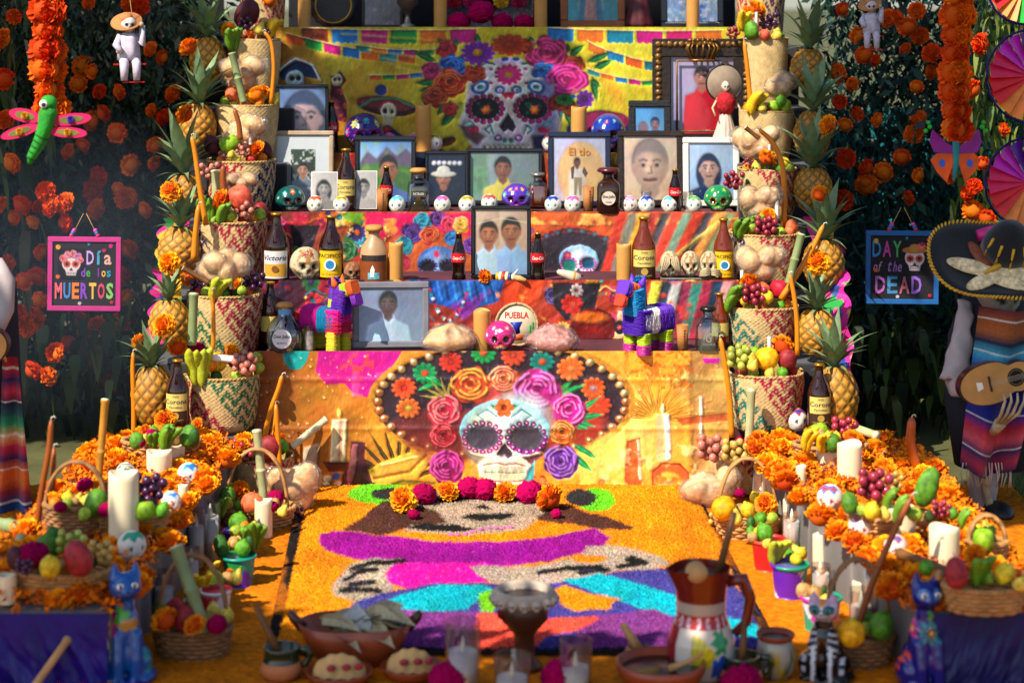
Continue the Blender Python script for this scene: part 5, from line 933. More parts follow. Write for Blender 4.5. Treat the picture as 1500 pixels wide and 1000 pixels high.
fill('left', 0, [('celo', 286, 512, 30, -.02), ('ban:yellow-green', 290, 534, 56, -.12, .4, .2), ('yellow mango', 322, 530, 26, -.08), ('grapes:pink', 358, 535, 34, -.10, 20), ('mari', 339, 516, 28, -.03), ('green guava', 371, 522, 20, -.03), ('green mango', 305, 522, 22, 0), ('green guava', 378, 536, 16, -.04), ('red mango', 345, 528, 22, 0.0), ('orange', 312, 535, 18, -.1)])
fill('left', 1, [('bread', 327, 388, 74, -.06), ('ban:yellow-green', 318, 422, 44, -.12, 1.2, .5), ('candle', 338, 412, 22, -.11), ('mari', 347, 416, 20, -.1), ('grapes:purple', 371, 414, 30, -.04, 16), ('grapes:purple', 296, 424, 34, -.02, 16), ('mari', 277, 408, 26, -.02), ('green guava', 352, 424, 16, -.11), ('green mango', 366, 420, 20, 0), ('red mango', 340, 425, 24, 0.02)])
fill('left', 2, [('ban:green', 303, 306, 42, -.08, .2, .3), ('ban:green', 326, 310, 36, -.12, 1.2, .4), ('mari', 325, 293, 34, -.10), ('pink apple', 357, 286, 36, -.07), ('grapes:pink', 358, 309, 28, -.11, 12), ('bread', 352, 268, 46, .03), ('grapes:pink', 306, 253, 26, .02, 14), ('green guava', 382, 315, 18, -.03), ('green guava', 340, 316, 16, -.11), ('red mango', 385, 308, 22, .02)])
fill('left', 3, [('bread', 357, 190, 74, 0), ('green apple', 340, 207, 28, -.09), ('dark mango', 318, 213, 26, -.06), ('grapes:pink', 356, 221, 22, -.1, 12), ('grapes:pink', 328, 226, 16, -.1, 8), ('mari', 377, 219, 28, -.08), ('yellow guava', 337, 225, 12, -.11), ('candle', 367, 200, 24, -.06), ('dark mango', 392, 222, 22, 0)])
fill('left', 4, [('bread', 352, 106, 68, 0), ('mari', 376, 140, 28, -.08), ('mari', 386, 134, 20, -.05), ('peach', 343, 137, 22, -.08), ('green guava', 328, 148, 16, -.06), ('yellow guava', 398, 146, 18, -.03), ('orange', 362, 146, 18, -.04)])
fill('left', 5, [('dark mango', 352, 22, 36, -.04), ('mari', 335, 44, 24, -.08), ('ban:green', 340, 56, 38, -.12, .6, .3), ('grapes:purple', 360, 36, 22, -.1, 12), ('yellow guava', 376, 42, 18, -.09), ('ban:yellow', 398, 40, 36, -.05, 1.2, .6), ('mari', 366, 50, 14, -.1), ('grapes:purple', 388, 50, 18, -.09, 10), ('tan potato', 384, 32, 16, -.03)])
fill('left', 6, [('pink apple', 372, -6, 26, -.06), ('mari', 395, 2, 22, -.1)])
fill('right', 0, [('grapes:green', 1084, 527, 36, -.10, 20), ('yellow guava', 1100, 535, 17, -.12), ('yellow guava', 1101, 523, 17, -.1), ('grapefruit', 1126, 525, 33, -.08), ('red mango', 1153, 527, 28, -.05), ('candle', 1127, 506, 26, .0), ('mari', 1146, 508, 36, .02), ('green apple', 1108, 514, 20, .02), ('green guava', 1090, 512, 16, .0)])
fill('right', 1, [('bread', 1112, 384, 70, .02), ('ban:green', 1077, 432, 42, -.10, .9, .6), ('ban:green', 1070, 440, 34, -.1, 1.4, .6), ('grapes:red', 1104, 434, 32, -.12, 18), ('lemon', 1126, 435, 22, -.12), ('peach', 1122, 422, 26, -.06), ('pomegranate', 1142, 421, 28, -.05), ('mari', 1098, 413, 30, -.08), ('candle', 1087, 408, 24, -.03), ('lemon', 1090, 441, 14, -.11), ('red apple', 1157, 430, 20, -.03)])
fill('right', 2, [('bread', 1112, 294, 64, 0), ('ban:green', 1086, 332, 34, -.10, .6, .5), ('grapes:red', 1121, 334, 30, -.12, 18), ('mari', 1125, 316, 24, -.06), ('candle', 1138, 306, 28, -.04), ('peach', 1160, 331, 20, -.02), ('green guava', 1105, 332, 18, -.1), ('ban:green', 1108, 326, 28, -.07, .2, .4)])
fill('right', 3, [('bread', 1108, 206, 70, .02), ('grapes:red', 1074, 266, 28, -.1, 16), ('mari', 1124, 233, 30, -.08), ('candle', 1127, 222, 20, -.05), ('grapes:red', 1096, 240, 16, -.1, 8), ('lemon', 1152, 238, 20, -.02), ('green guava', 1160, 244, 14, -.04)])
fill('right', 4, [('bread', 1140, 122, 50, -.02), ('ban:yellow', 1103, 148, 42, -.09, 1.1, .6), ('green apple', 1134, 154, 18, -.08), ('green guava', 1150, 155, 18, -.07), ('yellow guava', 1116, 156, 14, -.1), ('lime', 1145, 150, 16, -.1)])
fill('right', 5, [('mari', 1108, 15, 34, -.04), ('mari', 1094, 17, 18, -.03), ('ban:yellow', 1087, 30, 32, -.08, .8, .4), ('green mango', 1103, 46, 22, -.1), ('grapes:red', 1074, 50, 20, -.08, 12), ('grapes:purple', 1124, 34, 26, -.05, 14), ('pear', 1138, 50, 18, -.08), ('candle', 1108, 28, 20, -.09), ('pink apple', 1122, 50, 16, -.09)])
# tapers, canes and sticks leaning in the stair baskets
def line3(pts, Y): return [P(x, y, Y if not hasattr(Y, '__len__') else Y[i]) for i, (x, y) in enumerate(pts)]
taper(line3([(284, 380), (286, 345), (291, 300)], .30), .0115, 'straight amber taper left of the topmost fruits beside the big bread bag', None)
taper(line3([(302, 330), (293, 280), (286, 225), (281, 200)], .34), .0100, 'long amber taper crossing the pineapples below the green apple')
taper(line3([(312, 512), (313, 470), (311, 426)], -.13), .0075, 'amber taper before the lowest left stair basket')
taper(line3([(397, 152), (402, 100), (398, 60), (387, 47)], .95), .0085, 'hooked amber taper over the bare upper left basket')
taper(line3([(352, 205), (350, 180), (343, 160)], .62), .010, 'short brown taper standing in bagged bread', M_tapd)
taper(line3([(196, 640), (196, 590), (194, 545), (195, 516)], -.16), .0085, 'tall straight amber taper beside the lowest pineapple')
taper(line3([(328, 290), (326, 262), (327, 243)], .40), .012, 'brown taper standing before the pink apple', M_tapd, False)
cane(P(281, 505, -.10), P(284, 430, -.10), .0165, 'thick upright sugarcane piece above the celosia', M_cane2, 1); cane(P(357, 150, .9), P(340, 78, .9), .0155, 'pale sugarcane leaning on the upper left bread bag', M_cane2, 2)
cane(P(318, 296, .44), P(317, 250, .44), .020, 'short thick sugarcane end before the grapes', M_cane, 1); cane(P(306, 414, .08), P(268, 393, .08), .010, 'dark cane stub poking from the second left basket', M_stick, 1); cane(P(303, 523, -.12), P(352, 527, -.12), .013, 'white peeled cane lying over the lowest left basket', M_white2, 1)
taper(line3([(1100, 162), (1096, 110), (1090, 60)], .92), .0095, 'tall amber taper against the plain upper right basket'); taper(line3([(1148, 333), (1150, 280), (1146, 235), (1130, 205), (1112, 190)], .50), .0105, 'long hooked amber taper hanging past the right bread bags')
taper(line3([(1144, 438), (1172, 395), (1192, 362), (1206, 330)], .05), .0100, 'slanting amber taper pointing up over the right pineapples'); taper(line3([(1168, 520), (1168, 470), (1163, 430), (1157, 402)], -.10), .0085, 'amber taper leaning on the second right basket'); taper(line3([(1072, 640), (1070, 590), (1062, 530), (1055, 495)], -.13), .0095, 'bent amber taper in front of the right end of the banner')
cane(P(1155, 415, .02), P(1174, 343, .02), .015, 'green cane leaning beside the right pineapples', M_cane2, 2); cane(P(1112, 203, .55), P(1092, 187, .55), .009, 'thin brown cane stub atop the right bread', M_stick, 1); cane(P(1096, 664, -.22), P(1101, 570, -.22), .0155, 'pale squared cane post before the lowest right basket', M_cane, 1)
# pineapples down the outer edge of each stair
def pines(side, L):
 for i, (x, yb, yt, yc, w, Y) in enumerate(L):
  s = sc(Y); pineapple(P(x, yb, Y), w / s * 1.16, (yb - yt) / s * 1.12, (yt - yc) / s * 1.0, f'{["lowest", "second", "third", "fourth", "fifth", "sixth", "topmost"][i]} pineapple on the outer edge of the {side} stair', tilt=.0)
pines('left', [(226, 622, 545, 480, 52, -.12), (250, 512, 446, 396, 50, .14), (262, 400, 340, 270, 52, .40), (272, 312, 262, 172, 46, .66), (288, 222, 160, 82, 44, .92), (305, 122, 62, -10, 44, 1.16)])
pines('right', [(1226, 625, 545, 468, 54, -.12), (1196, 520, 460, 398, 50, .12), (1206, 420, 358, 275, 50, .36), (1192, 308, 252, 168, 46, .64), (1188, 230, 170, 90, 44, .90), (1182, 128, 78, 2, 42, 1.14)])
for x, y, d, Y, l in ((241, 477, 36, -.16, 'on the lowest left pineapple crown'), (204, 500, 26, -.1, 'left of the lowest left pineapple crown'), (260, 508, 30, -.1, 'right of the lowest left pineapple crown'), (248, 385, 34, .10, 'on the second left pineapple crown'), (251, 281, 36, .34, 'on the third left pineapple crown'), (272, 168, 32, .60, 'on the fourth left pineapple crown'), (277, 70, 32, .86, 'on the fifth left pineapple crown'), (1248, 470, 1, .1, ''), (1198, 384, 38, .06, 'on the second right pineapple crown'), (1201, 285, 28, .30, 'on the third right pineapple crown'), (1214, 184, 32, .58, 'on the fourth right pineapple crown'), (1240, 618, 26, -.16, 'at the foot of the lowest right pineapple'), (290, 622, 22, -.25, 'on the floor edge below the lowest left basket')):
 if l: marigold(P(x, y, Y), d / sc(Y), 'orange marigold ' + l, (R(65), 0))
# pink flowered cloth strips down the outer edges
def strip(xs, ys, Ys, label):
 n = 90; t = np.linspace(0, 1, n); px = np.interp(t, np.linspace(0, 1, len(xs)), xs); py = np.interp(t, np.linspace(0, 1, len(ys)), ys); Yv = np.interp(t, np.linspace(0, 1, len(Ys)), Ys); s_ = F / (D + Yv); w = np.linspace(0, 1, 16)[None]
 X = ((px - 750) / s_)[:, None] + (.012 * np.sin(t * 40))[:, None] * (1 - w); Z = (H - (py - Y0) / s_)[:, None] + 0 * w; Yy = Yv[:, None] + (w - .0) * .07 + .02 * np.sin(t * 30)[:, None]; X = X + (.09 if xs[0] < 750 else -.09) * w
 C = np.ones((n, 16, 3)) * lin('#d81a86'); q = vnoise(X * 40, Z * 40, .5, 5); C = np.where((q > .62)[..., None], lin('#e8b020'), C); C = np.where((q < .34)[..., None], lin('#1c3a8a'), C); C = np.where((vnoise(X * 30, Z * 30, .5, 9) > .66)[..., None], lin('#1c8a3c'), C)
 solo('embroidered_sash', label, 'cloth', gridmesh('embroidered_sash', np.stack([X, Yy, Z], -1), C), M_print)
strip([238, 228, 224, 214], [320, 380, 440, 505], [.5, .38, .25, .05], 'pink embroidered sash edging the left pineapples'); strip([1216, 1238, 1242, 1250, 1258], [320, 380, 440, 540, 640], [.5, .38, .25, .05, -.1], 'pink embroidered sash edging the right pineapples')
# ------------------------------------------------------------------ offerings on the cloth-covered steps
def TP(k, px, py):
 y0, z = TIER[k]; y1 = TIER[k + 1][0] if k < 4 else 1.9; Y = min(max(Yg(py, z), y0 + .03), y1 - .03); return V(((px - 750) / sc(Y), Y, z - .002))
def sz(p, px): return px / sc(p.y)
M_fblk = mat('black_frame', '#0e1018', .35, .1, 10, coat=.2); M_fgrey = mat('grey_wood_frame', '#6a6a72', .55, .15, 20); M_fwhite = mat('white_frame', '#d0ccc4', .5, .06, 10); M_foak = mat('washed_oak_frame', '#a08a72', .6, .2, 18); M_fbrn = mat('carved_dark_frame', '#20140e', .45, .3, 12, .3, 60); M_fgold = mat('antique_gold', '#6a4a22', .4, .35, 16, .4, 70, metal=.5)
def land(c):
 c.grad('#5a8ac8', '#a8c0dc', 0, 0, 0, 30); c.poly([(0, 30), (12, 14), (25, 24), (40, 8), (55, 20), (68, 10), (90, 28), (90, 50), (0, 50)], '#6a5a78'); c.poly([(0, 34), (30, 28), (90, 36), (90, 90), (0, 90)], '#4a7a34'); c.blot('#7a9a40', .1, .55, 3, .6)
def stone(c): c.poly([(0, 0), (26, 0), (26, 60), (0, 60)], '#2c6a24', soft=10); c.blot('#4a9a3c', .15, .5, 4, .7, .1, (0, 20, 30, 70)); c.grad('#8a98a0', '#6a7a70', 0, 0, 90, 60, a=.45)
frame(403, 117, 481, 218, 1.16, TIER[3][1], 'black framed close-up portrait at the top beside the red-labelled bottle', 5, M_fblk, portrait(64, 86, '#6a84b0', '#b89ca0', '#3a4a6a', '#4a5a80', .55, .48, .42, hairlong=True, bg2='#7a98c8', res=1.1), lean=.1, rz=.04)
frame(398, 196, 488, 305, .97, TIER[2][1], 'pale oak frame holding a small garden snapshot in a white mat', 7, M_foak, portrait(36, 52, '#3a4a38', '#b0886c', '#2a2018', '#7a8a9a', .5, .55, .22, bg2='#26301e', extra=lambda c: c.blot('#c8d0c8', .25, .58, 6, .9, .1)), 20, '#c4ccd2')
frame(519, 209, 609, 312, .93, TIER[2][1], 'black frame with a man before painted mountains', 7, M_fblk, portrait(76, 80, '#7a9ac8', '#a8745a', '#1c1614', '#5a78b8', .56, .48, .19, extra=land, res=1.1))
frame(622, 239, 686, 318, .98, TIER[2][1], 'dark frame with a person in a white wide-brimmed hat', 5, M_fblk, portrait(50, 64, '#101c3a', '#a87460', '#1c1614', '#1c2438', .42, .5, .2, hat='#d8d4cc', extra=lambda c: [c.ell(8 + k * 7, 12, 3, 3, '#d0d0d8') for k in range(6)]))
frame(683, 236, 795, 318, 1.0, TIER[2][1], 'wide dark frame with a man in a yellow shirt by a stone wall', 6, M_fblk, portrait(98, 68, '#7a8a94', '#8a5c44', '#1a1410', '#c8b458', .48, .34, .13, extra=stone))
def eltio(c): c.ell(42, 52, 36, 46, '#d8b47c', c2='#c8a878'); c.line([(4, 90), (70, 100)], 5, '#c8a060', a=.5)
el = portrait(78, 92, '#b0b4d0', '#6a4838', '#1c1614', '#c4c0b8', .46, .40, .07, extra=eltio, bg2='#b8b0c0'); el.poly([(31, 58), (43, 58), (42, 84), (39, 84), (37, 66), (34, 84), (31, 84)], '#8a7a60'); el.poly([(26, 44), (32, 40), (30, 60), (27, 60)], '#5a4436'); el.poly([(46, 42), (52, 52), (48, 58), (43, 50)], '#5a4436')
e = frame(803, 213, 895, 322, .93, TIER[2][1], 'navy framed picture lettered El tío with a standing man', 8, mat('navy_frame', '#101a34', .35, .1, 10, coat=.2), el)
part('lettering', text_mb('El tío', .030, .0042, 0, .012), mat('ochre_ink', '#b0701c', .5, 0), e, (.0, -.0, (109 - 28) / sc(.93)), smooth=False)
frame(905, 208, 1001, 318, .95, TIER[2][1], 'beaded dark frame with a grey-haired elder in sepia', 9, M_fbrn, portrait(78, 90, '#c8b4a4', '#b89c8a', '#8a7a76', '#c0ac94', .5, .46, .36, res=1.1, bg2='#c0a890'))
frame(1001, 221, 1084, 322, .93, TIER[2][1], 'white frame with a woman in a dark blue shawl', 9, M_fwhite, portrait(66, 80, '#a8c0dc', '#b8988a', '#16264a', '#14305e', .45, .44, .23, hairlong=True, bg2='#88a8d0'))
for x0, x1, y0, lab, hl, sk in ((455, 494, 257, 'grey paper portrait of a woman propped before the oak frame', True, '#9a9490'), (514, 552, 258, 'grey paper portrait of a young man propped by the beer bottle', False, '#908a88')):
 Y = .80 if x0 < 500 else .84; s = sc(Y); t = thing('paper_photo', lab, 'photograph', ((x0 + x1) / 2 / s - 750 / s, Y, TIER[2][1]), rot=(-.14, 0, 0)); w, h = (x1 - x0) / s, 56 / s; part('card', MB().box((0, .0012, h / 2), (w, .0016, h)), mat('white_card', '#cfcac8', .7, .03), t, smooth=False)
 c = portrait(38, 56, '#c0b8bc', sk, '#242028', '#b0a4a4' if not hl else '#8a8488', .5, .44, .26, grey=True, hairlong=hl, res=1.3); hh, ww = c.C.shape[:2]; u = np.linspace(-.46, .46, ww)[None] * w + np.zeros((hh, 1)); v = np.linspace(.975, .03, hh)[:, None] * h + np.zeros((1, ww)); part('photograph', gridmesh('photograph', np.stack([u, 0 * u - .0008, v], -1), c.C * .85), M_photo, t)
def boys():
 c = portrait(72, 90, '#c0a898', '#9a6448', '#140e0c', '#86a8cc', .70, .34, .20, bg2='#a89078', res=1.2); d = portrait(72, 90, '#c0a898', '#a86c4c', '#160f0c', '#a8c4d8', .27, .38, .19, bg2='#a89078', res=1.2); k = np.clip((c.X - 33 + (c.Y > 50) * 3) / 1.5, 0, 1)[..., None]; c.C = d.C * (1 - k) + c.C * k; c.line([(0, 20), (36, 12), (72, 18)], 1, '#e0d0c0', a=.5); return c
frame(690, 308, 778, 414, .42, TIER[1][1], 'black framed photograph of two boys in pale blue shirts', 6, M_fblk, boys(), lean=.08)
frame(516, 418, 629, 514, .10, TIER[0][1], 'grey framed photograph of a man in a white shirt', 10, M_fgrey, portrait(92, 74, '#7a88a4', '#5c4a48', '#1c181c', '#b0c8e0', .46, .30, .15, bg2='#8a98b4', res=1.15), lean=.12, rz=.06)
frame(921, 148, 983, 226, 1.14, TIER[3][1], 'small rough dark frame with two people in blue light', 10, mat('cork_black_frame', '#16161c', .8, .4, 60, .6, 120), portrait(42, 56, '#4a90c8', '#8a6a78', '#1c2c5a', '#1c4a9a', .7, .42, .17, bg2='#6a9ac8', extra=lambda c: c.ell(12, 30, 8, 10, '#7a6070')))
o = frame(956, 66, 1102, 232, 1.22, TIER[3][1], 'large ornate gilded dark frame with a person in red, crowned on top', 27, M_fbrn, portrait(84, 100, '#a898b8', '#b88078', '#2a1c24', '#c01c34', .5, .27, .13, bg2='#8890b8'), lean=.06, depth=.035)
s_ = sc(1.22); sc_m = MB(); ww, hh = 146 / s_, 166 / s_
for k in range(64):
 t_ = k / 64 * 2 * (ww + hh); a = t_
 if a < ww: q = (-ww / 2 + a, .0)
 elif a < ww + hh: q = (ww / 2, a - ww)
 elif a < 2 * ww + hh: q = (ww / 2 - (a - ww - hh), hh)
 else: q = (-ww / 2, hh - (a - 2 * ww - hh))
 x = q[0] * .88; z = hh / 2 + (q[1] - hh / 2) * .9; sc_m.ell((x, -.018, z), (.011 + .005 * (k % 2), .008, .014), 8, 5, rot=(0, k * .8, 0))
part('scrollwork', sc_m, M_fgold, o); part('inner_bead', MB().tube([(-.105, -.02, .085), (.105, -.02, .085), (.105, -.02, .375), (-.105, -.02, .375), (-.105, -.02, .085)], .005, 6), M_fgold, o)
cr = MB()
for k in range(9): a = math.pi * k / 8; cr.tube([(math.cos(a) * .045, -.03 - math.sin(a) * .02, hh - .085), (math.cos(a) * .068, -.034 - math.sin(a) * .03, hh - .04), (math.cos(a) * .05, -.03 - math.sin(a) * .02, hh - .012)], .0045, 6); cr.ell((math.cos(a) * .055, -.032 - math.sin(a) * .02, hh - .008), .007, 8, 6)
cr.tube([(math.cos(math.pi * k / 12) * .048, -.03 - math.sin(math.pi * k / 12) * .02, hh - .09) for k in range(13)], .006, 6); cr.ell((0, -.05, hh - .002), .009, 8, 6); part('crown_ornament', cr, mat('dull_gold', '#7a5420', .35, .3, 30, metal=.7), o)
# bottles
def B(k, px, yb, yt, w): p = TP(k, px, yb); return p, sz(p, w), sz(p, yb - yt)
for k, px, yb, yt, w, kind, lab, gl in ((1, 405, 414, 314, 38, 'victoria', 'brown beer bottle with white and ochre label at the end of its shelf', None), (1, 485, 412, 316, 36, 'pacifico', 'brown beer bottle with yellow label beside the cracked skull', None), (2, 507, 306, 217, 30, 'corona', 'brown beer bottle between two grey paper portraits', None), (1, 943, 414, 320, 35, 'corona', 'amber beer bottle with cream and brown label beside the three bone skulls', M_beer_backlit), (1, 1060, 414, 322, 30, 'pacifico', 'amber beer bottle with yellow label at the right of the bone skulls', M_beer_backlit), (0, 396, 500, 412, 30, 'plain', 'dark beer bottle behind the round tequila bottle', None), (0, 1054, 505, 428, 28, 'plain', 'amber bottle half hidden behind the square tequila bottle', M_beer_backlit)): p, w_, h_ = B(k, px, yb, yt, w); beer(p, w_, h_, lab, kind, gl)
for px, yb, yt, Y, lab in ((260, 622, 526, -.20, 'brown beer bottle standing before the lowest left basket'), (1200, 625, 532, -.20, 'brown beer bottle standing before the lowest right pineapple')): p = V((P(px, yb, Y).x, Y, P(px, yb, Y).z)); beer(p, 34 / sc(Y), (yb - yt) / sc(Y), lab, 'corona')
for k, px, yb, yt, lab in ((3, 485, 222, 147, 'cola bottle beside the topmost close-up portrait'), (2, 566, 308, 243, 'cola bottle before the mountain portrait'), (1, 672, 413, 342, 'cola bottle on the black side of the two boys'), (1, 788, 413, 342, 'cola bottle before the dark sombrero print'), (2, 989, 312, 248, 'cola bottle between the sepia elder and the shawled woman'), (3, 1035, 222, 156, 'cola bottle at the feet of the white-skirted doll')): p, _, h_ = B(k, px, yb, yt, 1); cola(p, h_, lab, random.uniform(-.1, .1))
M_cork = mat('cork_stopper', '#b07a3c', .7, .25, 40, .2, 90); M_blkcap = mat('black_stopper', '#120e10', .3)
def tequila(p, w, h, label, prof, glass, cork, cw=.34, liq=None, liqh=.4, badge=None, sq=False, txt=None, txtc='#1c2a4a'):
 t = thing('tequila_bottle', label, 'bottle', p, random.uniform(-.05, .05)); f = (lambda r, a, k: r * (1 if k > .72 else (abs(math.cos(a)) ** 6 + abs(math.sin(a) * 1.15) ** 6) ** (-1 / 6.) * .92)) if sq else None
 nk = len(prof); part('glass', MB().lathe([(r * w / 2, z * h) for r, z in prof], 36, fn=f), glass, t, sharp=55)
 if liq: part('liquor', MB().lathe([(max(.001, (r - .07)) * w / 2, z * h) for r, z in prof if z <= liqh] + [(.001, liqh * h)], 32, fn=f), mat('liquor_' + liq[1:], liq, .1, 0, trans=.5), t)
 zt = prof[-1][1] * h; part('stopper', MB().lathe([(w * cw * .38, zt - .006), (w * cw * .42, zt), (w * cw * .6, zt + .002), (w * cw * .66, zt + h * .05), (w * cw * .5, zt + h * .10), (.001, zt + h * .105)], 20), cork, t)
 if badge: part('paper_label', MB().lathe([(.001, 0), (w * badge[1], 0)], 24, cap=False), mat('badge_' + badge[0][1:], badge[0], .5, .05), t, (0, -w / 2 * badge[3] - .0025, h * badge[2]), (R(90), 0, 0))
 if txt:
  for s__, hh_, zz, ww_ in txt: part('lettering', text_mb(s__, hh_ * h, .0, .15, .012, w=ww_ * w), mat('ink_' + txtc[1:], txtc, .5, 0), t, (0, -w / 2 * (badge[3] if badge else 1) - .0042, zz * h), smooth=False)
 return t
RND = [(.6, 0), (.85, .04), (1, .22), (.98, .40), (.82, .58), (.5, .70), (.34, .76), (.32, .88)]; SQR = [(.9, 0), (1, .02), (1, .56), (.92, .64), (.5, .72), (.36, .76), (.34, .86)]; TALL = [(.85, 0), (1, .03), (1.0, .36), (.92, .55), (.6, .68), (.4, .74), (.34, .84)]
p, w_, h_ = B(0, 417, 515, 441, 54); tequila(p, w_, h_, 'round clear tequila bottle with blue neck and wooden stopper', RND, M_teq, M_cork, .36, '#8a98a0', .45, ('#d0ccd0', .26, .32, .96), txt=[('Don Julio', .085, .36, .44), ('BLANCO', .035, .24, .26)])
part('neck_band', MB().lathe([(w_ * .175, h_ * .74), (w_ * .18, h_ * .86)], 20, cap=False), mat('sky_blue_foil', '#5a98c8', .4, .1), COL.objects[-1].parent if False else [o for o in bpy.data.objects if o.name.startswith('tequila_bottle')][-1])
p, w_, h_ = B(2, 613, 309, 243, 40); tequila(p, w_, h_, 'squat clear tequila bottle with cork before the white-hat portrait', SQR, M_teq, M_cork, .5, '#8a6a34', .36, sq=True, txt=[('PATRON', .06, .42, .4)], txtc='#c8c0b8')
p, w_, h_ = B(2, 891, 318, 249, 42); tequila(p, w_, h_, 'brown square tequila bottle with white oval label and dark red knob', SQR, mat('dark_amber', '#2a1408', .06, 0, coat=.4), mat('oxblood_knob', '#4a1018', .3, .1, coat=.3), .62, badge=('#c8b8a8', .24, .34, 1.0), sq=True, txt=[('Don Julio', .08, .37, .42), ('1942', .035, .26, .2)])
p, w_, h_ = B(2, 788, 302, 250, 34); tequila(p, w_, h_, 'faceted bottle of bright orange liquor beside the purple skull', SQR, M_teq, mat('steel_cap', '#8a8684', .3, .1, metal=.7), .5, '#d8480c', .58, sq=True)
p, w_, h_ = B(1, 548, 411, 324, 42); t = tequila(p, w_, h_, 'cream and brown painted tequila bottle with a wooden knob', TALL, mat('painted_bottle', '#b08a64', .4, .2, 10), M_cork, .5, None); part('lower_coat', label_patch(w_ / 2, h_ * .02, h_ * .40, 1.57, .0006), mat('caramel_paint', '#7a3c18', .4, .15), t); part('roof_print', label_patch(w_ / 2, h_ * .36, h_ * .46, 1.0, .0012), mat('dark_print', '#2c2020', .5, .5, 120), t); part('jar_print', label_patch(w_ / 2, h_ * .06, h_ * .17, .4, .0014), mat('blue_print', '#5a98a8', .5, .5, 90), t); part('figure_print', MB().add([(-.012, -w_ / 2 - .002, h_ * .1), (.0, -w_ / 2 - .002, h_ * .1), (.004, -w_ / 2 - .002, h_ * .22), (-.004, -w_ / 2 - .002, h_ * .3), (-.012, -w_ / 2 - .002, h_ * .22)], [(0, 1, 2, 3, 4)]), M_white2, t)
p, w_, h_ = B(0, 1037, 520, 450, 46); tequila(p, w_, h_, 'square clear embossed tequila bottle with black stopper', SQR, M_teq, M_blkcap, .42, '#a89a8a', .5, sq=True, txt=[('G', .2, .36, .2), ('TEQUILA', .05, .22, .4)], txtc='#8a7a6a')
# cups, glasses, candles
M_leath = mat('tooled_leather', '#a86a34', .7, .3, 14, .3, 50)
def cup(p, w, h, lab):
 t = thing('leather_cup', lab, 'cup', p, .2); part('wall', MB().lathe([(w * .4, 0), (w * .5, h), (w * .47, h), (w * .38, .006), (.001, .006)], 24, fn=lambda r, a, k: r * (1 + .02 * math.sin(a * 3))), M_leath, t); st = MB()
 for k in range(8): z = h * (.1 + .1 * k); st.tube([(-w * .06, -w * (.41 + .1 * z / h) - .001, z), (w * .06, -w * (.41 + .1 * z / h) - .001, z + h * .05)], .0009, 4)
 part('lacing', st, mat('dark_thong', '#2a180c', .8), t)
for k, px, yb, yt, w, lab in ((2, 560, 312, 277, 17, 'laced leather cup before the mountain portrait'), (2, 862, 318, 279, 17, 'laced leather cup below the El tío frame'), (0, 1000, 521, 481, 18, 'laced leather cup beside the paper donkey with blue neck')): p, w_, h_ = B(k, px, yb, yt, w); cup(p, w_, h_, lab)
for k, px, yb, yt, w, lab, c in ((2, 947, 314, 283, 16, 'clear shot glass under the sepia elder', None), (2, 1008, 314, 283, 16, 'clear shot glass under the shawled woman', None), (0, 453, 514, 475, 17, 'silvery shot glass between round bottle and donkey', 1)):
 p, w_, h_ = B(k, px, yb, yt, w); t = thing('shot_glass', lab, 'glass', p); part('glass', glass_shell(w_ * .42, w_ * .5, h_), M_glass, t); part('base', MB().lathe([(w_ * .36, .002), (w_ * .38, h_ * .12), (.001, h_ * .12)], 20), mat('clouded_glass', '#b8b0a8', .2, .2, 30, trans=.3), t)
 if c: part('print', label_patch(w_ * .44, h_ * .1, h_ * .8, 1.0, .001), mat('silver_print', '#8a8078', .4, .5, 60), t)
for k, px, yb, yt, w, lab in ((3, 620, 222, 153, 23, 'tan pillar candle left of the big painted skull'), (3, 848, 222, 156, 23, 'tan pillar candle at the rose side of the big painted skull'), (1, 580, 413, 357, 21, 'tan pillar candle beside the cream tequila bottle'), (1, 914, 415, 361, 22, 'tan pillar candle beside the amber beer bottle'), (0, 706, 512, 453, 25, 'tan pillar candle beside the round PUEBLA plaque')): p, w_, h_ = B(k, px, yb, yt, w); pillar(p, w_, h_, lab, M_pil)
# skulls
ST = {'purple': dict(base='#2c1a6a', ring='#c81c8a', ring2='#2a2ab0', pat=[(0, .75, .2, '#20a0a0', 6), (.75, .55, .24, '#d8c81c', 7), (1.25, .1, .25, '#c82c7a', 6), (1.0, -.4, .2, '#d8b81c', 8)], dot='#18a0b0', lip='#d8c070'), 'blue': dict(base='#0f2f8a', ring='#7a2414', ring2='#0c1040', pat=[(0, .7, .22, '#6a1c8a', 7), (.6, .75, .16, '#20b0c0', 6), (1.1, .3, .2, '#1c70d0', 6)], dot='#e0a040'), 'teal': dict(base='#0f4a48', ring='#0c3030', ring2='#5a1420', pat=[(0, .72, .26, '#d85a1c', 8), (.7, .6, .22, '#2c9aa0', 8), (1.2, .2, .2, '#1c706a', 6)], dot='#d8c8a0'), 'violet': dict(base='#4a2a9a', ring='#8a2cae', ring2='#5a1a70', pat=[(0, .8, .2, '#c83a6a', 6), (.55, .72, .2, '#e09a1c', 7), (1.0, .3, .3, '#2ca0c0', 8), (.9, -.5, .24, '#2c9ac0', 6)], dot='#e0c040', lip='#c83a9a'), 'green': dict(base='#0f7a4a', ring='#c8a81c', ring2='#7a2a10', pat=[(0, .6, .16, '#1c3a7a', 5), (.6, .8, .2, '#8ac83a', 7), (1.0, .3, .2, '#20a870', 8)], dot='#e0d060', lip='#6ac02c'), 'pink': dict(base='#b0246a', ring='#d85aa0', ring2='#8a1448', pat=[(0, .55, .2, '#e0c0d0', 5), (.6, .7, .2, '#e08a9a', 7), (1.1, .2, .25, '#8a4ab0', 6), (.9, -.45, .2, '#c85a1c', 6)], dot='#e8e0d0', lip='#e07a1c')}
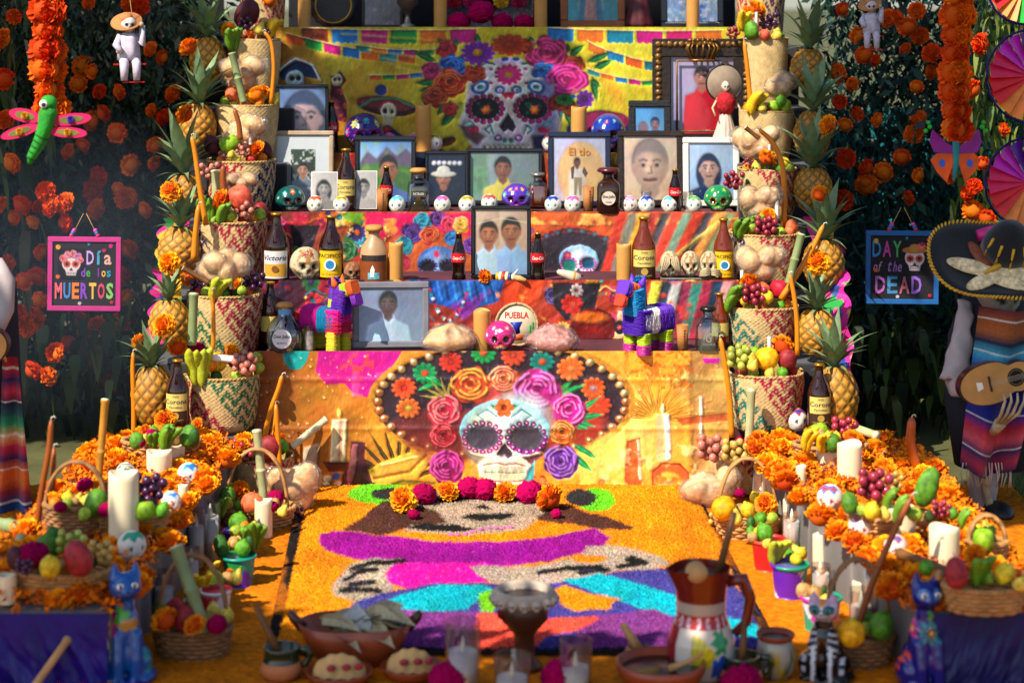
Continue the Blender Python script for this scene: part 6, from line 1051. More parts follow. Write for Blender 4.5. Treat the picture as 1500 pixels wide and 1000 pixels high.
for k, px, yb, yt, w, sty, lab, rz in ((3, 533, 222, 165, 58, 'purple', 'dark purple glazed skull painted with yellow flowers', .25), (3, 891, 222, 166, 52, 'blue', 'deep blue glazed skull with rust eye rings', -.15), (2, 425, 312, 272, 44, 'teal', 'dark teal glazed skull with an orange forehead flower', .35), (2, 757, 309, 268, 45, 'violet', 'violet glazed skull above the two boys photograph', -.05), (2, 1052, 322, 281, 42, 'green', 'bright green glazed skull with gold eye rings', -.1), (0, 733, 516, 470, 46, 'pink', 'pink glazed skull with orange moustache before the plaque', .0)): p, w_, h_ = B(k, px, yb, yt, w); skull(p, w_, h_, lab, ST[sty], rz=rz)
BN = dict(base='#b8a888', bone=1, deep=.34, eye='#1c1410', eye_r=.19)
p, w_, h_ = B(1, 448, 414, 364, 48); skull(p, w_, h_, 'cracked ivory skull splashed with red between the beer bottles', dict(BN, pat=[(.3, .7, .22, '#8a1c1c', 5), (0, .95, .2, '#7a1c24', 4)], dot='#7a1c1c'), M_bone, rz=.3)
p, w_, h_ = B(1, 516, 414, 386, 27); skull(p, w_, h_, 'tiny copper-brown skull beside the yellow-label beer', dict(BN, base='#8a6040'), M_bone, rz=.3)
tr = TP(1, 1010, 416); t = thing('skull_trio', 'bone statuette of three skulls covering eyes, bare and covering mouth', 'statuette', tr); part('plinth', MB().box((0, 0, .008), (sz(tr, 86), .07, .016), .005), mat('stone_plinth', '#6a6258', .9, .4, 30, .6, 60), t)
for i, dx in enumerate((-29, 1, 29)):
 h_ = sz(tr, 40); hd = part('skull', skull_mesh(BN), M_bone, t, (sz(tr, dx), 0, .014), (0, 0, -.25 * (i - 1)), (h_ * .78, h_ * .8, h_)); hb = MB()
 if i != 1:
  for sx in ((-1, 1) if i == 0 else (-1, 1)):
   for f in range(4):
    if i == 0: q = [(sx * .36, -.30, .12), (sx * (.34 - f * .05), -.52, .34), (sx * (.30 - f * .085), -.58, .58), (sx * (.22 - f * .05), -.50, .82)]
    else: q = [(sx * .40, -.25, .05), (sx * .34, -.5, .12 + f * .06), (sx * .18, -.62, .14 + f * .07), (sx * .02, -.6, .17 + f * .06)]
    hb.tube([(x * h_ * .95, y * h_ * .9, z * h_) for x, y, z in q], [h_ * .045, h_ * .04, h_ * .042, h_ * .025], 6)
  part('finger_bones', hb, mat('bone', '#a89878', .6, .3, 30), t, (sz(tr, dx), 0, .014))
for k, L in ((3, (('magenta', 570, 219), ('magenta', 607, 220), ('gold', 636, 221), ('red', 806, 221), ('gold', 836, 222), ('green', 862, 221), ('orange', 1010, 220))), (2, (('orange', 462, 314), ('gold', 500, 315), ('teal', 582, 315), ('magenta', 648, 315), ('gold', 684, 315), ('red', 717, 309), ('blue', 810, 317), ('magenta', 839, 318), ('pink', 922, 319), ('blue', 947, 320), ('teal', 981, 320), ('green', 1016, 321)))):
 pos = {3: {570: 'below the purple skull', 607: 'left of the upper tan candle', 636: 'right of the upper tan candle', 806: 'beside the printed skull cheek', 836: 'left of the rose-side candle', 862: 'right of the rose-side candle', 1010: 'left of the doll'}, 2: {462: 'before the woman in grey', 500: 'before the middle beer bottle', 582: 'left of the corked bottle', 648: 'below the white-hat portrait', 684: 'above the two boys frame edge', 717: 'beside the violet skull', 810: 'below El tío on the boys side', 839: 'left of the leather cup', 922: 'right of the brown square bottle', 947: 'under the sepia elder', 981: 'beside the last cola bottle', 1016: 'left of the green skull'}}[k]
 for c_, px, yb in L: p = TP(k, px, yb); mini(p, sz(p, 26), c_, pos[px], random.uniform(-.25, .25))
# loaves, plaque, toys
p = TP(0, 660, 516); bread(p, sz(p, 86), sz(p, 42), 'wrapped golden bread loaf before the white-shirt portrait', 3, True, False, 0, sz(p, 60), tie=False); p = TP(0, 809, 518); bread(p, sz(p, 82), sz(p, 40), 'wrapped pink sugared bread loaf beside the pink skull', 5, True, True, 0, sz(p, 60), tie=False)
p = TP(0, 757, 508); r_ = sz(p, 32); t = thing('souvenir_plaque', 'round cream plaque lettered PUEBLA with jug and cactus', 'plaque', p + V((0, .02, 0)), rot=(-.15, 0, 0)); part('disc', MB().lathe([(.001, -.004), (r_, -.004), (r_, .004), (.001, .004)], 40), mat('cream_clay', '#c8b898', .7, .1), t, (0, 0, r_), (R(90), 0, 0)); rp = MB().tube([(math.sin(a / 30 * 2 * math.pi) * r_ * .95, -.006, r_ + math.cos(a / 30 * 2 * math.pi) * r_ * .95) for a in range(31)], .005, 6); part('rope_edge', rp, mat('rope', '#a88a64', .8, .4, 90, .5, 120), t)
part('lettering', text_mb('PUEBLA', r_ * .30, .0, 0, .02, w=r_ * 1.1), mat('ink_b01c34', '#b01c34', .5, 0), t, (0, -.0055, r_ * 1.42), smooth=False); part('jug_print', MB().ext([(-.018, r_ * .6), (.0, r_ * .55), (.012, r_ * .62), (.010, r_ * .85), (.02, r_ * 1.12), (-.026, r_ * 1.1), (-.012, r_ * .9)], -.0052, -.004), mat('blue_ink', '#1c2c9a', .5, .2), t); part('pot_print', MB().ext([(-.01, r_ * .3), (.02, r_ * .3), (.03, r_ * .52), (-.012, r_ * .56)], -.006, -.004), mat('clay_ink', '#c04a1c', .5, .2), t)
cm = MB(); [cm.tube([(x, -.005, r_ * .35), (x * 1.15, -.005, r_ * (.35 + hh_))], .0035, 5) for x, hh_ in ((-.048, .4), (-.054, .55), (.042, .6), (.05, .75), (.058, .5))]; part('cactus_print', cm, mat('green_ink', '#2c7a34', .5, .2), t)
p = TP(1, 735, 416); t = thing('toy_drum', 'small striped wooden drum rattle lying before the boys photograph', 'toy', p + V((.01, -.02, .018)), rot=(0, 0, -.25)); [part('band', MB().lathe([(.021 - .003 * abs(k - 2), 0), (.021 - .003 * abs(k - 2.2), .0115)], 20), mat('drum_' + c_[1:], c_, .5), t, (-.03 + k * .0115, 0, 0), (0, R(90), 0)) for k, c_ in enumerate(('#c8941c', '#d8c8a0', '#a82c1c', '#d8c8a0', '#1c3a6a', '#d8c8a0'))]; part('stick', MB().tube([(.03, 0, 0), (.06, -.01, -.002), (.085, -.015, -.008)], [.009, .011, .006], 8), M_wood, t); part('skin', MB().tube([(.03, 0, .002), (.05, .01, .03)], [.006, .001], 6), M_white2, t)
marigold(TP(1, 710, 416) + V((0, -.03, .018)), sz(p, 26), 'orange marigold at the foot of the two boys photograph', (R(50), 0))
p = TP(1, 835, 416); t = thing('clay_whistle', 'cream clay bird whistle lying under the dark sombrero print', 'toy', p + V((0, -.01, .016)), rot=(0, .35, .2)); part('body', MB().lathe([(.001, -.055), (.009, -.05), (.015, -.02), (.021, .01), (.018, .035), (.001, .045)], 16), mat('cream_glaze', '#c8b8a0', .4, .15), t, (0, 0, .004), (0, R(90), 0)); part('stripe', MB().lathe([(.0215, 0), (.0215, .006)], 16, cap=False), mat('yellow_stripe', '#c88a1c', .5), t, (.006, 0, .004), (0, R(90), 0)); part('beak', MB().lathe([(.008, 0), (.001, .02)], 8), mat('dark_print', '#2c2020'), t, (.03, 0, .012), (0, R(60), 0))
# paper donkeys
def fringe(w, d, h, cols, seed):
 """stack of ruffled tissue bands; cols = colour list bottom to top"""
 mb = MB(); r = random.Random(seed); nb = max(len(cols), int(h / .011)); n = 26
 for k in range(nb):
  c = cols[min(len(cols) - 1, int(k / nb * len(cols)))]; z0 = h * k / nb; z1 = h * (k + 1.25) / nb; cc = lin(c) * r.uniform(.8, 1.15); vs = []; cs = []
  for zi, fl in ((z0, 1.13), (z1, 1.0)):
   for i in range(n):
    a = 2 * math.pi * i / n; q = (abs(math.cos(a)) ** 4 + abs(math.sin(a)) ** 4) ** -.25; j = r.uniform(-.04, .05) if fl > 1 else 0; vs.append((w / 2 * q * (fl + j) * math.sin(a), -d / 2 * q * (fl + j) * math.cos(a), zi + (r.uniform(-.003, .003) if fl > 1 else 0))); cs.append(cc * r.uniform(.75, 1.2))
  mb.add(vs, [(i, (i + 1) % n, n + (i + 1) % n, n + i) for i in range(n)], cs)
 mb.col(cols[-1]).add([(w / 2 * x, d / 2 * y, h) for x, y in ((-1, -1), (1, -1), (1, 1), (-1, 1))], [(0, 1, 2, 3)]); return mb
M_tiss = mat('tissue_paper', rough=.6, var=.2, ns=60, attr=True, spec=.4)
def donkey(p, s, rz, lab, hd, nk, ch, body, leg, hoof):
 t = thing('paper_donkey', lab, 'pinata', p, rz, scale=s)      # unit: height 1, facing +X
 for x in (-.30, .16):
  for y in (-.13, .13): l = part('leg', fringe(.15, .15, .30, leg, 3), M_tiss, t, (x, y, .0)); part('hoof', fringe(.16, .16, .13, hoof, 4), M_tiss, l)
 part('body', fringe(.34, .36, .60, body, 5), M_tiss, t, (-.40, 0, .45), (0, R(90), 0)); part('chest', fringe(.26, .36, .34, ch, 6), M_tiss, t, (.16, 0, .28)); part('neck', fringe(.23, .26, .36, nk, 7), M_tiss, t, (.20, 0, .56), (0, R(8), 0))
 h = part('head', fringe(.19, .2, .32, hd, 8), M_tiss, t, (.16, 0, .86), (0, R(72), 0)); part('muzzle', fringe(.16, .17, .08, hd[:1], 9), M_tiss, t, (.45, 0, .765), (0, R(72), 0))
 for sy in (-1, 1): part('ear', MB().lathe([(.04, 0), (.055, .07), (.001, .2)], 8), mat('tissue_ear_' + hd[-1][1:], hd[-1], .6), t, (.17, sy * .075, .93), (sy * -.3, -.2, 0)); part('eye', MB().ell((0, 0, 0), (.035, .014, .035), 12, 8), M_white2, t, (.27, sy * .112, .87)); part('pupil', MB().ell((0, 0, 0), (.018, .01, .018), 10, 6), M_blk, t, (.275, sy * .124, .87))
 part('mane', fringe(.08, .09, .42, hoof + nk[:1], 10), M_tiss, t, (.02, 0, .55), (0, R(6), 0)); part('tail', fringe(.06, .06, .26, body[:1] + hoof, 11), M_tiss, t, (-.42, 0, .30), (0, R(-12), 0)); part('rosette', MARI[0], mat('rosette_' + nk[0][1:], nk[0], .6), t, (.10, -.02, 1.0), (0, 0, 0), .2); return t
p = TP(0, 483, 512); donkey(p, sz(p, 100), -.55, 'paper donkey with lime and violet head and magenta rump', ['#6a1a9a', '#9ab81c', '#d85a1c'], ['#4a1a9a', '#5a1a9a'], ['#c8184a', '#d81a8a'], ['#d81a9a', '#d81a9a', '#1c9ac8', '#1c8ac0'], ['#c8c01c', '#d8b81c'], ['#c8b81c'])
p = TP(0, 945, 521); donkey(p, sz(p, 104), math.pi + .75, 'paper donkey with blue neck, violet chest and white middle', ['#c83a1c', '#d8501c', '#5a2ab0'], ['#1c84c0', '#1c90d0'], ['#4a1aa0', '#4a1aa0'], ['#4a1aa0', '#5a1ab0', '#d0ccd0', '#c8c0d0'], ['#9ab81c', '#a8c01c'], ['#b81a8a'])
# white-skirted skeleton doll
p = TP(3, 1062, 228); h_ = sz(p, 128); t = thing('skeleton_doll', 'skeleton lady doll with white pleated skirt, red shawl and round hat', 'doll', p + V((0, -.02, 0)), .15); part('skirt', MB().lathe([(h_ * .21, 0), (h_ * .19, h_ * .06), (h_ * .11, h_ * .3), (h_ * .065, h_ * .46), (h_ * .06, h_ * .5)], 60, fn=lambda r, a, k: r * (1 + .1 * (1 - k) * math.sin(a * 13))), mat('white_satin', '#b8aca0', .45, .2, 12), t); part('shawl', MB().lathe([(h_ * .06, h_ * .47), (h_ * .10, h_ * .55), (h_ * .115, h_ * .64), (h_ * .07, h_ * .71), (h_ * .02, h_ * .73)], 30, fn=lambda r, a, k: r * (1 + .12 * math.sin(a * 9 + k * 7))), mat('red_feather', '#a00f1c', .9, .4, 40, .8, 60), t)
part('head', skull_mesh(dict(base='#c8bca8', deep=.3), 40, 30), M_bone, t, (0, 0, h_ * .73), (0, 0, 0), (h_ * .1, h_ * .11, h_ * .13)); part('hat', MB().lathe([(.001, -.004), (h_ * .21, -.004), (h_ * .215, .0), (h_ * .21, .004), (.001, .004)], 36), mat('straw_hat_disc', '#8a7a68', .7, .2, 30), t, (0, h_ * .06, h_ * .83), (R(90), 0, 0)); part('hat_edge', MB().tube([(math.sin(a * .209) * h_ * .212, h_ * .055, h_ * .83 + math.cos(a * .209) * h_ * .212) for a in range(31)], .004, 6), M_blk, t); [part('arm_bone', MB().tube([(sx * h_ * .09, 0, h_ * .66), (sx * h_ * .16, -h_ * .03, h_ * .55), (sx * h_ * .14, -h_ * .09, h_ * .46)], [h_ * .015, h_ * .013, h_ * .01], 6), mat('bone', '#a89878'), t) for sx in (-1, 1)]
# ------------------------------------------------------------------ top shelf, cut by the picture's upper edge
for px, lab in ((446, 'tan pillar candle at the dark end of the top shelf'), (645, 'tan pillar candle beside the velvet letters on the top shelf'), (792, 'tan pillar candle between velvet flowers and teal picture'), (1015, 'tan pillar candle before the beaded picture')): p = V(((px - 750) / sc(1.45), 1.45, 1.588)); pillar(p, 19 / sc(1.45), .17, lab, M_pil)
def robed(c): c.ell(33, 50, 16, 60, '#c8b060', soft=6); c.poly([(22, 20), (44, 20), (52, 90), (14, 90)], '#1c6a8a', soft=2); c.poly([(28, 30), (38, 30), (42, 90), (24, 90)], '#b07a6a', soft=2)
def pic(w, h, bg, f): c = Cv(0, 0, w, h, 1, bg); f(c); return c.paint(2, .4, 3)
frame(821, -60, 916, 46, 1.55, 1.588, 'wooden framed teal picture of a robed figure on the top shelf', 11, mat('orange_wood_frame', '#8a4a20', .5, .25, 14), pic(72, 82, '#0f8a98', robed), lean=.1); frame(968, -60, 1060, 48, 1.58, 1.588, 'black beaded frame with pale blue robed picture on the top shelf', 9, M_fblk, pic(72, 88, '#6a84a8', lambda c: (c.poly([(30, 0), (50, 0), (56, 90), (28, 90)], '#1c5a9a', soft=3), c.blot('#a8b0b8', .2, .5, 3, .6))), lean=.1)
bd = MB(); [bd.ell((-.112 + k * .008, 0, .006), .0022, 6, 4) for k in range(29)]; part('beading', bd, mat('pearl_beads', '#c8c0b8', .3), [o for o in bpy.data.objects if o.name.startswith('picture_frame')][-1], (0, -.010, .014))
frame(530, -70, 590, 42, 1.62, 1.588, 'grey shadowy framed picture behind the silver trophy', 4, M_fbrn, pic(50, 90, '#6a6468', lambda c: c.blot('#a89898', .05, .5, 2, .7)), lean=.1)
t = thing('wall_plate', 'oval plate with blue house painting in a dark scalloped rim', 'plate', V(((488 - 750) / sc(1.6), 1.6, 1.588)), rot=(-.15, 0, 0)); r_ = 33 / sc(1.6); part('rim', MB().lathe([(r_ * .78, -.004), (r_ * 1.02, -.002), (r_ * 1.05, .004), (r_ * .8, .004)], 40, fn=lambda r, a, k: r * (1 + .03 * math.cos(a * 16))), M_fbrn, t, (0, 0, r_), (R(90), 0, 0)); part('gold_ring', MB().tube([(math.sin(k * .2095) * r_ * .8, -.006, r_ + math.cos(k * .2095) * r_ * .8) for k in range(31)], .003, 6), M_gold, t); part('painting', MB().lathe([(.001, 0), (r_ * .8, 0)], 36, cap=False), mat('plate_painting', '#5a8aa0', .3, .7, 60), t, (0, -.003, r_), (R(90), 0, 0))
t = thing('trophy_cup', 'tarnished silver trophy cup on the top shelf', 'trophy', V(((597 - 750) / sc(1.52), 1.52, 1.588))); part('cup', MB().lathe([(.035, 0), (.037, .01), (.016, .02), (.010, .05), (.02, .075), (.045, .1), (.052, .16), (.05, .2)], 28), mat('tarnished_silver', '#8a8070', .3, .3, 20, metal=.8), t)
for px, py, d, lab in ((672, 32, 34, 'dark red velvet flower beside the candle on the top shelf'), (705, 18, 40, 'raised velvet flower at the middle of the top shelf'), (736, 33, 34, 'velvet flower right of the raised one'), (768, 34, 32, 'velvet flower next to the teal picture candle')): celosia(P(px, py, 1.47), d / sc(1.47), lab)
for px, c_, lab in ((665, '#a81430', 'red cloth rose over the velvet flowers'), (690, '#b0185a', 'pink cloth rose over the velvet flowers'), (734, '#c89a1c', 'yellow cloth rose over the velvet flowers'), (760, '#a01448', 'crimson cloth rose over the velvet flowers')): solo('cloth_rose', lab, 'flower', MARI[1], mat('rose_' + c_[1:], c_, .7, .3, 20), P(px, 2, 1.55), (R(70), 0, 0), 24 / sc(1.55))
solo('letter_board', 'white lace board behind the velvet flowers', 'board', MB().box((0, 0, .09), (.38, .012, .18), .003), mat('white_lace', '#8a7a7a', .8, .6, 90), P(716, 40, 1.6) + V((0, 0, -.02)), (-.1, 0, 0)); t = thing('saint_statue', 'dark red robed small statue between the top pictures', 'statue', V(((936 - 750) / sc(1.55), 1.55, 1.588))); part('robe', MB().lathe([(.055, 0), (.06, .02), (.04, .1), (.03, .18), (.012, .22)], 24, fn=lambda r, a, k: r * (1 + .08 * math.sin(a * 8))), mat('oxblood_robe', '#4a141c', .6, .5, 30), t); part('head', MB().ell((0, 0, .24), .022, 12, 8), mat('painted_face', '#a07a64', .5), t)
# ------------------------------------------------------------------ offerings on the benches and floor
def G(px, py, z=.012): return PZ(px, py, z)
def GB(px, py): return PZ(px, py, BZ)
def bed(side, poly_px, n, seed):
 """marigold heads packed over the bench top"""
 r = random.Random(seed); pts = []; E = LB if side == 'left' else RB; tries = 0
 while len(pts) < n and tries < 9000:
  tries += 1; t = r.random() ** 1.25; y = BY0 + .02 + (BY1 - BY0 - .0) * t; xi = bench_edge(E, y); sg = -1 if side == 'left' else 1; x = xi + sg * r.uniform(-.05, max(.28, (1.39 if sg < 0 else 1.34) - abs(xi))); d = r.uniform(.075, .1)
  px = 750 + x * sc(y)
  if px < -15 or px > 1515: continue
  if all((x - a) ** 2 + (y - b) ** 2 > (.58 * d) ** 2 for a, b, _ in pts): pts.append((x, y, d))
 for x, y, d in pts: marigold((x, y, BZ + d * r.uniform(.16, .36)), d, f'orange marigold in the flower bed at the {"far end" if y > -.75 else "middle" if y > -1.4 else "near end"} of the {side} bench', (R(r.uniform(0, 35)), 0), f'marigolds bedded on the {side} bench')
bed('left', None, 85, 1); bed('right', None, 85, 2)
sp = MB(); rr = random.Random(4)      # loose petals under the heads
for side, E, sg in (('l', LB, -1), ('r', RB, 1)):
 for k in range(9000): y = rr.uniform(BY1, BY0); x = bench_edge(E, y) + sg * rr.uniform(-.03, max(.3, (1.41 if sg < 0 else 1.36) - abs(bench_edge(E, y)))); z = BZ + rr.uniform(.002, .05) * (1 if abs(x - bench_edge(E, y)) > .02 else .6); a = rr.uniform(0, 6.3); q = .015; sh = rr.uniform(.5, 1.15); u_ = lambda: rr.uniform(-.011, .011); sp.add([(x, y, z + u_()), (x + q * math.cos(a), y + q * math.sin(a), z + u_()), (x + q * math.cos(a + 1.2), y + q * math.sin(a + 1.2), z + u_())], [(0, 1, 2)], [lin('#e86a06') * sh] * 3)
o = part('marigold_petals', sp, M_mari, None); o['kind'] = 'stuff'; o['label'] = 'loose orange marigold petals strewn over both benches'
def W(on_, items):
 """on_ = (placing phrase, z) ; items (kind, px, py_centre, size px, [arg])"""
 w_, z = on_
 for it in items:
  kind, px, py, s = it[:4]; Y = Yg(py + s * .35, z); d = s / sc(Y); p = P(px, py, Y); b = p - V((0, 0, d * .5)); a = it[4:]
  if kind == 'mari': marigold(p, d, 'orange marigold ' + w_, (R(45), 0))
  elif kind == 'celo': celosia(p, d, 'magenta cockscomb flower ' + w_)
  elif kind.startswith('grapes'): grapes(p, d, kind[7:], w_, 18)
  elif kind.startswith('ban'): bananas(p, d, kind[4:], w_, n=a[1] if len(a) > 1 else 4, rz=a[0] if a else .6, tilt=.5)
  else: fruit(kind, b, d, w_)
 xs = [i[1] for i in items]; yb = max(i[2] for i in items)
 for k, kd in enumerate(random.sample(['small yellow guava', 'small lime', 'small tan potato', 'small orange', 'small green guava', 'small lemon', 'small avocado'], 5)): x = min(xs) + (max(xs) - min(xs)) * (k + .5) / 5; y = yb - random.uniform(4, 14); s = random.uniform(15, 21); Y = Yg(y + s * .3, z) + .01; fruit(kd, P(x, y + s * .5, Y), s / sc(Y), w_)
def tray(px, rim, w, label, h=.05, handle=0, dpt=.62, z=BZ, m=None, lift=.02, rz=0, hw=None):
 zr = z + h + lift; Y = Yg(rim - w * .09, zr); s = sc(Y); return wicker_tray(((px - 750) / s, Y, z + lift), w / s, w / s * dpt, h, label, handle / s if handle else 0, rz, m, hw / s if hw else None)
# left bench
tray(236, 655, 112, 'oval wicker tray of limes and bananas at the far end of the violet-fronted bench', .05)
W(('in the far tray of the left bench', .29), [('ban:green', 243, 640, 42, .9, 4), ('ban:green', 226, 643, 30, .4, 3), ('lime', 243, 628, 26), ('celo', 222, 636, 20), ('celo', 204, 648, 18), ('mari', 242, 616, 34), ('mari', 214, 632, 22), ('mari', 264, 634, 22), ('green mango', 200, 646, 24), ('green mango', 272, 642, 26), ('orange', 233, 630, 18), ('green pepper', 282, 645, 18)])
tray(178, 762, 140, 'wide wicker tray of peppers and dark grapes in the middle of the left bench', .055); tray(112, 745, 92, 'round basket with a tall arched willow handle behind the left bench trays', .09, 108, .8, m=M_wickd)
W(('in the middle tray of the left bench', .30), [('grapes:purple', 218, 720, 46), ('green pepper', 175, 712, 22), ('green mango', 134, 738, 36), ('celo', 156, 746, 24), ('celo', 154, 722, 20), ('green apple', 214, 746, 30), ('lime', 232, 748, 22), ('mari', 156, 708, 26), ('avocado', 197, 735, 24), ('green guava', 120, 752, 20), ('yellow guava', 168, 752, 16)])
W(('in the tall-handled basket of the left bench', .31), [('celo', 124, 710, 24), ('mari', 78, 730, 24), ('celo', 88, 742, 20), ('yellow guava', 114, 728, 18), ('green guava', 100, 736, 20), ('mari', 140, 710, 18)])
cane(GB(142, 735), P(154, 585, GB(142, 735).y), .012, 'tall mustard-coloured cane standing in the left handled basket', mat('mustard_cane', '#a8741c', .6, .3, 10, .2, 40), 2)
tray(92, 846, 142, 'shallow wicker tray of grapes and lemon at the near end of the left bench', .055)
W(('in the near tray of the left bench', .29), [('celo', 48, 812, 46), ('lemon', 74, 830, 34), ('red mango', 122, 822, 42), ('grapes:green', 104, 800, 40), ('grapes:amber', 148, 812, 34), ('green mango', 64, 800, 36), ('green pepper', 82, 796, 30), ('dark mango', 28, 820, 30), ('grapes:purple', 36, 832, 24)])
for px, yb, yt, w, lab in ((254, 684, 657, 34, 'ivory pillar candle behind the taller one near the far tray'), (235, 704, 671, 35, 'ivory pillar candle before the far tray of the left bench'), (183, 806, 715, 41, 'tallest ivory pillar candle, in the middle of the left bench'), (14, 886, 852, 24, 'small ivory candle at the very left edge'), (226, 622, 610, 14, 'tiny ivory candle beside the lowest left pineapple'), (270, 740, 718, 14, 'small ivory candle against the left bench skirt')): p = GB(px, yb); pillar(p + V((0, -.02, .012)), sz(p, w) * 1.06, sz(p, yb - yt) * 1.22, lab)
def painted_head(px, yb, h, lab, c1, c2, z=BZ, rz=0): p = PZ(px, yb, z); solo('painted_skull', lab, 'skull', mini_mesh((c1, c2, c2)), M_sugar, p + V((0, 0, .012)), (0, 0, rz), sz(p, h))
painted_head(276, 716, 34, 'white skull with sky blue crown on the far marigolds', '#1c8ac0', '#2c6ab0', rz=.8); painted_head(250, 756, 32, 'white and pale blue skull at the skirt edge of the left bench', '#8ab0d8', '#3a70b8', rz=.9); painted_head(104, 792, 38, 'white skull with blue and red paint on the near left marigolds', '#1c50b0', '#c02c3c', rz=.4); painted_head(193, 826, 44, 'white skull with green crown behind the blue cat', '#1c8a5a', '#2c9a7a', rz=.6); painted_head(184, 712, 30, 'white skull with green band behind the tallest candle', '#2c7a5a', '#c8a8a0', rz=.3)
taper([PZ(52, 790, BZ), P(60, 720, PZ(52, 790, BZ).y), P(72, 660, PZ(52, 790, BZ).y), P(75, 615, PZ(52, 790, BZ).y)], .009, 'brown taper leaning among the left bench handles', M_tapd); taper([PZ(72, 786, BZ), P(76, 730, PZ(72, 786, BZ).y), P(79, 655, PZ(72, 786, BZ).y)], .009, 'second brown taper, right of the leaning one', M_tapd); cane(GB(-15, 765), GB(42, 790) + V((0, 0, .03)), .02, 'green cane lying at the left edge of the bench', M_cane2, 2); cane(GB(18, 862), GB(30, 815) + V((0, .0, .05)), .013, 'short pale cane beside the near left tray', M_cane, 1)
# left floor
def bucket(px, yb, yt, w, cols, lab, z=.012):
 p = G(px, yb, z); h = sz(p, yb - yt); d = sz(p, w); t = thing('plastic_bucket', lab, 'bucket', p); M_b = mat('bucket_plastic', rough=.4, attr=True, var=.05, coat=.1); c3 = [lin(c) for c in cols]
 cf = lambda a, k: c3[0] if (math.sin(a * 1.0 + k * 2 + px) > .1) else (c3[1] if math.sin(a * 2 - k * 3 + px) > -.2 else c3[2])
 part('wall', MB().lathe([(d * .40, 0)] + [(d * (.40 + .08 * k / 10), h * k / 10 * .93) for k in range(11)], 80, fn=lambda r, a, k: r * (1 + .018 * (1 if math.sin(a * 40) > .1 else -1)), cf=cf), M_b, t); part('rim', MB().lathe([(d * .47, h * .90), (d * .52, h * .91), (d * .52, h), (d * .48, h), (d * .46, h * .8)], 40, cap=False, cf=lambda a, k: c3[1] if math.sin(a + px) > 0 else c3[0]), M_b, t); part('fill', MB().lathe([(d * .46, h * .82), (.001, h * .86)], 16), mat('crumpled_lining', '#5a4a34'), t); return t
bucket(316, 912, 862, 46, ('#b01428', '#d8d0d0', '#c02c4a'), 'red and white woven plastic bucket of bananas'); bucket(350, 856, 812, 50, ('#0f8a7a', '#1c7a3c', '#4a1c9a'), 'green and violet woven plastic bucket of lime'); bucket(352, 812, 775, 50, ('#3a1a9a', '#4a2aa0', '#a89ac8'), 'violet woven plastic bucket of green bananas')
W(('in the red and white bucket', .09), [('ban:yellow', 296, 852, 40, .3, 3), ('green apple', 318, 846, 28), ('ban:yellow', 312, 832, 30, .9, 2), ('yellow guava', 344, 846, 20), ('mari', 336, 838, 14)]); W(('in the green and violet bucket', .1), [('lime', 352, 803, 26), ('green pepper', 328, 806, 22), ('green pepper', 366, 802, 16), ('mari', 318, 800, 14)]); W(('in the violet bucket', .1), [('lime', 345, 766, 30), ('ban:green', 372, 784, 48, .3, 4)])
for px, yb, yt, ct, w, lab in ((240, 908, 836, 860, 32, 'glass holding a white candle between blue cat and handled basket'), (287, 836, 744, 770, 26, 'glass candle against the left bench skirt'), (308, 825, 735, 755, 28, 'rear glass candle against the left bench skirt'), (280, 880, 802, 822, 24, 'glass candle behind the left handled basket'), (1117, 764, 694, 722, 25, 'glass candle beside the grapefruit basket'), (1160, 812, 752, 762, 27, 'glass candle at the foot of the right bench'), (1202, 874, 826, 838, 29, 'glass candle behind the green and pink bucket'), (1262, 932, 862, 886, 36, 'glass candle behind the skeleton cat'), (678, 1010, 908, 952, 50, 'tall glass with an ivory candle beside the tortilla plates'), (843, 1016, 935, 975, 46, 'empty-looking tall glass right of the clay goblet'), (750, 1022, 958, 990, 52, 'glass with a green glint before the clay goblet')): p = G(px, yb); glass_candle(p, sz(p, w), sz(p, yb - yt), sz(p, yb - ct), lab)
for px, yb, yt, w, lab in ((386, 786, 731, 26, 'ivory pillar candle beside the left floor basket'), (1136, 752, 720, 22, 'ivory candle behind the grapefruit basket'), (1160, 790, 730, 26, 'tall ivory candle behind a glass candle on the right'), (1204, 842, 781, 27, 'tall ivory candle over the right floor buckets'), (1262, 905, 850, 27, 'ivory candle beside the long brown taper'), (195, 700, 690, 8, 'stub of ivory candle on the marigolds'), (312, 690, 660, 12, 'slim ivory candle at the far left bench corner')): p = G(px, yb); pillar(p, sz(p, w), sz(p, yb - yt), lab)
tray(282, 928, 112, 'small square wicker basket with arched handle holding a cane', .07, 145, .7, 0.01, M_wickd, 0, hw=104); W(('in the square handled basket', .1), [('mari', 242, 908, 44), ('mari', 286, 916, 36), ('celo', 318, 914, 32), ('red mango', 268, 905, 32), ('yellow guava', 312, 892, 22), ('yellow guava', 332, 900, 22), ('pomegranate', 262, 886, 26), ('green mango', 240, 892, 24)])
c0 = G(300, 925, .09); cane(c0, P(258, 800, c0.y + .03), .018, 'thick green-grey cane leaning in the square handled basket', M_cane2, 2); c0 = G(222, 905); taper([c0, P(221, 860, c0.y), P(220, 820, c0.y), P(216, 790, c0.y)], .009, 'amber taper behind the square handled basket')
tray(376, 752, 110, 'wicker basket with arched handle near the left of the carpet', .06, 112, .7, .01, None, 0, hw=90); W(('in the basket beside the carpet', .09), [('mari', 350, 718, 34), ('peach', 366, 736, 32), ('green mango', 330, 730, 26), ('ban:green', 322, 742, 34, .5, 3), ('celo', 404, 728, 26), ('yellow guava', 410, 748, 16), ('celo', 398, 742, 20)])
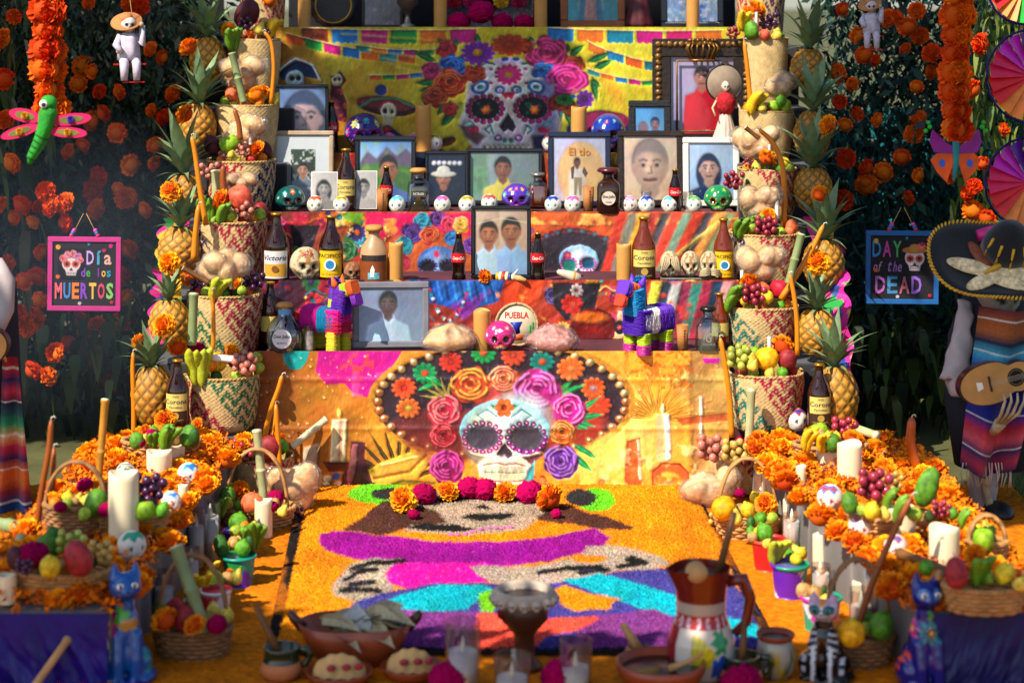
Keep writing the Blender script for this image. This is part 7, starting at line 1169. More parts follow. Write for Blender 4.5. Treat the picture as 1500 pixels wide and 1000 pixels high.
c0 = G(388, 745, .06); cane(c0, P(376, 630, c0.y), .015, 'tall pale cane standing in the basket beside the carpet', M_cane, 2); taper([P(414, 745, -.25), P(410, 690, -.25), P(407, 640, -.25), P(404, 592, -.25)], .009, 'slim amber taper standing before the left of the banner'); taper([P(386, 645, -.15), P(396, 600, -.15), P(408, 570, -.15), P(413, 550, -.15)], .009, 'leaning amber taper over the left of the banner'); taper([P(398, 650, -.12), P(404, 600, -.1), P(400, 592, -.1)], .004, 'thin bent wick candle beside the leaning taper')
woven_basket(PZ(383, 722, .03), 92 / sc(-.1), .13, (CR, None, 1), 'plain woven basket of apples at the left of the banner'); W(('in the plain woven basket', .17), [('grapes:red', 356, 662, 32), ('red mango', 392, 658, 34), ('mari', 406, 644, 28), ('mari', 342, 656, 28), ('celo', 364, 648, 22), ('lime', 414, 655, 22), ('lemon', 380, 646, 16), ('green mango', 332, 668, 26), ('lemon', 322, 664, 22)])
cane(P(428, 654, -.08), P(478, 614, -.06), .013, 'white peeled cane leaning against the banner', mat('peeled_cane', '#c8bc98', .6, .2, 10), 2); bread(G(430, 752), 76 / sc(-.1), .19, 'big bagged bread resting at the left end of the banner', 8, True, False, 0, .12); grapes(G(432, 762) + V((0, 0, .02)), .05, 'purple', 'on the floor beside the carpet corner')
# garland at the head of the carpet
for i, (px, py, d, k) in enumerate(((590, 732, 46, 'm'), (622, 723, 38, 'c'), (655, 719, 36, 'm'), (688, 714, 40, 'c'), (710, 716, 38, 'c'), (740, 721, 34, 'm'), (775, 720, 40, 'c'), (806, 730, 46, 'm'), (815, 752, 17, 'c'), (606, 753, 18, 'c'))):
 p = G(px, py + d * .35, .03) + V((0, 0, d / 1300)); nm = ['first', 'second', 'third', 'fourth', 'fifth', 'sixth', 'seventh', 'eighth'][i] if i < 8 else ''
 lab = f'{nm} flower from the left along the head of the carpet' if nm else ('tiny magenta flower at the carpet face, ' + ('orange side' if px > 700 else 'brown side')); (marigold(p, d / sc(p.y), lab, (R(40), 0)) if k == 'm' else celosia(p, d / sc(p.y), lab))
for k in range(9): p = G(660 + k * 11, 783 - k * 1.6 + 2 * math.sin(k), .03); solo('pink_petal', 'pink and white petal in the grin of the carpet skull', 'petal', CELO, mat('pink_petal', '#d85a9a', .7, .6, 40), p, (0, 0, k), (.022, .018, .012), 'petals forming the carpet grin')
# right floor
bread(G(1042, 742), 84 / sc(-.1), .16, 'big bagged bread resting at the right end of the banner', 9, True, False, 0, .12); woven_basket(PZ(1086, 716, .02), 104 / sc(-.12), .13, (CR, None, 1), 'plain woven basket of grapes at the right of the banner')
W(('in the plain woven basket by the right of the banner', .16), [('grapes:pink', 1042, 660, 40), ('grapes:amber', 1076, 664, 36), ('mari', 1030, 650, 26), ('ban:green', 1124, 654, 40, .8, 5), ('celo', 1086, 646, 20), ('mari', 1106, 642, 22), ('green guava', 1100, 662, 20)])
tray(1095, 766, 94, 'wicker basket with arched handle holding a grapefruit', .055, 112, .7, .01, None, 0, hw=86); W(('in the grapefruit basket', .09), [('grapefruit', 1069, 740, 40), ('mari', 1122, 738, 34), ('yellow guava', 1080, 758, 20), ('lemon', 1100, 748, 24), ('lime', 1108, 758, 20), ('celo', 1084, 722, 16), ('green guava', 1130, 758, 18), ('lemon', 1112, 728, 20)]); grapes(G(1052, 775) + V((0, 0, .03)), .06, 'amber', 'spilling from the grapefruit basket')
bucket(1126, 832, 788, 52, ('#c01c1c', '#d84a2c', '#2c9a5a'), 'red and green woven plastic bucket with a lime'); bucket(1157, 872, 824, 56, ('#5a1a9a', '#0f8a6a', '#cfc8d8'), 'violet, white and green woven plastic bucket'); bucket(1203, 920, 872, 60, ('#0f8a6a', '#b81a9a', '#d8c8d0'), 'green and magenta woven plastic bucket of potatoes')
W(('in the red and green bucket', .1), [('lime', 1126, 782, 26), ('tan potato', 1106, 786, 16), ('yellow guava', 1122, 792, 16), ('green pepper', 1098, 770, 14)]); W(('in the violet and white bucket', .1), [('ban:yellow-green', 1138, 808, 46, .5, 4), ('yellow guava', 1172, 806, 20), ('lemon', 1168, 818, 20)]); W(('in the potato bucket', .09), [('tan potato', 1178, 866, 24), ('tan potato', 1202, 868, 26), ('yellow guava', 1206, 876, 16)])
tray(1256, 938, 104, 'round wicker basket with tall handle holding an orange and a lime', .07, 150, .75, .01, M_wickd, 0, hw=96); W(('in the basket of the long taper', .1), [('grapefruit', 1253, 926, 42), ('green mango', 1288, 918, 38), ('lime', 1276, 906, 22), ('orange', 1232, 920, 26)])
c0 = G(1253, 930, .08); taper([c0, P(1275, 860, c0.y), P(1304, 790, c0.y), P(1336, 726, c0.y)], .009, 'very long brown taper rising from the basket by the right cats', M_tapd)
# right bench
tray(1216, 660, 106, 'oval wicker tray of yellow bananas at the far end of the navy-fronted bench', .05); W(('in the far tray of the right bench', .29), [('ban:yellow', 1184, 642, 40, 1.0, 5), ('ban:yellow', 1206, 646, 34, .4, 4), ('green apple', 1203, 628, 28), ('grapes:red', 1236, 632, 36), ('mari', 1250, 646, 36), ('mari', 1186, 634, 20), ('lemon', 1226, 642, 16), ('green mango', 1220, 648, 26)])
cane(GB(1258, 655) + V((0, 0, .06)), P(1284, 638, -.3), .016, 'short pale cane stub at the far right tray', M_cane, 1); painted_head(1166, 635, 34, 'white painted skull with red cap beside the right beer bottle', '#b01c2c', '#1c3a8a', .226, .4)
tray(1304, 764, 122, 'wide wicker tray of papaya and red grapes in the middle of the right bench', .055); W(('in the middle tray of the right bench', .30), [('grapes:red', 1280, 714, 46), ('ban:green', 1302, 730, 40, .9, 3), ('ban:green', 1318, 746, 44, 1.1, 4), ('papaya', 1348, 724, 36), ('lemon', 1272, 748, 26), ('grapes:amber', 1306, 708, 30), ('green mango', 1248, 740, 26), ('green guava', 1336, 752, 22), ('grapes:red', 1378, 748, 26), ('ban:green', 1410, 758, 30, 1.2, 3)])
tray(1442, 868, 118, 'shallow wicker tray of green bananas at the near end of the right bench', .055); W(('in the near tray of the right bench', .29), [('ban:green', 1434, 832, 52, .4, 4), ('red mango', 1402, 844, 38), ('lemon', 1466, 842, 30), ('yellow guava', 1490, 850, 24), ('mari', 1428, 812, 36), ('lime', 1362, 830, 24), ('yellow guava', 1480, 835, 18)])
tray(1446, 798, 56, 'small round wicker basket with a green apple at the right edge', .05, 66, .8); W(('in the small basket at the right edge', .28), [('green apple', 1441, 788, 32), ('lime', 1425, 778, 18), ('green guava', 1455, 776, 18)])
for px, yb, yt, w, lab in ((1243, 716, 663, 34, 'tall ivory pillar candle before the far right tray'), (1212, 690, 668, 32, 'short ivory pillar candle left of the tall one on the right bench'), (1320, 795, 755, 40, 'ivory pillar candle below the papaya tray'), (1381, 836, 786, 42, 'ivory pillar candle beside the near right tray'), (1172, 712, 690, 14, 'small ivory candle at the skirt edge of the right bench'), (1228, 628, 618, 14, 'tiny ivory candle behind the far right tray')): p = GB(px, yb); pillar(p + V((0, -.02, .012)), sz(p, w) * 1.06, sz(p, yb - yt) * 1.22, lab)
painted_head(1216, 754, 40, 'white skull with blue swirls on the right marigolds', '#1c6ab8', '#b83a4a', rz=-.5); painted_head(1262, 796, 40, 'white skull with pink and red dots on the right marigolds', '#c84a8a', '#b02c4a', rz=-.4); painted_head(1312, 824, 36, 'white skull with a red cheek below the papaya tray', '#b01c2c', '#3a5ab0', rz=-.6)
p0 = GB(1352, 705); taper([p0, P(1342, 680, p0.y), P(1333, 650, p0.y), P(1336, 612, p0.y)], .016, 'thick wavy brown-orange taper beyond the right bench', mat('burnt_orange_wax', '#a84a0c', .4, .15)); p0 = GB(1262, 752) + V((0, 0, .05)); taper([p0, P(1264, 725, p0.y), P(1270, 700, p0.y)], .008, 'short amber taper leaning in the papaya tray'); taper([P(1287, 690, -.5), P(1293, 665, -.5)], .012, 'yellow candle stub beyond the far right tray', mat('yellow_wax', '#c8960c', .5)); p0 = GB(1398, 775); taper([p0, P(1396, 752, p0.y)], .013, 'yellow candle stub beside the small right basket', mat('yellow_wax', '#c8960c')); cane(GB(1318, 838) + V((0, 0, .05)), GB(1420, 880) + V((0, 0, .05)), .016, 'thick brown cane lying by the near right tray', M_stick, 2)
# ------------------------------------------------------------------ ceramic cats
def cat_mesh(skel=False):
 b = MB(); b.ell((0, .03, .22), (.17, .20, .20), 20, 14); b.ell((0, -.03, .42), (.135, .135, .24), 20, 14, rot=(.12, 0, 0)); b.ell((0, -.06, .62), (.085, .085, .15), 16, 10); b.ell((0, -.09, .80), (.135, .125, .115), 20, 14); b.ell((0, -.19, .775), (.06, .05, .045), 12, 8)
 for sx in (-1, 1): b.lathe([(.055, 0), (.04, .06), (.004, .15)], 10, (sx * .085, -.07, .86)); b.tube([(sx * .07, -.10, .42), (sx * .075, -.16, .2), (sx * .075, -.17, .05), (sx * .075, -.2, .03)], [.075, .055, .05, .045], 10); b.ell((sx * .14, .0, .14), (.10, .16, .14), 16, 10); b.ell((sx * .15, -.14, .035), (.06, .09, .04), 12, 8)
 b.tube([(.08, .2, .05), (.2, .12, .04), (.24, -.04, .04), (.2, -.16, .045)], [.05, .045, .04, .03], 8); b.ell((0, .0, .02), (.22, .24, .03), 20, 8)
 return remesh(b, .016, 4, 'body')
CATM = cat_mesh(); CAV = vcos(CATM)
def cat(p, h, rz, lab, base, spots, face):
 me = CATM.copy(); v = CAV; C = np.ones((len(v), 3)) * lin(base)
 def put(m, c): C[m] = lin(c)
 for (x, y, z, r, c, nb) in spots:
  d = v - np.array([x, y, z]); q = np.linalg.norm(d, axis=1); th = np.arctan2(d[:, 2], d[:, 0]); put(q < r * (.75 + .25 * np.cos(th * nb)), c); put(q < r * .35, '#e8a01c' if nb > 3 else c)
 face(v, put); setcol(me, C); t = thing('ceramic_cat', lab, 'cat figurine', p, rz, scale=h); me.materials.clear(); part('body', me, M_cer, t)
 for sx in (-1, 1): part('eye', MB().ell((0, 0, 0), (.032, .012, .026), 12, 8), M_white2 if base != '#0c0c10' else mat('teal_eye', '#3a8a8a', .2), t, (sx * .058, -.197, .825)); part('pupil', MB().ell((0, 0, 0), (.012, .008, .022), 8, 6), M_blk, t, (sx * .058, -.207, .825))
 part('nose', MB().ell((0, 0, 0), (.014, .01, .010), 8, 6), M_blk, t, (0, -.237, .785)); return t
p = G(181, 994); cat(p, sz(p, 176), .35, 'blue glazed sitting cat with pink and green paint beside the violet cloth', '#0b4c94', [(-.14, -.1, .5, .11, '#c81478', 6), (.02, -.15, .5, .09, '#a8782c', 2), (.16, -.02, .4, .1, '#1c8a4a', 3), (-.05, -.16, .58, .09, '#3aa02c', 3), (.2, -.05, .15, .13, '#0f7a80', 3), (-.18, 0, .3, .1, '#2ca05a', 3), (.1, -.05, .3, .08, '#1c3ab0', 3)], lambda v, put: put((v[:, 2] < .05), '#1c2a8a'))
def skel(v, put):
 put((v[:, 2] > .68), '#c8b8c0'); put((v[:, 2] > .88), '#b890a8'); put((np.hypot(np.abs(v[:, 0]) - .058, v[:, 2] - .825) < .05) & (v[:, 1] < -.1), '#1c4a48'); put((np.hypot(v[:, 0], v[:, 2] - .9) < .035) & (v[:, 1] < -.1), '#d8821c')
 f = (v[:, 1] < .12) & (v[:, 2] < .6); put(f & (np.mod(v[:, 2] + np.abs(v[:, 0]) * .5, .07) < .026) & (v[:, 2] > .3) & (np.abs(v[:, 0]) > .05), '#b8b8c0'); put((np.abs(np.abs(v[:, 0]) - .075) < .018) & (v[:, 1] < -.13) & (v[:, 2] < .4), '#b8b8c0'); put((np.abs(np.abs(v[:, 0]) - .17) < .02) & (v[:, 2] < .3) & (v[:, 2] > .06) & (np.mod(v[:, 2], .1) < .06), '#b8b8c0'); put((np.hypot(v[:, 0] + .16, v[:, 2] - .36) < .04), '#b8c01c')
p = G(1208, 990); cat(p, sz(p, 128), -.3, 'black skeleton-painted cat with pale face', '#0c0c10', [], skel).scale.xy = (sz(p, 165),) * 2
p = G(1352, 1004); cat(p, sz(p, 172), .15, 'dark blue flower-painted cat before the navy cloth', '#0a1670', [(.02, -.17, .5, .12, '#0f7a78', 8), (.02, -.18, .5, .07, '#2a1450', 8), (-.14, -.06, .52, .10, '#b82a80', 6), (.15, -.05, .2, .11, '#a81c90', 8), (.02, -.12, .64, .05, '#2c8a3c', 3), (.17, .02, .42, .1, '#2c9a4a', 4), (-.16, .0, .22, .1, '#c8401c', 5)], lambda v, put: (put((np.hypot(np.abs(v[:, 0]) - .058, v[:, 2] - .825) < .048) & (v[:, 1] < -.12), '#3a70b0'), put(v[:, 2] < .04, '#1c0f50')))
# ------------------------------------------------------------------ pottery along the front
M_clay = mat('red_clay', '#8a3c1e', .35, .2, 9, .1, 40, coat=.15); M_clayd = mat('dark_clay', '#4a2416', .4, .25, 9, coat=.2); M_husk = mat('corn_husk', '#a89a78', .8, .3, 25, .3, 60); M_olive = mat('green_glaze', '#1c2c18', .15, .3, 12, coat=.5); M_terra = mat('terracotta', '#b0683c', .7, .2, 9, .1, 40)
p = G(520, 968); w_ = sz(p, 172); h_ = sz(p, 58); t = thing('clay_dish', 'large oval clay dish heaped with corn husks', 'dish', p); part('bowl', MB().lathe([(w_ * .30, 0), (w_ * .40, h_ * .4), (w_ * .49, h_), (w_ * .47, h_ * 1.02), (w_ * .38, h_ * .5), (.001, h_ * .35)], 44, fn=lambda r, a, k: r * math.hypot(math.sin(a), .62 * math.cos(a))), M_clay, t)
for sx in (-1, 1): part('handle', MB().tube([(sx * w_ * .44, 0, h_ * .85), (sx * w_ * .53, 0, h_ * 1.12), (sx * w_ * .56, 0, h_ * 1.25)], [.016, .013, .009], 8), M_clayd, t)
hk = leafblade(1, .26, .35, 7, .8)
for k in range(17): part('husk', hk, M_husk, t, (random.uniform(-.33, .2) * w_, random.uniform(-.14, .05) * w_, h_ * random.uniform(.75, 1.1)), (random.uniform(-.1, .35), random.uniform(-.6, .6), random.uniform(-2.6, -.5)), (.11, .13, .11))
part('husk', hk, mat('grey_husk', '#a8a8a4', .8, .2, 20), t, (0, -.05, h_ * .8), (1.2, .2, .2), (.16, .09, .1))
for px, yb, w, lab in ((497, 1000, 100, 'small clay plate with a folded tortilla, nearer the green mug'), (602, 992, 92, 'small clay plate with a folded tortilla, nearer the glass candle')):
 p = G(px, yb); w_ = sz(p, w); t = thing('clay_plate', lab, 'plate', p); part('plate', MB().lathe([(w_ * .3, 0), (w_ * .42, .012), (w_ * .5, .032), (w_ * .485, .035), (w_ * .4, .018), (.001, .012)], 36), M_clay, t); n = 26; u = np.linspace(-1, 1, n)[None]; v = np.linspace(0, 1, 12)[:, None]; rr_ = np.sqrt(np.clip(1 - u * u, 0, 1)); part('tortilla', gridmesh('tortilla', np.stack([u * w_ * .4 + 0 * v, (v * 1.8 - .9) * rr_ * w_ * .24, .022 + .052 * np.sin(v * np.pi) * rr_ + .002 * np.sin(u * 14)], -1)), mat('corn_tortilla', '#c89a5c', .7, .25, 30), t); [part('garnish', MB().ell((0, 0, 0), (.012, .009, .008), 10, 6), mat('beet_red', '#9a0f28', .4, .2), t, (x * w_, -.2 * w_, .05 + .01 * x)) for x in (-.1, .12, .3)]
def mug(px, yb, w, h, lab, top, bot, stick=None):
 p = G(px, yb); w_ = sz(p, w); h_ = sz(p, h); t = thing('clay_mug', lab, 'mug', p); part('belly', MB().lathe([(w_ * .34, 0), (w_ * .46, h_ * .15), (w_ * .5, h_ * .36), (w_ * .44, h_ * .56)], 32), bot, t); part('neck', MB().lathe([(w_ * .442, h_ * .55), (w_ * .40, h_ * .68), (w_ * .41, h_ * .9), (w_ * .44, h_), (w_ * .40, h_), (w_ * .37, h_ * .7), (.001, h_ * .66)], 32, cap=False), top, t); part('handle', MB().tube([(w_ * .40, 0, h_ * .9), (w_ * .62, 0, h_ * .92), (w_ * .68, 0, h_ * .7), (w_ * .58, 0, h_ * .45), (w_ * .46, 0, h_ * .42)], .009, 8), top, t)
 if stick: part('stirrer', MB().tube([(0, 0, h_ * .6), (stick[0] * w_, .02, h_ * stick[1])], [.011, .008], 8), M_stick, t)
mug(412, 992, 62, 46, 'clay mug with dark green glazed neck and a wooden stirrer', M_olive, M_terra, (-.62, 2.2)); mug(1086, 1004, 64, 46, 'dark glazed mug with twigs at the foot of the pitcher', M_olive, M_terra, (.1, 1.9))
p = G(768, 978); h_ = sz(p, 118); w_ = sz(p, 92); t = thing('clay_goblet', 'dark clay goblet ringed with white skull heads', 'goblet', p); part('stem', MB().lathe([(w_ * .30, 0), (w_ * .28, h_ * .06), (w_ * .17, h_ * .14), (w_ * .16, h_ * .42), (w_ * .24, h_ * .5), (w_ * .38, h_ * .62), (w_ * .40, h_ * .86), (w_ * .36, h_ * .87)], 32), M_clayd, t); part('rim_ring', MB().lathe([(w_ * .40, h_ * .80), (w_ * .48, h_ * .86), (w_ * .49, h_ * .97), (w_ * .44, h_), (w_ * .40, h_ * .98), (w_ * .36, h_ * .8)], 40, cap=False), mat('white_slip', '#a89888', .7, .3, 20), t); sk = skull_mesh(dict(base='#b0a090', deep=.3), 26, 20)
for k in range(16): a = 2 * math.pi * k / 16; part('skull_bead', sk, M_bone, t, (w_ * .46 * math.sin(a), -w_ * .46 * math.cos(a), h_ * .80), (0, 0, a), h_ * .15)
part('red_flower', MARI[0], mat('glaze_red', '#a81c24', .3, .2), t, (-w_ * .36, -w_ * .12, h_ * .7), (R(90), 0, -1), .028); part('drink', MB().lathe([(w_ * .38, h_ * .9), (.001, h_ * .9)], 20, cap=False), mat('dark_wine', '#2a0c10', .2), t)
p = G(1027, 992); h_ = sz(p, 168); w_ = sz(p, 100); t = thing('painted_pitcher', 'painted clay pitcher with red neck, floral body and a wooden whisk', 'pitcher', p, .0); prof = [(.30, 0), (.40, .05), (.5, .2), (.49, .34), (.40, .50), (.36, .56), (.37, .72), (.40, .86), (.43, .97), (.40, .975)]
def pcf(a, k):
 z = np.interp(k, np.linspace(0, 1, 40), np.linspace(0, .97, 40)); a = (a + math.pi) % (2 * math.pi) - math.pi
 if z > .70: return lin('#6a1c14')
 if z > .60: return lin('#a89c8c')
 if z > .48:
  q = math.hypot((((a * 2.6) % 1) - .5) * .22, z - .54); return lin('#c02c1c') if q < .022 else lin('#c8b8c0') if q < .05 else lin('#a01c1c')
 if math.hypot((a - .55) * .35, z - .38) < .10 + .02 * math.cos(6 * math.atan2(z - .38, (a - .55) * .35)): return lin('#1c8a4a')
 if math.hypot((a - .5) * .35, z - .16) < .10 + .02 * math.cos(5 * math.atan2(z - .16, (a - .5) * .35)): return lin('#1c4ab0')
 q = math.hypot((a + .35) * .4, z - .12); th = math.atan2(z - .12, (a + .35) * .4)
 if q < .32 and .3 < th < 1.6: return lin('#c8b81c') * (.7 + .4 * abs(math.sin(th * 12)))
 if a < -.95: return lin('#8a1420')
 return lin('#ccc0b0')
zz = np.linspace(0, .97, 70); part('body', MB().lathe([(np.interp(z, [q[1] for q in prof[:-1]], [q[0] for q in prof[:-1]]) * w_, z * h_) for z in zz], 90, fn=lambda r, a, k: r * (1 + (.28 * max(0, k - .8) / .2 * math.exp(-((a - 5.0) / .35) ** 2))), cap=False, cf=pcf), M_cer, t); part('handle', MB().tube([(w_ * .38, 0, h_ * .84), (w_ * .62, 0, h_ * .86), (w_ * .72, 0, h_ * .7), (w_ * .66, 0, h_ * .48), (w_ * .48, 0, h_ * .38)], [.016, .017, .015, .013, .012], 10), mat('red_glaze', '#6a1c14', .2, .2, coat=.4), t); part('inside', MB().lathe([(w_ * .38, h_ * .9), (.001, h_ * .9)], 20, cap=False), M_clayd, t)
w2 = thing('wooden_whisk', 'round-headed wooden chocolate whisk resting in the painted pitcher', 'whisk', p + V((0, -.01, h_ * .9)), rot=(.2, -.15, 0)); part('knob', MB().lathe([(.001, -.02), (.022, -.016), (.03, 0), (.03, .012), (.024, .03), (.012, .05)], 24), M_wood, w2, (-.018, -.02, .02), (R(70), 0, .4)); part('ring', MB().lathe([(.0305, 0), (.031, .004), (.0305, .008)], 24, cap=False), M_blk, w2, (-.018, -.02, .02), (R(70), 0, .4)); part('shaft', MB().tube([(.03, .03, -.05), (.06, .03, .02), (.105, .03, .14)], [.011, .010, .008], 8), M_stick, w2)
p = G(968, 1012); w_ = sz(p, 132); t = thing('clay_bowl', 'dark red clay bowl with a spoon of dark sauce', 'bowl', p); part('bowl', MB().lathe([(w_ * .28, 0), (w_ * .40, .02), (w_ * .49, .055), (w_ * .5, .075), (w_ * .475, .077), (w_ * .44, .055), (.001, .05)], 40), M_clay, t); part('sauce', MB().lathe([(w_ * .44, .058), (.001, .062)], 28, cap=False), mat('dark_sauce', '#1c0c0a', .15), t); part('spoon', MB().tube([(.02, -.03, .065), (.06, -.04, .085), (.10, -.05, .11)], [.012, .006, .005], 8), M_wood, t)
p = G(938, 972); t = thing('small_black_pot', 'small black glazed pot holding a pale brush', 'pot', p); part('pot', MB().lathe([(.025, 0), (.04, .012), (.042, .03), (.036, .042), (.032, .04), (.001, .03)], 28), mat('black_glaze', '#0c0c0e', .12, .1, coat=.5), t); part('brush', MB().tube([(0, 0, .03), (-.02, .01, .06), (-.045, .01, .1)], [.014, .013, .009], 8), M_wood, t)
p = G(1136, 990); w_ = sz(p, 60); h_ = sz(p, 64); t = thing('painted_jar', 'small painted jar with brown rim beside the pitcher', 'jar', p); part('jar', MB().lathe([(w_ * .34, 0), (w_ * .46, h_ * .2), (w_ * .5, h_ * .5), (w_ * .42, h_ * .78), (w_ * .40, h_ * .86)], 32, cf=lambda a, k: lin('#a88a1c') if math.sin(a * 5 + k * 5) > .5 and k < .7 else lin('#3a4a20') if math.sin(a * 7 - k * 8) > .6 and k < .7 else lin('#9a9488')), M_cer, t); part('rim', MB().lathe([(w_ * .40, h_ * .85), (w_ * .48, h_ * .96), (w_ * .46, h_), (w_ * .36, h_ * .9)], 32, cap=False), M_clay, t)
for px, py, d, lab in ((657, 992, 60, 'magenta cockscomb before the clay plates'), (821, 988, 62, 'magenta cockscomb right of the goblet'), (1085, 1000, 64, 'magenta cockscomb below the painted pitcher'), (1112, 985, 1, '')):
 if lab: p = G(px, py + 22); celosia(p + V((0, 0, .035)), sz(p, d), lab)
p = G(75, 1030); cane(G(25, 1040), P(100, 935, G(60, 1010).y), .0105, 'smooth wooden stick slanting across the violet cloth', M_wood, 1); solo('magenta_paper', 'sheet of magenta paper at the lower right corner', 'paper', sheet(.85, 1.13, 0, 0, .1, 3, 20, 8), mat('magenta_paper', '#b00f78', .6, .1), G(1180, 1010) + V((-.16, -.02, 0)), (-.9, 0, 0)); solo('red_tray', 'red glossy tray edge at the lower left corner', 'tray', MB().box((0, 0, .01), (.32, .05, .02), .006), mat('red_gloss', '#b01c14', .2, .1, coat=.4), G(70, 1012), (0, 0, 0))
# ------------------------------------------------------------------ marigolds on the leafy walls
LW = [(20, 25), (4, 58), (5, 116), (8, 175), (121, 97), (115, 123), (135, 105), (146, 135), (173, 135), (150, 167), (135, 177), (171, 195), (121, 213), (101, 223), (221, 73), (205, 11), (189, 5), (130, 5), (238, 84), (223, 162), (240, 173), (228, 213), (227, 240), (192, 242), (143, 260), (255, 138), (3, 300), (31, 301), (19, 319), (47, 326), (57, 303), (77, 303), (96, 299), (67, 281), (135, 281), (143, 307), (94, 326), (143, 258), (184, 290), (173, 278), (211, 308), (189, 366), (35, 412), (55, 407), (57, 439), (186, 436), (178, 405), (24, 461), (51, 466), (40, 477), (119, 471), (122, 485), (143, 477), (176, 471), (100, 504), (81, 516), (61, 369), (84, 520), (47, 543), (70, 551), (124, 527), (162, 558), (165, 568), (10, 385), (16, 240)]
RW = [(1235, 14), (1267, 81), (1284, 89), (1249, 124), (1230, 149), (1254, 167), (1286, 176), (1226, 108), (1327, 73), (1365, 78), (1343, 128), (1367, 105), (1339, 197), (1239, 232), (1270, 246), (1293, 251), (1346, 257), (1321, 231), (1267, 267), (1438, 65), (1425, 132), (1439, 240), (1388, 254), (1343, 16), (1330, 40), (1348, 54), (1313, 26), (1301, 27), (1346, 176), (1238, 184), (1268, 272), (1294, 253), (1427, 273), (1425, 309), (1330, 290), (1235, 293), (1256, 52), (1470, 190), (1415, 285), (1445, 320)]
for L, Yw, ph, hot in ((LW, 1.12, 'leafy wall behind the pink-framed sign', lambda x, y: x < 100), (RW, 1.16, 'leafy wall behind the blue-framed sign', lambda x, y: x > 1380)):
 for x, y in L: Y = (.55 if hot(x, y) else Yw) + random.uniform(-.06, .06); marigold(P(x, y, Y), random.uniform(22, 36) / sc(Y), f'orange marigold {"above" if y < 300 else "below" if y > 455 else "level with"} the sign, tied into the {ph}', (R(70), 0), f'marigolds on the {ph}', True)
def bigleaf(name, label, n, xr, yr, zr, seed, cols, L0, L1, wd):
 r = np.random.default_rng(seed); mb = MB()
 for k in range(n):
  c = V((r.uniform(*xr), r.uniform(*yr), r.uniform(*zr))); L = r.uniform(L0, L1); a = r.uniform(0, 6.28); w = L * wd; d = V((math.cos(a), math.sin(a) * .5, 0)); sd = V((-d.y, d.x, 0)).normalized(); q = lin(cols[k % len(cols)]) * r.uniform(.7, 1.3); vs = []
  for j in range(6): t = j / 5; p = c + d * L * .45 * t * (1 - .3 * t) + V((0, 0, -L * t * t * .9 + L * .12 * t)); ww = w * math.sin(math.pi * (t * .86 + .1)); vs += [p - sd * ww, p + sd * ww]
  mb.add(vs, [(2 * j, 2 * j + 1, 2 * j + 3, 2 * j + 2) for j in range(5)], [q] * 12)
 o = part(name, mb, M_leaf, None); o['kind'] = 'stuff'; o['label'] = label
bigleaf('foliage', 'long pale dry corn leaves at the left edge', 160, (-2.3, -1.85), (.75, 1.1), (.3, 1.85), 5, ['#5a5a38', '#3c4c1e', '#6a6644', '#2c3c18'], .15, .42, .06)
bigleaf('foliage', 'feathery marigold plants behind the pinwheels', 1500, (1.72, 2.3), (.55, .95), (.85, 1.8), 6, ['#4c6424', '#3a541e', '#6a7a34'], .05, .13, .10)
bigleaf('foliage', 'low garden leaves beyond the guitar player and benches', 2600, (-2.6, 2.6), (.7, 1.5), (.05, .5), 8, ['#243a12', '#33461a', '#1c2c0e', '#454a20'], .08, .2, .14)
def lawn():
 r = np.random.default_rng(3); n = 4000; X = r.uniform(1.7, 2.8, n); Yv = r.uniform(-1.4, 1.2, n); b = np.stack([X, Yv, 0 * X - .01], -1); a = r.uniform(0, 6.28, n); w = np.stack([np.cos(a), np.sin(a), 0 * a], -1) * .003; tip = b + np.stack([r.normal(0, .015, n), r.normal(0, .015, n), r.uniform(.02, .07, n)], -1)
 me = bpy.data.meshes.new('grass'); me.vertices.add(n * 3); me.vertices.foreach_set('co', np.stack([b - w, b + w, tip], 1).astype(np.float32).ravel()); me.loops.add(n * 3); me.loops.foreach_set('vertex_index', np.arange(n * 3, dtype=np.int32)); me.polygons.add(n); me.polygons.foreach_set('loop_start', np.arange(n, dtype=np.int32) * 3); me.update(calc_edges=True); setcol(me, np.repeat(lin('#55682c')[None] * r.uniform(.6, 1.4, (n, 1)), 3, 0)); o = part('grass', me, M_leaf, None); o['kind'] = 'stuff'; o['label'] = 'rough grass beside the benches'
lawn()
# ------------------------------------------------------------------ garlands hanging close to the camera
def garland(px, y0, y1, Y, w, lab):
 t = thing('marigold_garland', lab, 'garland', P(px, y0, Y)); part('string', MB().tube([(0, 0, .0), (0, 0, -(y1 - y0) / sc(Y))], .003, 5), mat('twine', '#8a7a5a', .9), t); n = int((y1 - y0) / 24)
 for k in range(n):
  f = k / (n - 1); ww = w * (1.1 - .25 * math.sin(f * 9) ** 2)
  for j in range(3): a = k * 1.9 + j * 2.1; part('marigold', MARI_SHADED[(k + j) % 3], M_mari, t, (math.cos(a) * .017, math.sin(a) * .017, -(y1 - y0) / sc(Y) * f), (R(80), random.uniform(-.4, .4), a), ww / sc(Y) * random.uniform(.75, .95))
garland(72, -70, 160, -.7, 52, 'thick marigold garland hanging above the dragonfly'); garland(1402, -60, 190, -.6, 46, 'thick marigold garland hanging above the butterfly')
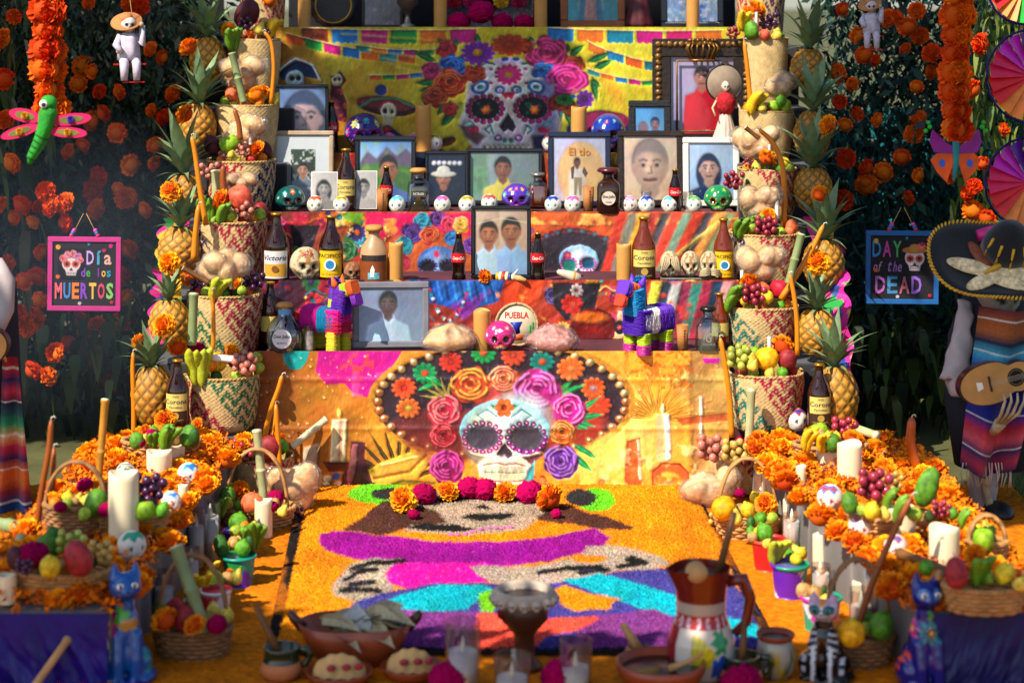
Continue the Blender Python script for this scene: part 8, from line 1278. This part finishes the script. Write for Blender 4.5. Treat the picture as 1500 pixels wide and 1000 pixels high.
# ------------------------------------------------------------------ dragonfly, butterfly, pinwheels
M_felt = mat('green_felt', '#1c8a24', .8, .3, 20, .4, 40); M_pink = mat('hot_pink_felt', '#d80f5a', .7, .15, 10)
def wing(pts, y0=-.004, y1=.004): return MB().ext(pts, y0, y1)
def oval(cx, cz, rx, rz, rot, n=24): return [(cx + math.cos(a) * rx * math.cos(rot) - math.sin(a) * rz * math.sin(rot), cz + math.cos(a) * rx * math.sin(rot) + math.sin(a) * rz * math.cos(rot)) for a in [2 * math.pi * k / n for k in range(n)]]
Y = -.9; s_ = sc(Y); t = thing('toy_dragonfly', 'green plush dragonfly with hot pink wings', 'toy', P(66, 190, Y), rot=(0, .12, 0)); part('body', MB().tube([(.006, 0, .075), (.004, -.004, .05), (0, 0, .01), (-.012, 0, -.04), (-.03, 0, -.085), (-.036, 0, -.11)], [.02, .028, .024, .02, .015, .006], 12), M_felt, t); part('head', MB().ell((.002, -.005, .082), (.026, .024, .024), 16, 10), M_felt, t)
for k in range(5): part('stripe', MB().tube([(-.006 - k * .0065, 0, -.02 - k * .017), (-.008 - k * .0065, 0, -.025 - k * .017)], .0225 - k * .002, 12), mat('dark_green_felt', '#0f5014', .8), t)
part('eye', MB().ell((-.008, -.026, .078), (.013, .006, .013), 12, 8), M_white2, t); part('pupil', MB().ell((-.007, -.032, .077), (.007, .003, .007), 10, 6), M_blk, t)
for cx, cz, rx, rz, rot in ((.075, .04, .062, .018, .22), (.07, .0, .058, .016, .05), (-.065, .035, .05, .02, -.1), (-.075, -.015, .06, .017, .42)): w_ = part('wing', wing(oval(cx, cz, rx, rz, rot)), M_pink, t, smooth=False); part('wing_patch', wing(oval(cx, cz, rx * .6, rz * .6, rot), -.0055, -.0045), mat('olive_felt', '#6a6a2c', .8, .3, 30), w_, smooth=False); part('wing_flower', MARI[0], mat('violet_felt' if cx > .07 else 'yellow_felt', '#5a3ab0' if cx > .07 else '#d8a020', .8), w_, (cx, -.007, cz), (R(90), 0, 0), .024)
Y = -.45; t = thing('toy_butterfly', 'paper butterfly with purple upper and orange lower wings', 'toy', P(1400, 230, Y)); part('body', MB().tube([(0, 0, .055), (0, 0, .03), (0, 0, -.03), (-.006, 0, -.075)], [.010, .012, .010, .005], 10), mat('teal_felt', '#0f8a94', .6), t)
for sx in (-1, 1):
 u_ = part('upper_wing', wing([(0, .03), (sx * .03, .045), (sx * .075, .09), (sx * .085, .05), (sx * .07, .015), (sx * .01, .01)]), mat('purple_foil', '#8a0f8a', .4, .2), t, smooth=False); part('wing_spots', MB().ell((sx * .085, -.004, .098), .008, 8, 6).ell((sx * .098, -.004, .085), .008, 8, 6).ell((sx * .09, -.004, .112), .007, 8, 6), mat('green_spots', '#1cb02c', .5), u_)
 l_ = part('lower_wing', wing([(0, .01), (sx * .06, .012), (sx * .082, -.01), (sx * .06, -.05), (sx * .03, -.082), (sx * .012, -.03)]), mat('orange_foil', '#d8500c', .4, .4, 14), t, smooth=False); part('wing_eye', wing(oval(sx * .045, -.02, .010, .013, 0), -.006, -.005), mat('blue_eye_spot', '#1c60c8', .4), l_, smooth=False)
RB_ = ['#5aa014', '#1460b8', '#5a1490', '#c81cb0', '#d81c50', '#d81418', '#e87a0c', '#18a02c', '#e8c00c', '#1490a8']
def pinwheel(px, py, r, Y, lab, off=0):
 s = sc(Y); r = r / s; t = thing('pinwheel', lab, 'pinwheel', P(px, py, Y), rot=(0, 0, .1))
 for k in range(20): a0, a1 = 2 * math.pi * k / 20 + off, 2 * math.pi * (k + 1.08) / 20 + off; q = [(0, 0, 0)] + [(math.cos(a0 + (a1 - a0) * j / 3) * r, -.025 * (j / 3), math.sin(a0 + (a1 - a0) * j / 3) * r) for j in range(4)]; part('vane', MB().add(q, [(0, 1, 2), (0, 2, 3), (0, 3, 4)]), mat('foil_' + RB_[k // 2][1:], RB_[k // 2], .35, .15, 30), t, smooth=False)
 part('hub', MB().ell((0, -.012, 0), (.012, .012, .012), 12, 8), M_white2, t); part('rim_tinsel', MB().tube([(math.cos(k * .1257) * r * 1.04, random.uniform(-.006, .006), math.sin(k * .1257) * r * 1.04) for k in range(51)], .0045, 5), mat('violet_tinsel', '#2a1060', .3, .5, 90, metal=.6), t); part('stick', MB().tube([(0, .015, 0), (0, .03, -r * 2.2)], .004, 6), M_wood, t)
pinwheel(1512, 112, 66, -.2, 'large rainbow pinwheel at the right edge', 0); pinwheel(1508, 268, 64, -.15, 'rainbow pinwheel above the sombrero', .2); pinwheel(1500, -18, 52, -.1, 'rainbow pinwheel cut by the upper right corner', 0)
# ------------------------------------------------------------------ hanging skeleton dolls on swings
def puppet(px, py, Y, h, lab, rz):
 t = thing('skeleton_puppet', lab, 'puppet', P(px, py, Y), rz); k = h / sc(Y); M_cl = mat('white_cotton', '#b8b0c0', .8, .15, 20); part('hat', MB().lathe([(.21, 0), (.20, .015), (.09, .02), (.085, .09), (.05, .12), (.001, .125)], 28), mat('straw_hat', '#b0703c', .8, .25, 60), t, (-.02 * k, .03 * k, .80 * k), (.55, -.25, 0), k); part('head', skull_mesh(dict(base='#c0b8b4', deep=.32), 40, 30), M_bone, t, (0, -.02 * k, .66 * k), (0, 0, 0), k * .22)
 part('shirt', MB().lathe([(.15, 0), (.14, .12), (.13, .28), (.10, .34), (.03, .37)], 24, fn=lambda r, a, q: r * (1 + .08 * math.sin(a * 5))), M_cl, t, (0, 0, .30 * k), (0, 0, 0), k)
 for sx in (-1, 1): part('sleeve', MB().tube([(sx * .10, 0, .62), (sx * .17, -.08, .5), (sx * .12, -.15, .42) if sx < 0 else (.17, -.05, .75)], [.05, .05, .04], 10), M_cl, t, scale=k); part('trouser_leg', MB().tube([(sx * .06, 0, .32), (sx * .08, -.16, .27), (sx * .08, -.17, .04)], [.065, .06, .045], 10), M_cl, t, scale=k); part('hand', MB().ell((0, 0, 0), (.03, .03, .035), 8, 6), mat('bone', '#a89878'), t, (sx * .15 * k, -.12 * k, (.42 if sx < 0 else .77) * k), scale=k)
 part('swing_bar', MB().box((0, -.1 * k, .25 * k), (.42 * k, .03 * k, .02 * k)), M_red, t, smooth=False); part('foot_bar', MB().box((.04 * k, -.17 * k, .02 * k), (.28 * k, .03 * k, .015 * k)), M_red, t, smooth=False); part('string', MB().tube([(.12 * k, -.08 * k, .25 * k), (.02 * k, 0, 1.1 * k), (0, .02, 1.6 * k)], .0015, 5), M_wood, t)
puppet(188, 122, .35, 112, 'skeleton puppet in straw hat swinging before the leafy wall', .35); puppet(1276, 74, .5, 84, 'skeleton puppet in straw hat at the upper right leaves', -.1)
# ------------------------------------------------------------------ two square signs
def sign(px0, py0, px1, py1, Y, lab, fcol, board, words, skull_at, hat=False):
 s = sc(Y); w, h = (px1 - px0) / s, (py1 - py0) / s; t = thing('hanging_sign', lab, 'sign', P((px0 + px1) / 2, (py0 + py1) / 2, Y), rot=(0, .01, 0)); f = w * .065; M_f = mat('sign_frame_' + fcol[1:], fcol, .5, .08); part('board', MB().box((0, .004, 0), (w - f, .008, h - f)), mat('chalk_black', '#14121c', .8, .2, 20), t, smooth=False)
 for c, d in (((0, 0, h / 2 - f / 2), (w, .012, f)), ((0, 0, -h / 2 + f / 2), (w, .012, f)), ((-w / 2 + f / 2, 0, 0), (f, .011, h - 2 * f)), ((w / 2 - f / 2, 0, 0), (f, .011, h - 2 * f))): part('frame_bar', MB().box(c, d, .001), M_f, t, smooth=False)
 for (txt, hh, x, z, ww, cols, sh, b) in words:
  n = len(txt); xs = np.linspace(-ww / 2 + ww / n / 2, ww / 2 - ww / n / 2, n) if n > 1 else [0]
  for i, ch in enumerate(txt):
   if ch != ' ': c_ = cols[i % len(cols)]; part('letter', text_mb(ch, hh * h * (1 if ch.isupper() or ch in 'dlhtfí' else .72), .0, sh, b, w=None if ch in 'íl' else ww / n * w * .84), mat('paint_' + c_[1:], c_, .6, .05), t, ((x + xs[i]) * w, -.0022, (z - (0 if ch.isupper() or ch in 'dlhtfí' else .14 * hh)) * h), smooth=False)
 cx, cz, q = skull_at; c = Cv(0, 0, 40, 46, 1.3, '#14121c')
 c.ell(20, 22, 14, 13, '#c8b8c0'); c.poly([(10, 26), (30, 26), (27, 40), (13, 40)], '#c8b8c0'); [c.flower(x, 23, 6, 8, '#d85a3c', '#1c1c1c', '#141018') for x in (13.5, 26.5)]; c.poly([(20, 28), (23, 33), (17, 33)], '#201820'); [c.line([(14 + k * 2.4, 35), (14 + k * 2.4, 39)], .8, '#5a4a50') for k in range(6)]; c.line([(12, 37), (28, 37)], .7, '#5a4a50')
 if hat: c.ell(20, 11, 18, 5, '#a86a34'); c.ell(20, 8, 8, 6, '#b87a3c'); c.flower(30, 5, 6, 7, '#d83a6a', '#f0a040'); c.line([(14, 34), (20, 33), (26, 34)], 1.5, '#141018')
 else: [c.rose(x, y, r, q_, '#f0b0b0') for x, y, r, q_ in ((8, 15, 6, '#c82c3c'), (15, 9, 6, '#d85a8a'), (23, 8, 6, '#b82c2c'), (30, 11, 6, '#a83cb0'), (34, 17, 5, '#d83a5a'))]
 hh, ww = c.C.shape[:2]; u = np.linspace(-.5, .5, ww)[None] * q * w + np.zeros((hh, 1)); v = np.linspace(.5, -.5, hh)[:, None] * q * 1.15 * h + np.zeros((1, ww)); part('skull_print', gridmesh('skull_print', np.stack([u + cx * w, 0 * u - .0012, v + cz * h], -1), c.C), M_photo, t)
 for x, z, r, c_ in ((-.36, .36, .035, '#d89a2c'), (.36, .38, .03, '#c81c7a'), (.06, .40, .02, '#2c8a9a'), (-.36, -.04, .03, '#d8602c'), (-.06, -.40, .025, '#c8b8c0'), (.38, -.38, .025, '#c81c3c'), (.27, .32, .03, '#a81c5a')): part('painted_flower', MARI[2], mat('paint_' + c_[1:], c_, .6), t, (x * w, -.002, z * h), (R(90), 0, 0), (r * 2 * w, r * 2 * w, .004))
 ap = (0.0, 0, h / 2 + w * .32)
 for sx in (-1, 1):
  part('cord', MB().tube([(sx * w * .19, 0, h / 2 - .004), (sx * w * .02, 0, ap[2])], .0012, 5), M_wood, t)
  for k, c_ in enumerate(('#c81c3c', '#1c6ab0', '#c83c9a')): fz = .06 + k * .1; part('bead', MB().ell((0, 0, 0), .0085, 10, 8), mat('bead_' + c_[1:], c_, .3), t, (sx * w * (.19 - .17 * fz), 0, h / 2 + w * .34 * fz))
CLR = ['#d85a6a', '#3a78b8', '#d8702c', '#7a3cb0', '#d8a848', '#c03c5a', '#7ab05a']
sign(70, 347, 177, 455, .45, 'square pink-framed black sign reading Día de los Muertos', '#b82a7a', None, [('Día', .19, .20, .22, .36, ['#b090d0', '#3a8ab0', '#c89a8a'], 0, .02), ('de los', .12, .16, .02, .42, ['#7a3cb0', '#3a9a4a', '#000', '#6a2c8a', '#d8a02c', '#1c8aa8'], 0, .02), ('MUERTOS', .22, .0, -.23, .82, CLR, 0, .035)], (-.18, .13, .36)); sign(1268, 338, 1375, 445, .45, 'square blue-framed black sign reading Day of the Dead', '#1c5a9a', None, [('DAY', .22, -.21, .25, .42, ['#2c7ab0', '#b83a8a', '#4a9a5a'], 0, .02), ('of the', .14, -.20, .01, .40, ['#a87a98', '#a87a98', '#000', '#9a6ab0', '#9a6ab0', '#9a6ab0'], .3, .01), ('DEAD', .24, -.05, -.24, .66, ['#a85aa8', '#3a7aa8', '#b05a6a', '#8a5ac0'], 0, .02)], (.17, .12, .38), True)
# ------------------------------------------------------------------ guitar players at both edges
def guitar(t, loc, rot, k):
 pts = []; n = 60
 for i in range(n): a = 2 * math.pi * i / n; r = .19 + .035 * math.cos(2 * a) - .03 * math.cos(a) * (1 if math.cos(a) > 0 else .6); pts.append((math.cos(a) * r * 1.28, math.sin(a) * r * (.82 - .1 * math.cos(a)) * (1 - .22 * math.exp(-((math.cos(a) - .25) / .22) ** 2))))
 g_ = part('guitar_body', MB().ext(pts, -.035, .035), mat('maroon_sides', '#3a0a12', .3, .2, coat=.3), t, loc, rot, k, smooth=False); part('soundboard', MB().ext([(x * .96, z * .96) for x, z in pts], -.038, -.0345), mat('spruce_top', '#b8864a', .35, .15, 10, coat=.3), g_, smooth=False); part('sound_hole', MB().lathe([(.001, 0), (.045, 0)], 28, cap=False), mat('dark_hole', '#14100c', .9), g_, (.08, -.0392, 0), (R(90), 0, 0)); part('rosette', MB().lathe([(.047, 0), (.058, .0005), (.06, 0)], 32, cap=False), mat('rosette_inlay', '#2c2018', .4, .5, 80), g_, (.08, -.0395, 0), (R(90), 0, 0)); part('bridge', MB().box((-.10, -.042, 0), (.014, .008, .1)), mat('rosewood', '#3a2012', .5), g_, smooth=False); part('neck', MB().box((.37, -.042, 0), (.42, .014, .045), .003), mat('rosewood', '#3a2012', .5), g_, smooth=False)
 for j in range(8): part('fret', MB().box((.2 + j * .042, -.0505, 0), (.003, .003, .044)), mat('brass', '#a89048', .3, metal=.8), g_, smooth=False)
 for j in range(6): part('guitar_string', MB().tube([(-.1, -.0475, -.015 + j * .006), (.56, -.0535, -.015 + j * .006)], .0006, 4), mat('nylon', '#c8c0b0', .3), g_)
 part('tailpiece', MB().ext([(-.19, -.03), (-.15, -.02), (-.15, .02), (-.19, .03)], -.041, -.0385), M_white2, g_, smooth=False)
M_sar = mat('woven_sarape', rough=.85, var=.15, ns=90, attr=True, sheen=.1, bump=.2, bs=150)
def sarape(xs, zs, Y, bands, seed, nx=60, nz=120, amp=.03, vee=0, fr=9):
 """cloth between x range (top, bottom) and z range; bands = list of colours"""
 u = np.linspace(0, 1, nx)[None]; v = np.linspace(0, 1, nz)[:, None]; X = (xs[0] + (xs[1] - xs[0]) * u) * (1 - v) + (xs[2] + (xs[3] - xs[2]) * u) * v; Z = zs[0] + (zs[1] - zs[0]) * v - vee * (1 - 2 * np.abs(u - .5)) * (.3 + v * .7) ; Yy = Y + amp * np.sin(u * fr + seed + v * 1.5) * (.4 + v) + 0 * v
 bc = np.array([lin(b) for b in bands]); q = v * (len(bands) - 1) + 0 * u; i = np.clip(np.floor(q).astype(int), 0, len(bands) - 2); f = np.floor((q - i) * 5)[..., None] / 5; C = bc[i] * (1 - f) + bc[i + 1] * f; C = np.where((np.abs(q - np.round(q)) < .06)[..., None] & (np.mod(np.round(q), 3) == 1)[..., None], lin('#c8c0b8'), C)
 return gridmesh('sarape', np.stack([X, Yy, Z], -1), C)
def crumple(o, amp, fr):
 v = vcos(o.data); d = np.array([[mnoise.noise(V(q) * fr + V((0, 0, k * 9.))) for k in range(3)] for q in v]); o.data.vertices.foreach_set('co', (v + d * amp).astype(np.float32).ravel()); return o
Yf = -.28; s_ = sc(Yf); pz = lambda y: H - (y - Y0) / s_; pxx = lambda x: (x - 750) / s_; fx = pxx(1452)
t = thing('guitar_skeleton', 'skeleton musician in sombrero and striped sarape playing a guitar', 'figure', (fx, Yf, 0)); M_tr = mat('grey_cotton', '#a89c9c', .85, .15, 10, .2, 30); L_ = lambda x, y, dy=0: (pxx(x) - fx, dy, pz(y))
part('torso', MB().lathe([(.13, pz(690)), (.16, pz(600)), (.15, pz(500)), (.10, pz(440)), (.04, pz(425))], 24, (.03, .10, 0)), mat('dark_shirt', '#1c1c28', .9), t); crumple(part('sleeve', MB().tube([V(L_(1420, 446, .04)).lerp(V(L_(1396, 562, -.03)), k / 24) for k in range(25)] + [L_(1386, 566, -.03)], [.026 + .024 * k / 24 for k in range(25)] + [.03], 24), M_tr, t), .014, 22); part('jaw', skull_mesh(dict(base='#8a8278', deep=.3), 40, 30), M_bone, t, (pxx(1462) - fx, .02, pz(470)), (.1, 0, .3), (.15, .16, .2))
part('sarape', sarape((pxx(1422) - fx, pxx(1530) - fx, pxx(1396) - fx, pxx(1470) - fx), (pz(440), pz(668)), -.13, ['#5a1c24', '#8a4418', '#96501c', '#0c1a3a', '#3a98b0', '#2468a8', '#0f1a7a', '#0c1474', '#0c1474', '#0f1a80', '#101a78', '#b01c34', '#c84a54', '#1c1a50', '#a8243c', '#0f1040'], 1, vee=.05), M_sar, t); fg = MB()
for k in range(16): x = 1398 + k * 4.6; fg.tube([L_(x, 664, -.13), L_(x + random.uniform(-4, 4), 682, -.13), L_(x + random.uniform(-6, 6), 700, -.12)], .0025, 4)
part('fringe', fg, mat('white_yarn', '#b8b0a8', .9), t); crumple(part('trouser_leg', MB().tube([V(L_(1442, 640, .03)).lerp(V(L_(1444, 795, 0)), k / 24) for k in range(25)], [.055 - .02 * k / 24 for k in range(25)], 24), M_tr, t), .014, 20); part('leg_bone', MB().tube([L_(1432, 660, -.05), L_(1436, 700, -.06), L_(1446, 740, -.05), L_(1452, 775, -.05)], [.016, .013, .014, .022], 10), mat('bone', '#a89878'), t); part('shoe', MB().ell((pxx(1456) - fx, -.06, .02), (.05, .09, .03), 14, 8), M_blk, t)
guitar(t, (pxx(1447) - fx, -.2, pz(538)), (0, -.22, .12), .5)
for k in range(4): part('finger_bone', MB().tube([L_(1434 + k * 4, 598, -.24), L_(1438 + k * 8, 580, -.27), L_(1442 + k * 9, 562, -.28), L_(1441 + k * 10, 552, -.265)], [.005, .0055, .0045, .003], 6), mat('bone', '#a89878'), t)
part('hand_bone', MB().tube([L_(1436, 616, -.18), L_(1440, 596, -.24)], [.014, .02], 8), mat('bone', '#a89878'), t)
# sombrero: a thing of its own resting on the skeleton's head
hx, hz_ = pxx(1446), pz(384); t = thing('sombrero', 'black sombrero with gold braided brim edge and embroidered leaves', 'hat', (hx, Yf - .03, hz_), rot=(.74, .06, 0)); rx, ry = .205, .125
sq_ = lambda a: (abs(math.cos(a)) ** 3 + abs(math.sin(a)) ** 3) ** (-1 / 3.); M_vel = mat('black_velvet', '#0c0c14', .9, .3, 20, sheen=.3); part('brim', MB().lathe([(.05, .004), (.1, 0), (.16, .008), (rx, .022), (rx, .016), (.16, .0), (.05, -.006)], 60, fn=lambda r, a, k: r * (1 + (sq_(a) - 1) * .6) * math.hypot(math.sin(a), .78 * math.cos(a)), cap=False), M_vel, t); part('crown', MB().lathe([(.085, 0), (.08, .05), (.06, .10), (.035, .13), (.001, .14)], 32), M_vel, t, (.06, .05, .0)); [part('crown_braid', MB().tube([(.06 + math.sin(a) * .083, .05 - math.cos(a) * .083, .01), (.06 + math.sin(a) * .066, .05 - math.cos(a) * .066, .095)], .005, 6), mat('yellow_braid', '#c8981c', .6, .2, 60), t) for a in (-1.2, -.6, 0, .6, 1.2)]; br = MB()
for k in range(84): a = 2 * math.pi * k / 84; q = (1 + (sq_(a) - 1) * .6) * math.hypot(math.sin(a), .78 * math.cos(a)) * rx; e_ = .009; br.ell((q * math.sin(a), -q * math.cos(a), .022), (.0105, .0045, .006), 8, 5, rot=(0, 0, a + .7))
part('braid_edge', br, mat('yellow_braid', '#c8981c', .6, .2, 60), t); M_emb = mat('gold_embroidery', '#dcc090', .5, .5, 70, .5, 120)
for x, y, L, a in ((-.06, -.03, .12, 2.9), (-.03, -.085, .10, 3.7), (.03, -.07, .13, 5.9), (.10, -.05, .12, 6.1), (-.03, .02, .09, 2.0)): part('embroidered_leaf', MB().ell((0, 0, 0), (L * .75, L * .27, .008), 20, 8), M_emb if a > 2.5 else mat('copper_embroidery', '#7a3c1c', .5, .4, 70), t, (x, y, .012), (0, 0, a));
part('gold_tie', MB().tube([(-.03, -.06, .016), (.0, -.045, .026), (.03, -.02, .02), (.05, -.0, .02)], [.004, .009, .008, .004], 8), mat('gold_cord', '#c8941c', .4, .2), t); part('ribbon_roll', MB().tube([(-.03, .10, .02), (.04, .115, .03), (.10, .10, .02)], [.02, .03, .02], 10), mat('pink_ribbon', '#c81c7a', .5, .3, 40), t)
t = thing('guitar_skeleton', 'edge of a second musician with grey sleeve and long striped sarape', 'figure', (pxx(-8), Yf, 0)); fx = pxx(-8)
part('torso', MB().lathe([(.14, 0), (.15, pz(600)), (.13, pz(420)), (.05, pz(395))], 20, (-.08, .08, 0)), mat('dark_shirt', '#1c1c28'), t); part('sleeve', MB().tube([L_(-6, 384, -.02), L_(12, 410, -.04), L_(14, 450, -.06), L_(4, 482, -.1)], [.03, .034, .03, .024], 12), M_tr, t); part('sarape', sarape((pxx(6) - fx, pxx(30) - fx, pxx(-2) - fx, pxx(52) - fx), (pz(520), pz(748)), -.03, ['#8a1428', '#b01c34', '#1c1a5a', '#b83048', '#0c0c3a', '#0f4a4a', '#1c8a5a', '#c8a060', '#b01c3c', '#3a1450', '#c8641c', '#c8641c', '#8a2430', '#0f3a7a', '#0c4a80'], 2, vee=.0, amp=.02), M_sar, t); part('hand_bone', MB().tube([L_(6, 484, -.12), L_(16, 500, -.13), L_(22, 520, -.12)], [.010, .008, .004], 8), mat('bone', '#a89878'), t); guitar(t, (pxx(-34) - fx, -.16, pz(505)), (0, 2.84, 0), .5)
# thin incense smoke drifting before the left leafy wall
sm = bpy.data.materials.new('incense_smoke'); sm.use_nodes = True; N = sm.node_tree.nodes; L = sm.node_tree.links; N.remove(N['Principled BSDF']); pv = N.new('ShaderNodeVolumePrincipled'); pv.inputs['Color'].default_value = (.62, .78, 1, 1); pv.inputs['Anisotropy'].default_value = .3
tc = N.new('ShaderNodeTexCoord'); gt = N.new('ShaderNodeTexGradient'); gt.gradient_type = 'SPHERICAL'; mp = N.new('ShaderNodeMapping'); mp.inputs['Location'].default_value = (-1, -1, -1); mp.inputs['Scale'].default_value = (2, 2, 2); L.new(tc.outputs['Generated'], mp.inputs[0]); L.new(mp.outputs[0], gt.inputs[0]); nz = N.new('ShaderNodeTexNoise'); nz.inputs['Scale'].default_value = 3; L.new(tc.outputs['Generated'], nz.inputs[0]); mu = N.new('ShaderNodeMath'); mu.operation = 'MULTIPLY'; L.new(gt.outputs['Fac'], mu.inputs[0]); L.new(nz.outputs[0], mu.inputs[1]); m2 = N.new('ShaderNodeMath'); m2.operation = 'MULTIPLY'; m2.inputs[1].default_value = .7; L.new(mu.outputs[0], m2.inputs[0]); L.new(m2.outputs[0], pv.inputs['Density']); L.new(pv.outputs[0], N['Material Output'].inputs['Volume'])
o = struct('smoke', MB().box((-1.68, .45, .70), (1.5, 1.1, 1.3)), sm, kind='stuff'); o['label'] = 'thin bluish incense smoke before the leafy wall'
# ------------------------------------------------------------------ tell look-alikes apart
ORD = ['leftmost', 'second from the left', 'third from the left', 'fourth from the left', 'fifth from the left']
for lab, L in list(USED.items()):
 L = [o for o in L if 'group' not in o]
 if len(L) > 1:
  L.sort(key=lambda o: o.matrix_basis.translation.x); n = len(L); zs = sorted(L, key=lambda o: o.matrix_basis.translation.z)
  for i, o in enumerate(L):
   if n == 2: dz = zs[1].location.z - zs[0].location.z; w_ = ('the higher one' if o is zs[1] else 'the lower one') if dz > .03 else ('the left one' if i == 0 else 'the right one')
   else: w_ = ORD[i] if i < n - 1 else 'rightmost'
   o['label'] = f'{lab}, {w_}'
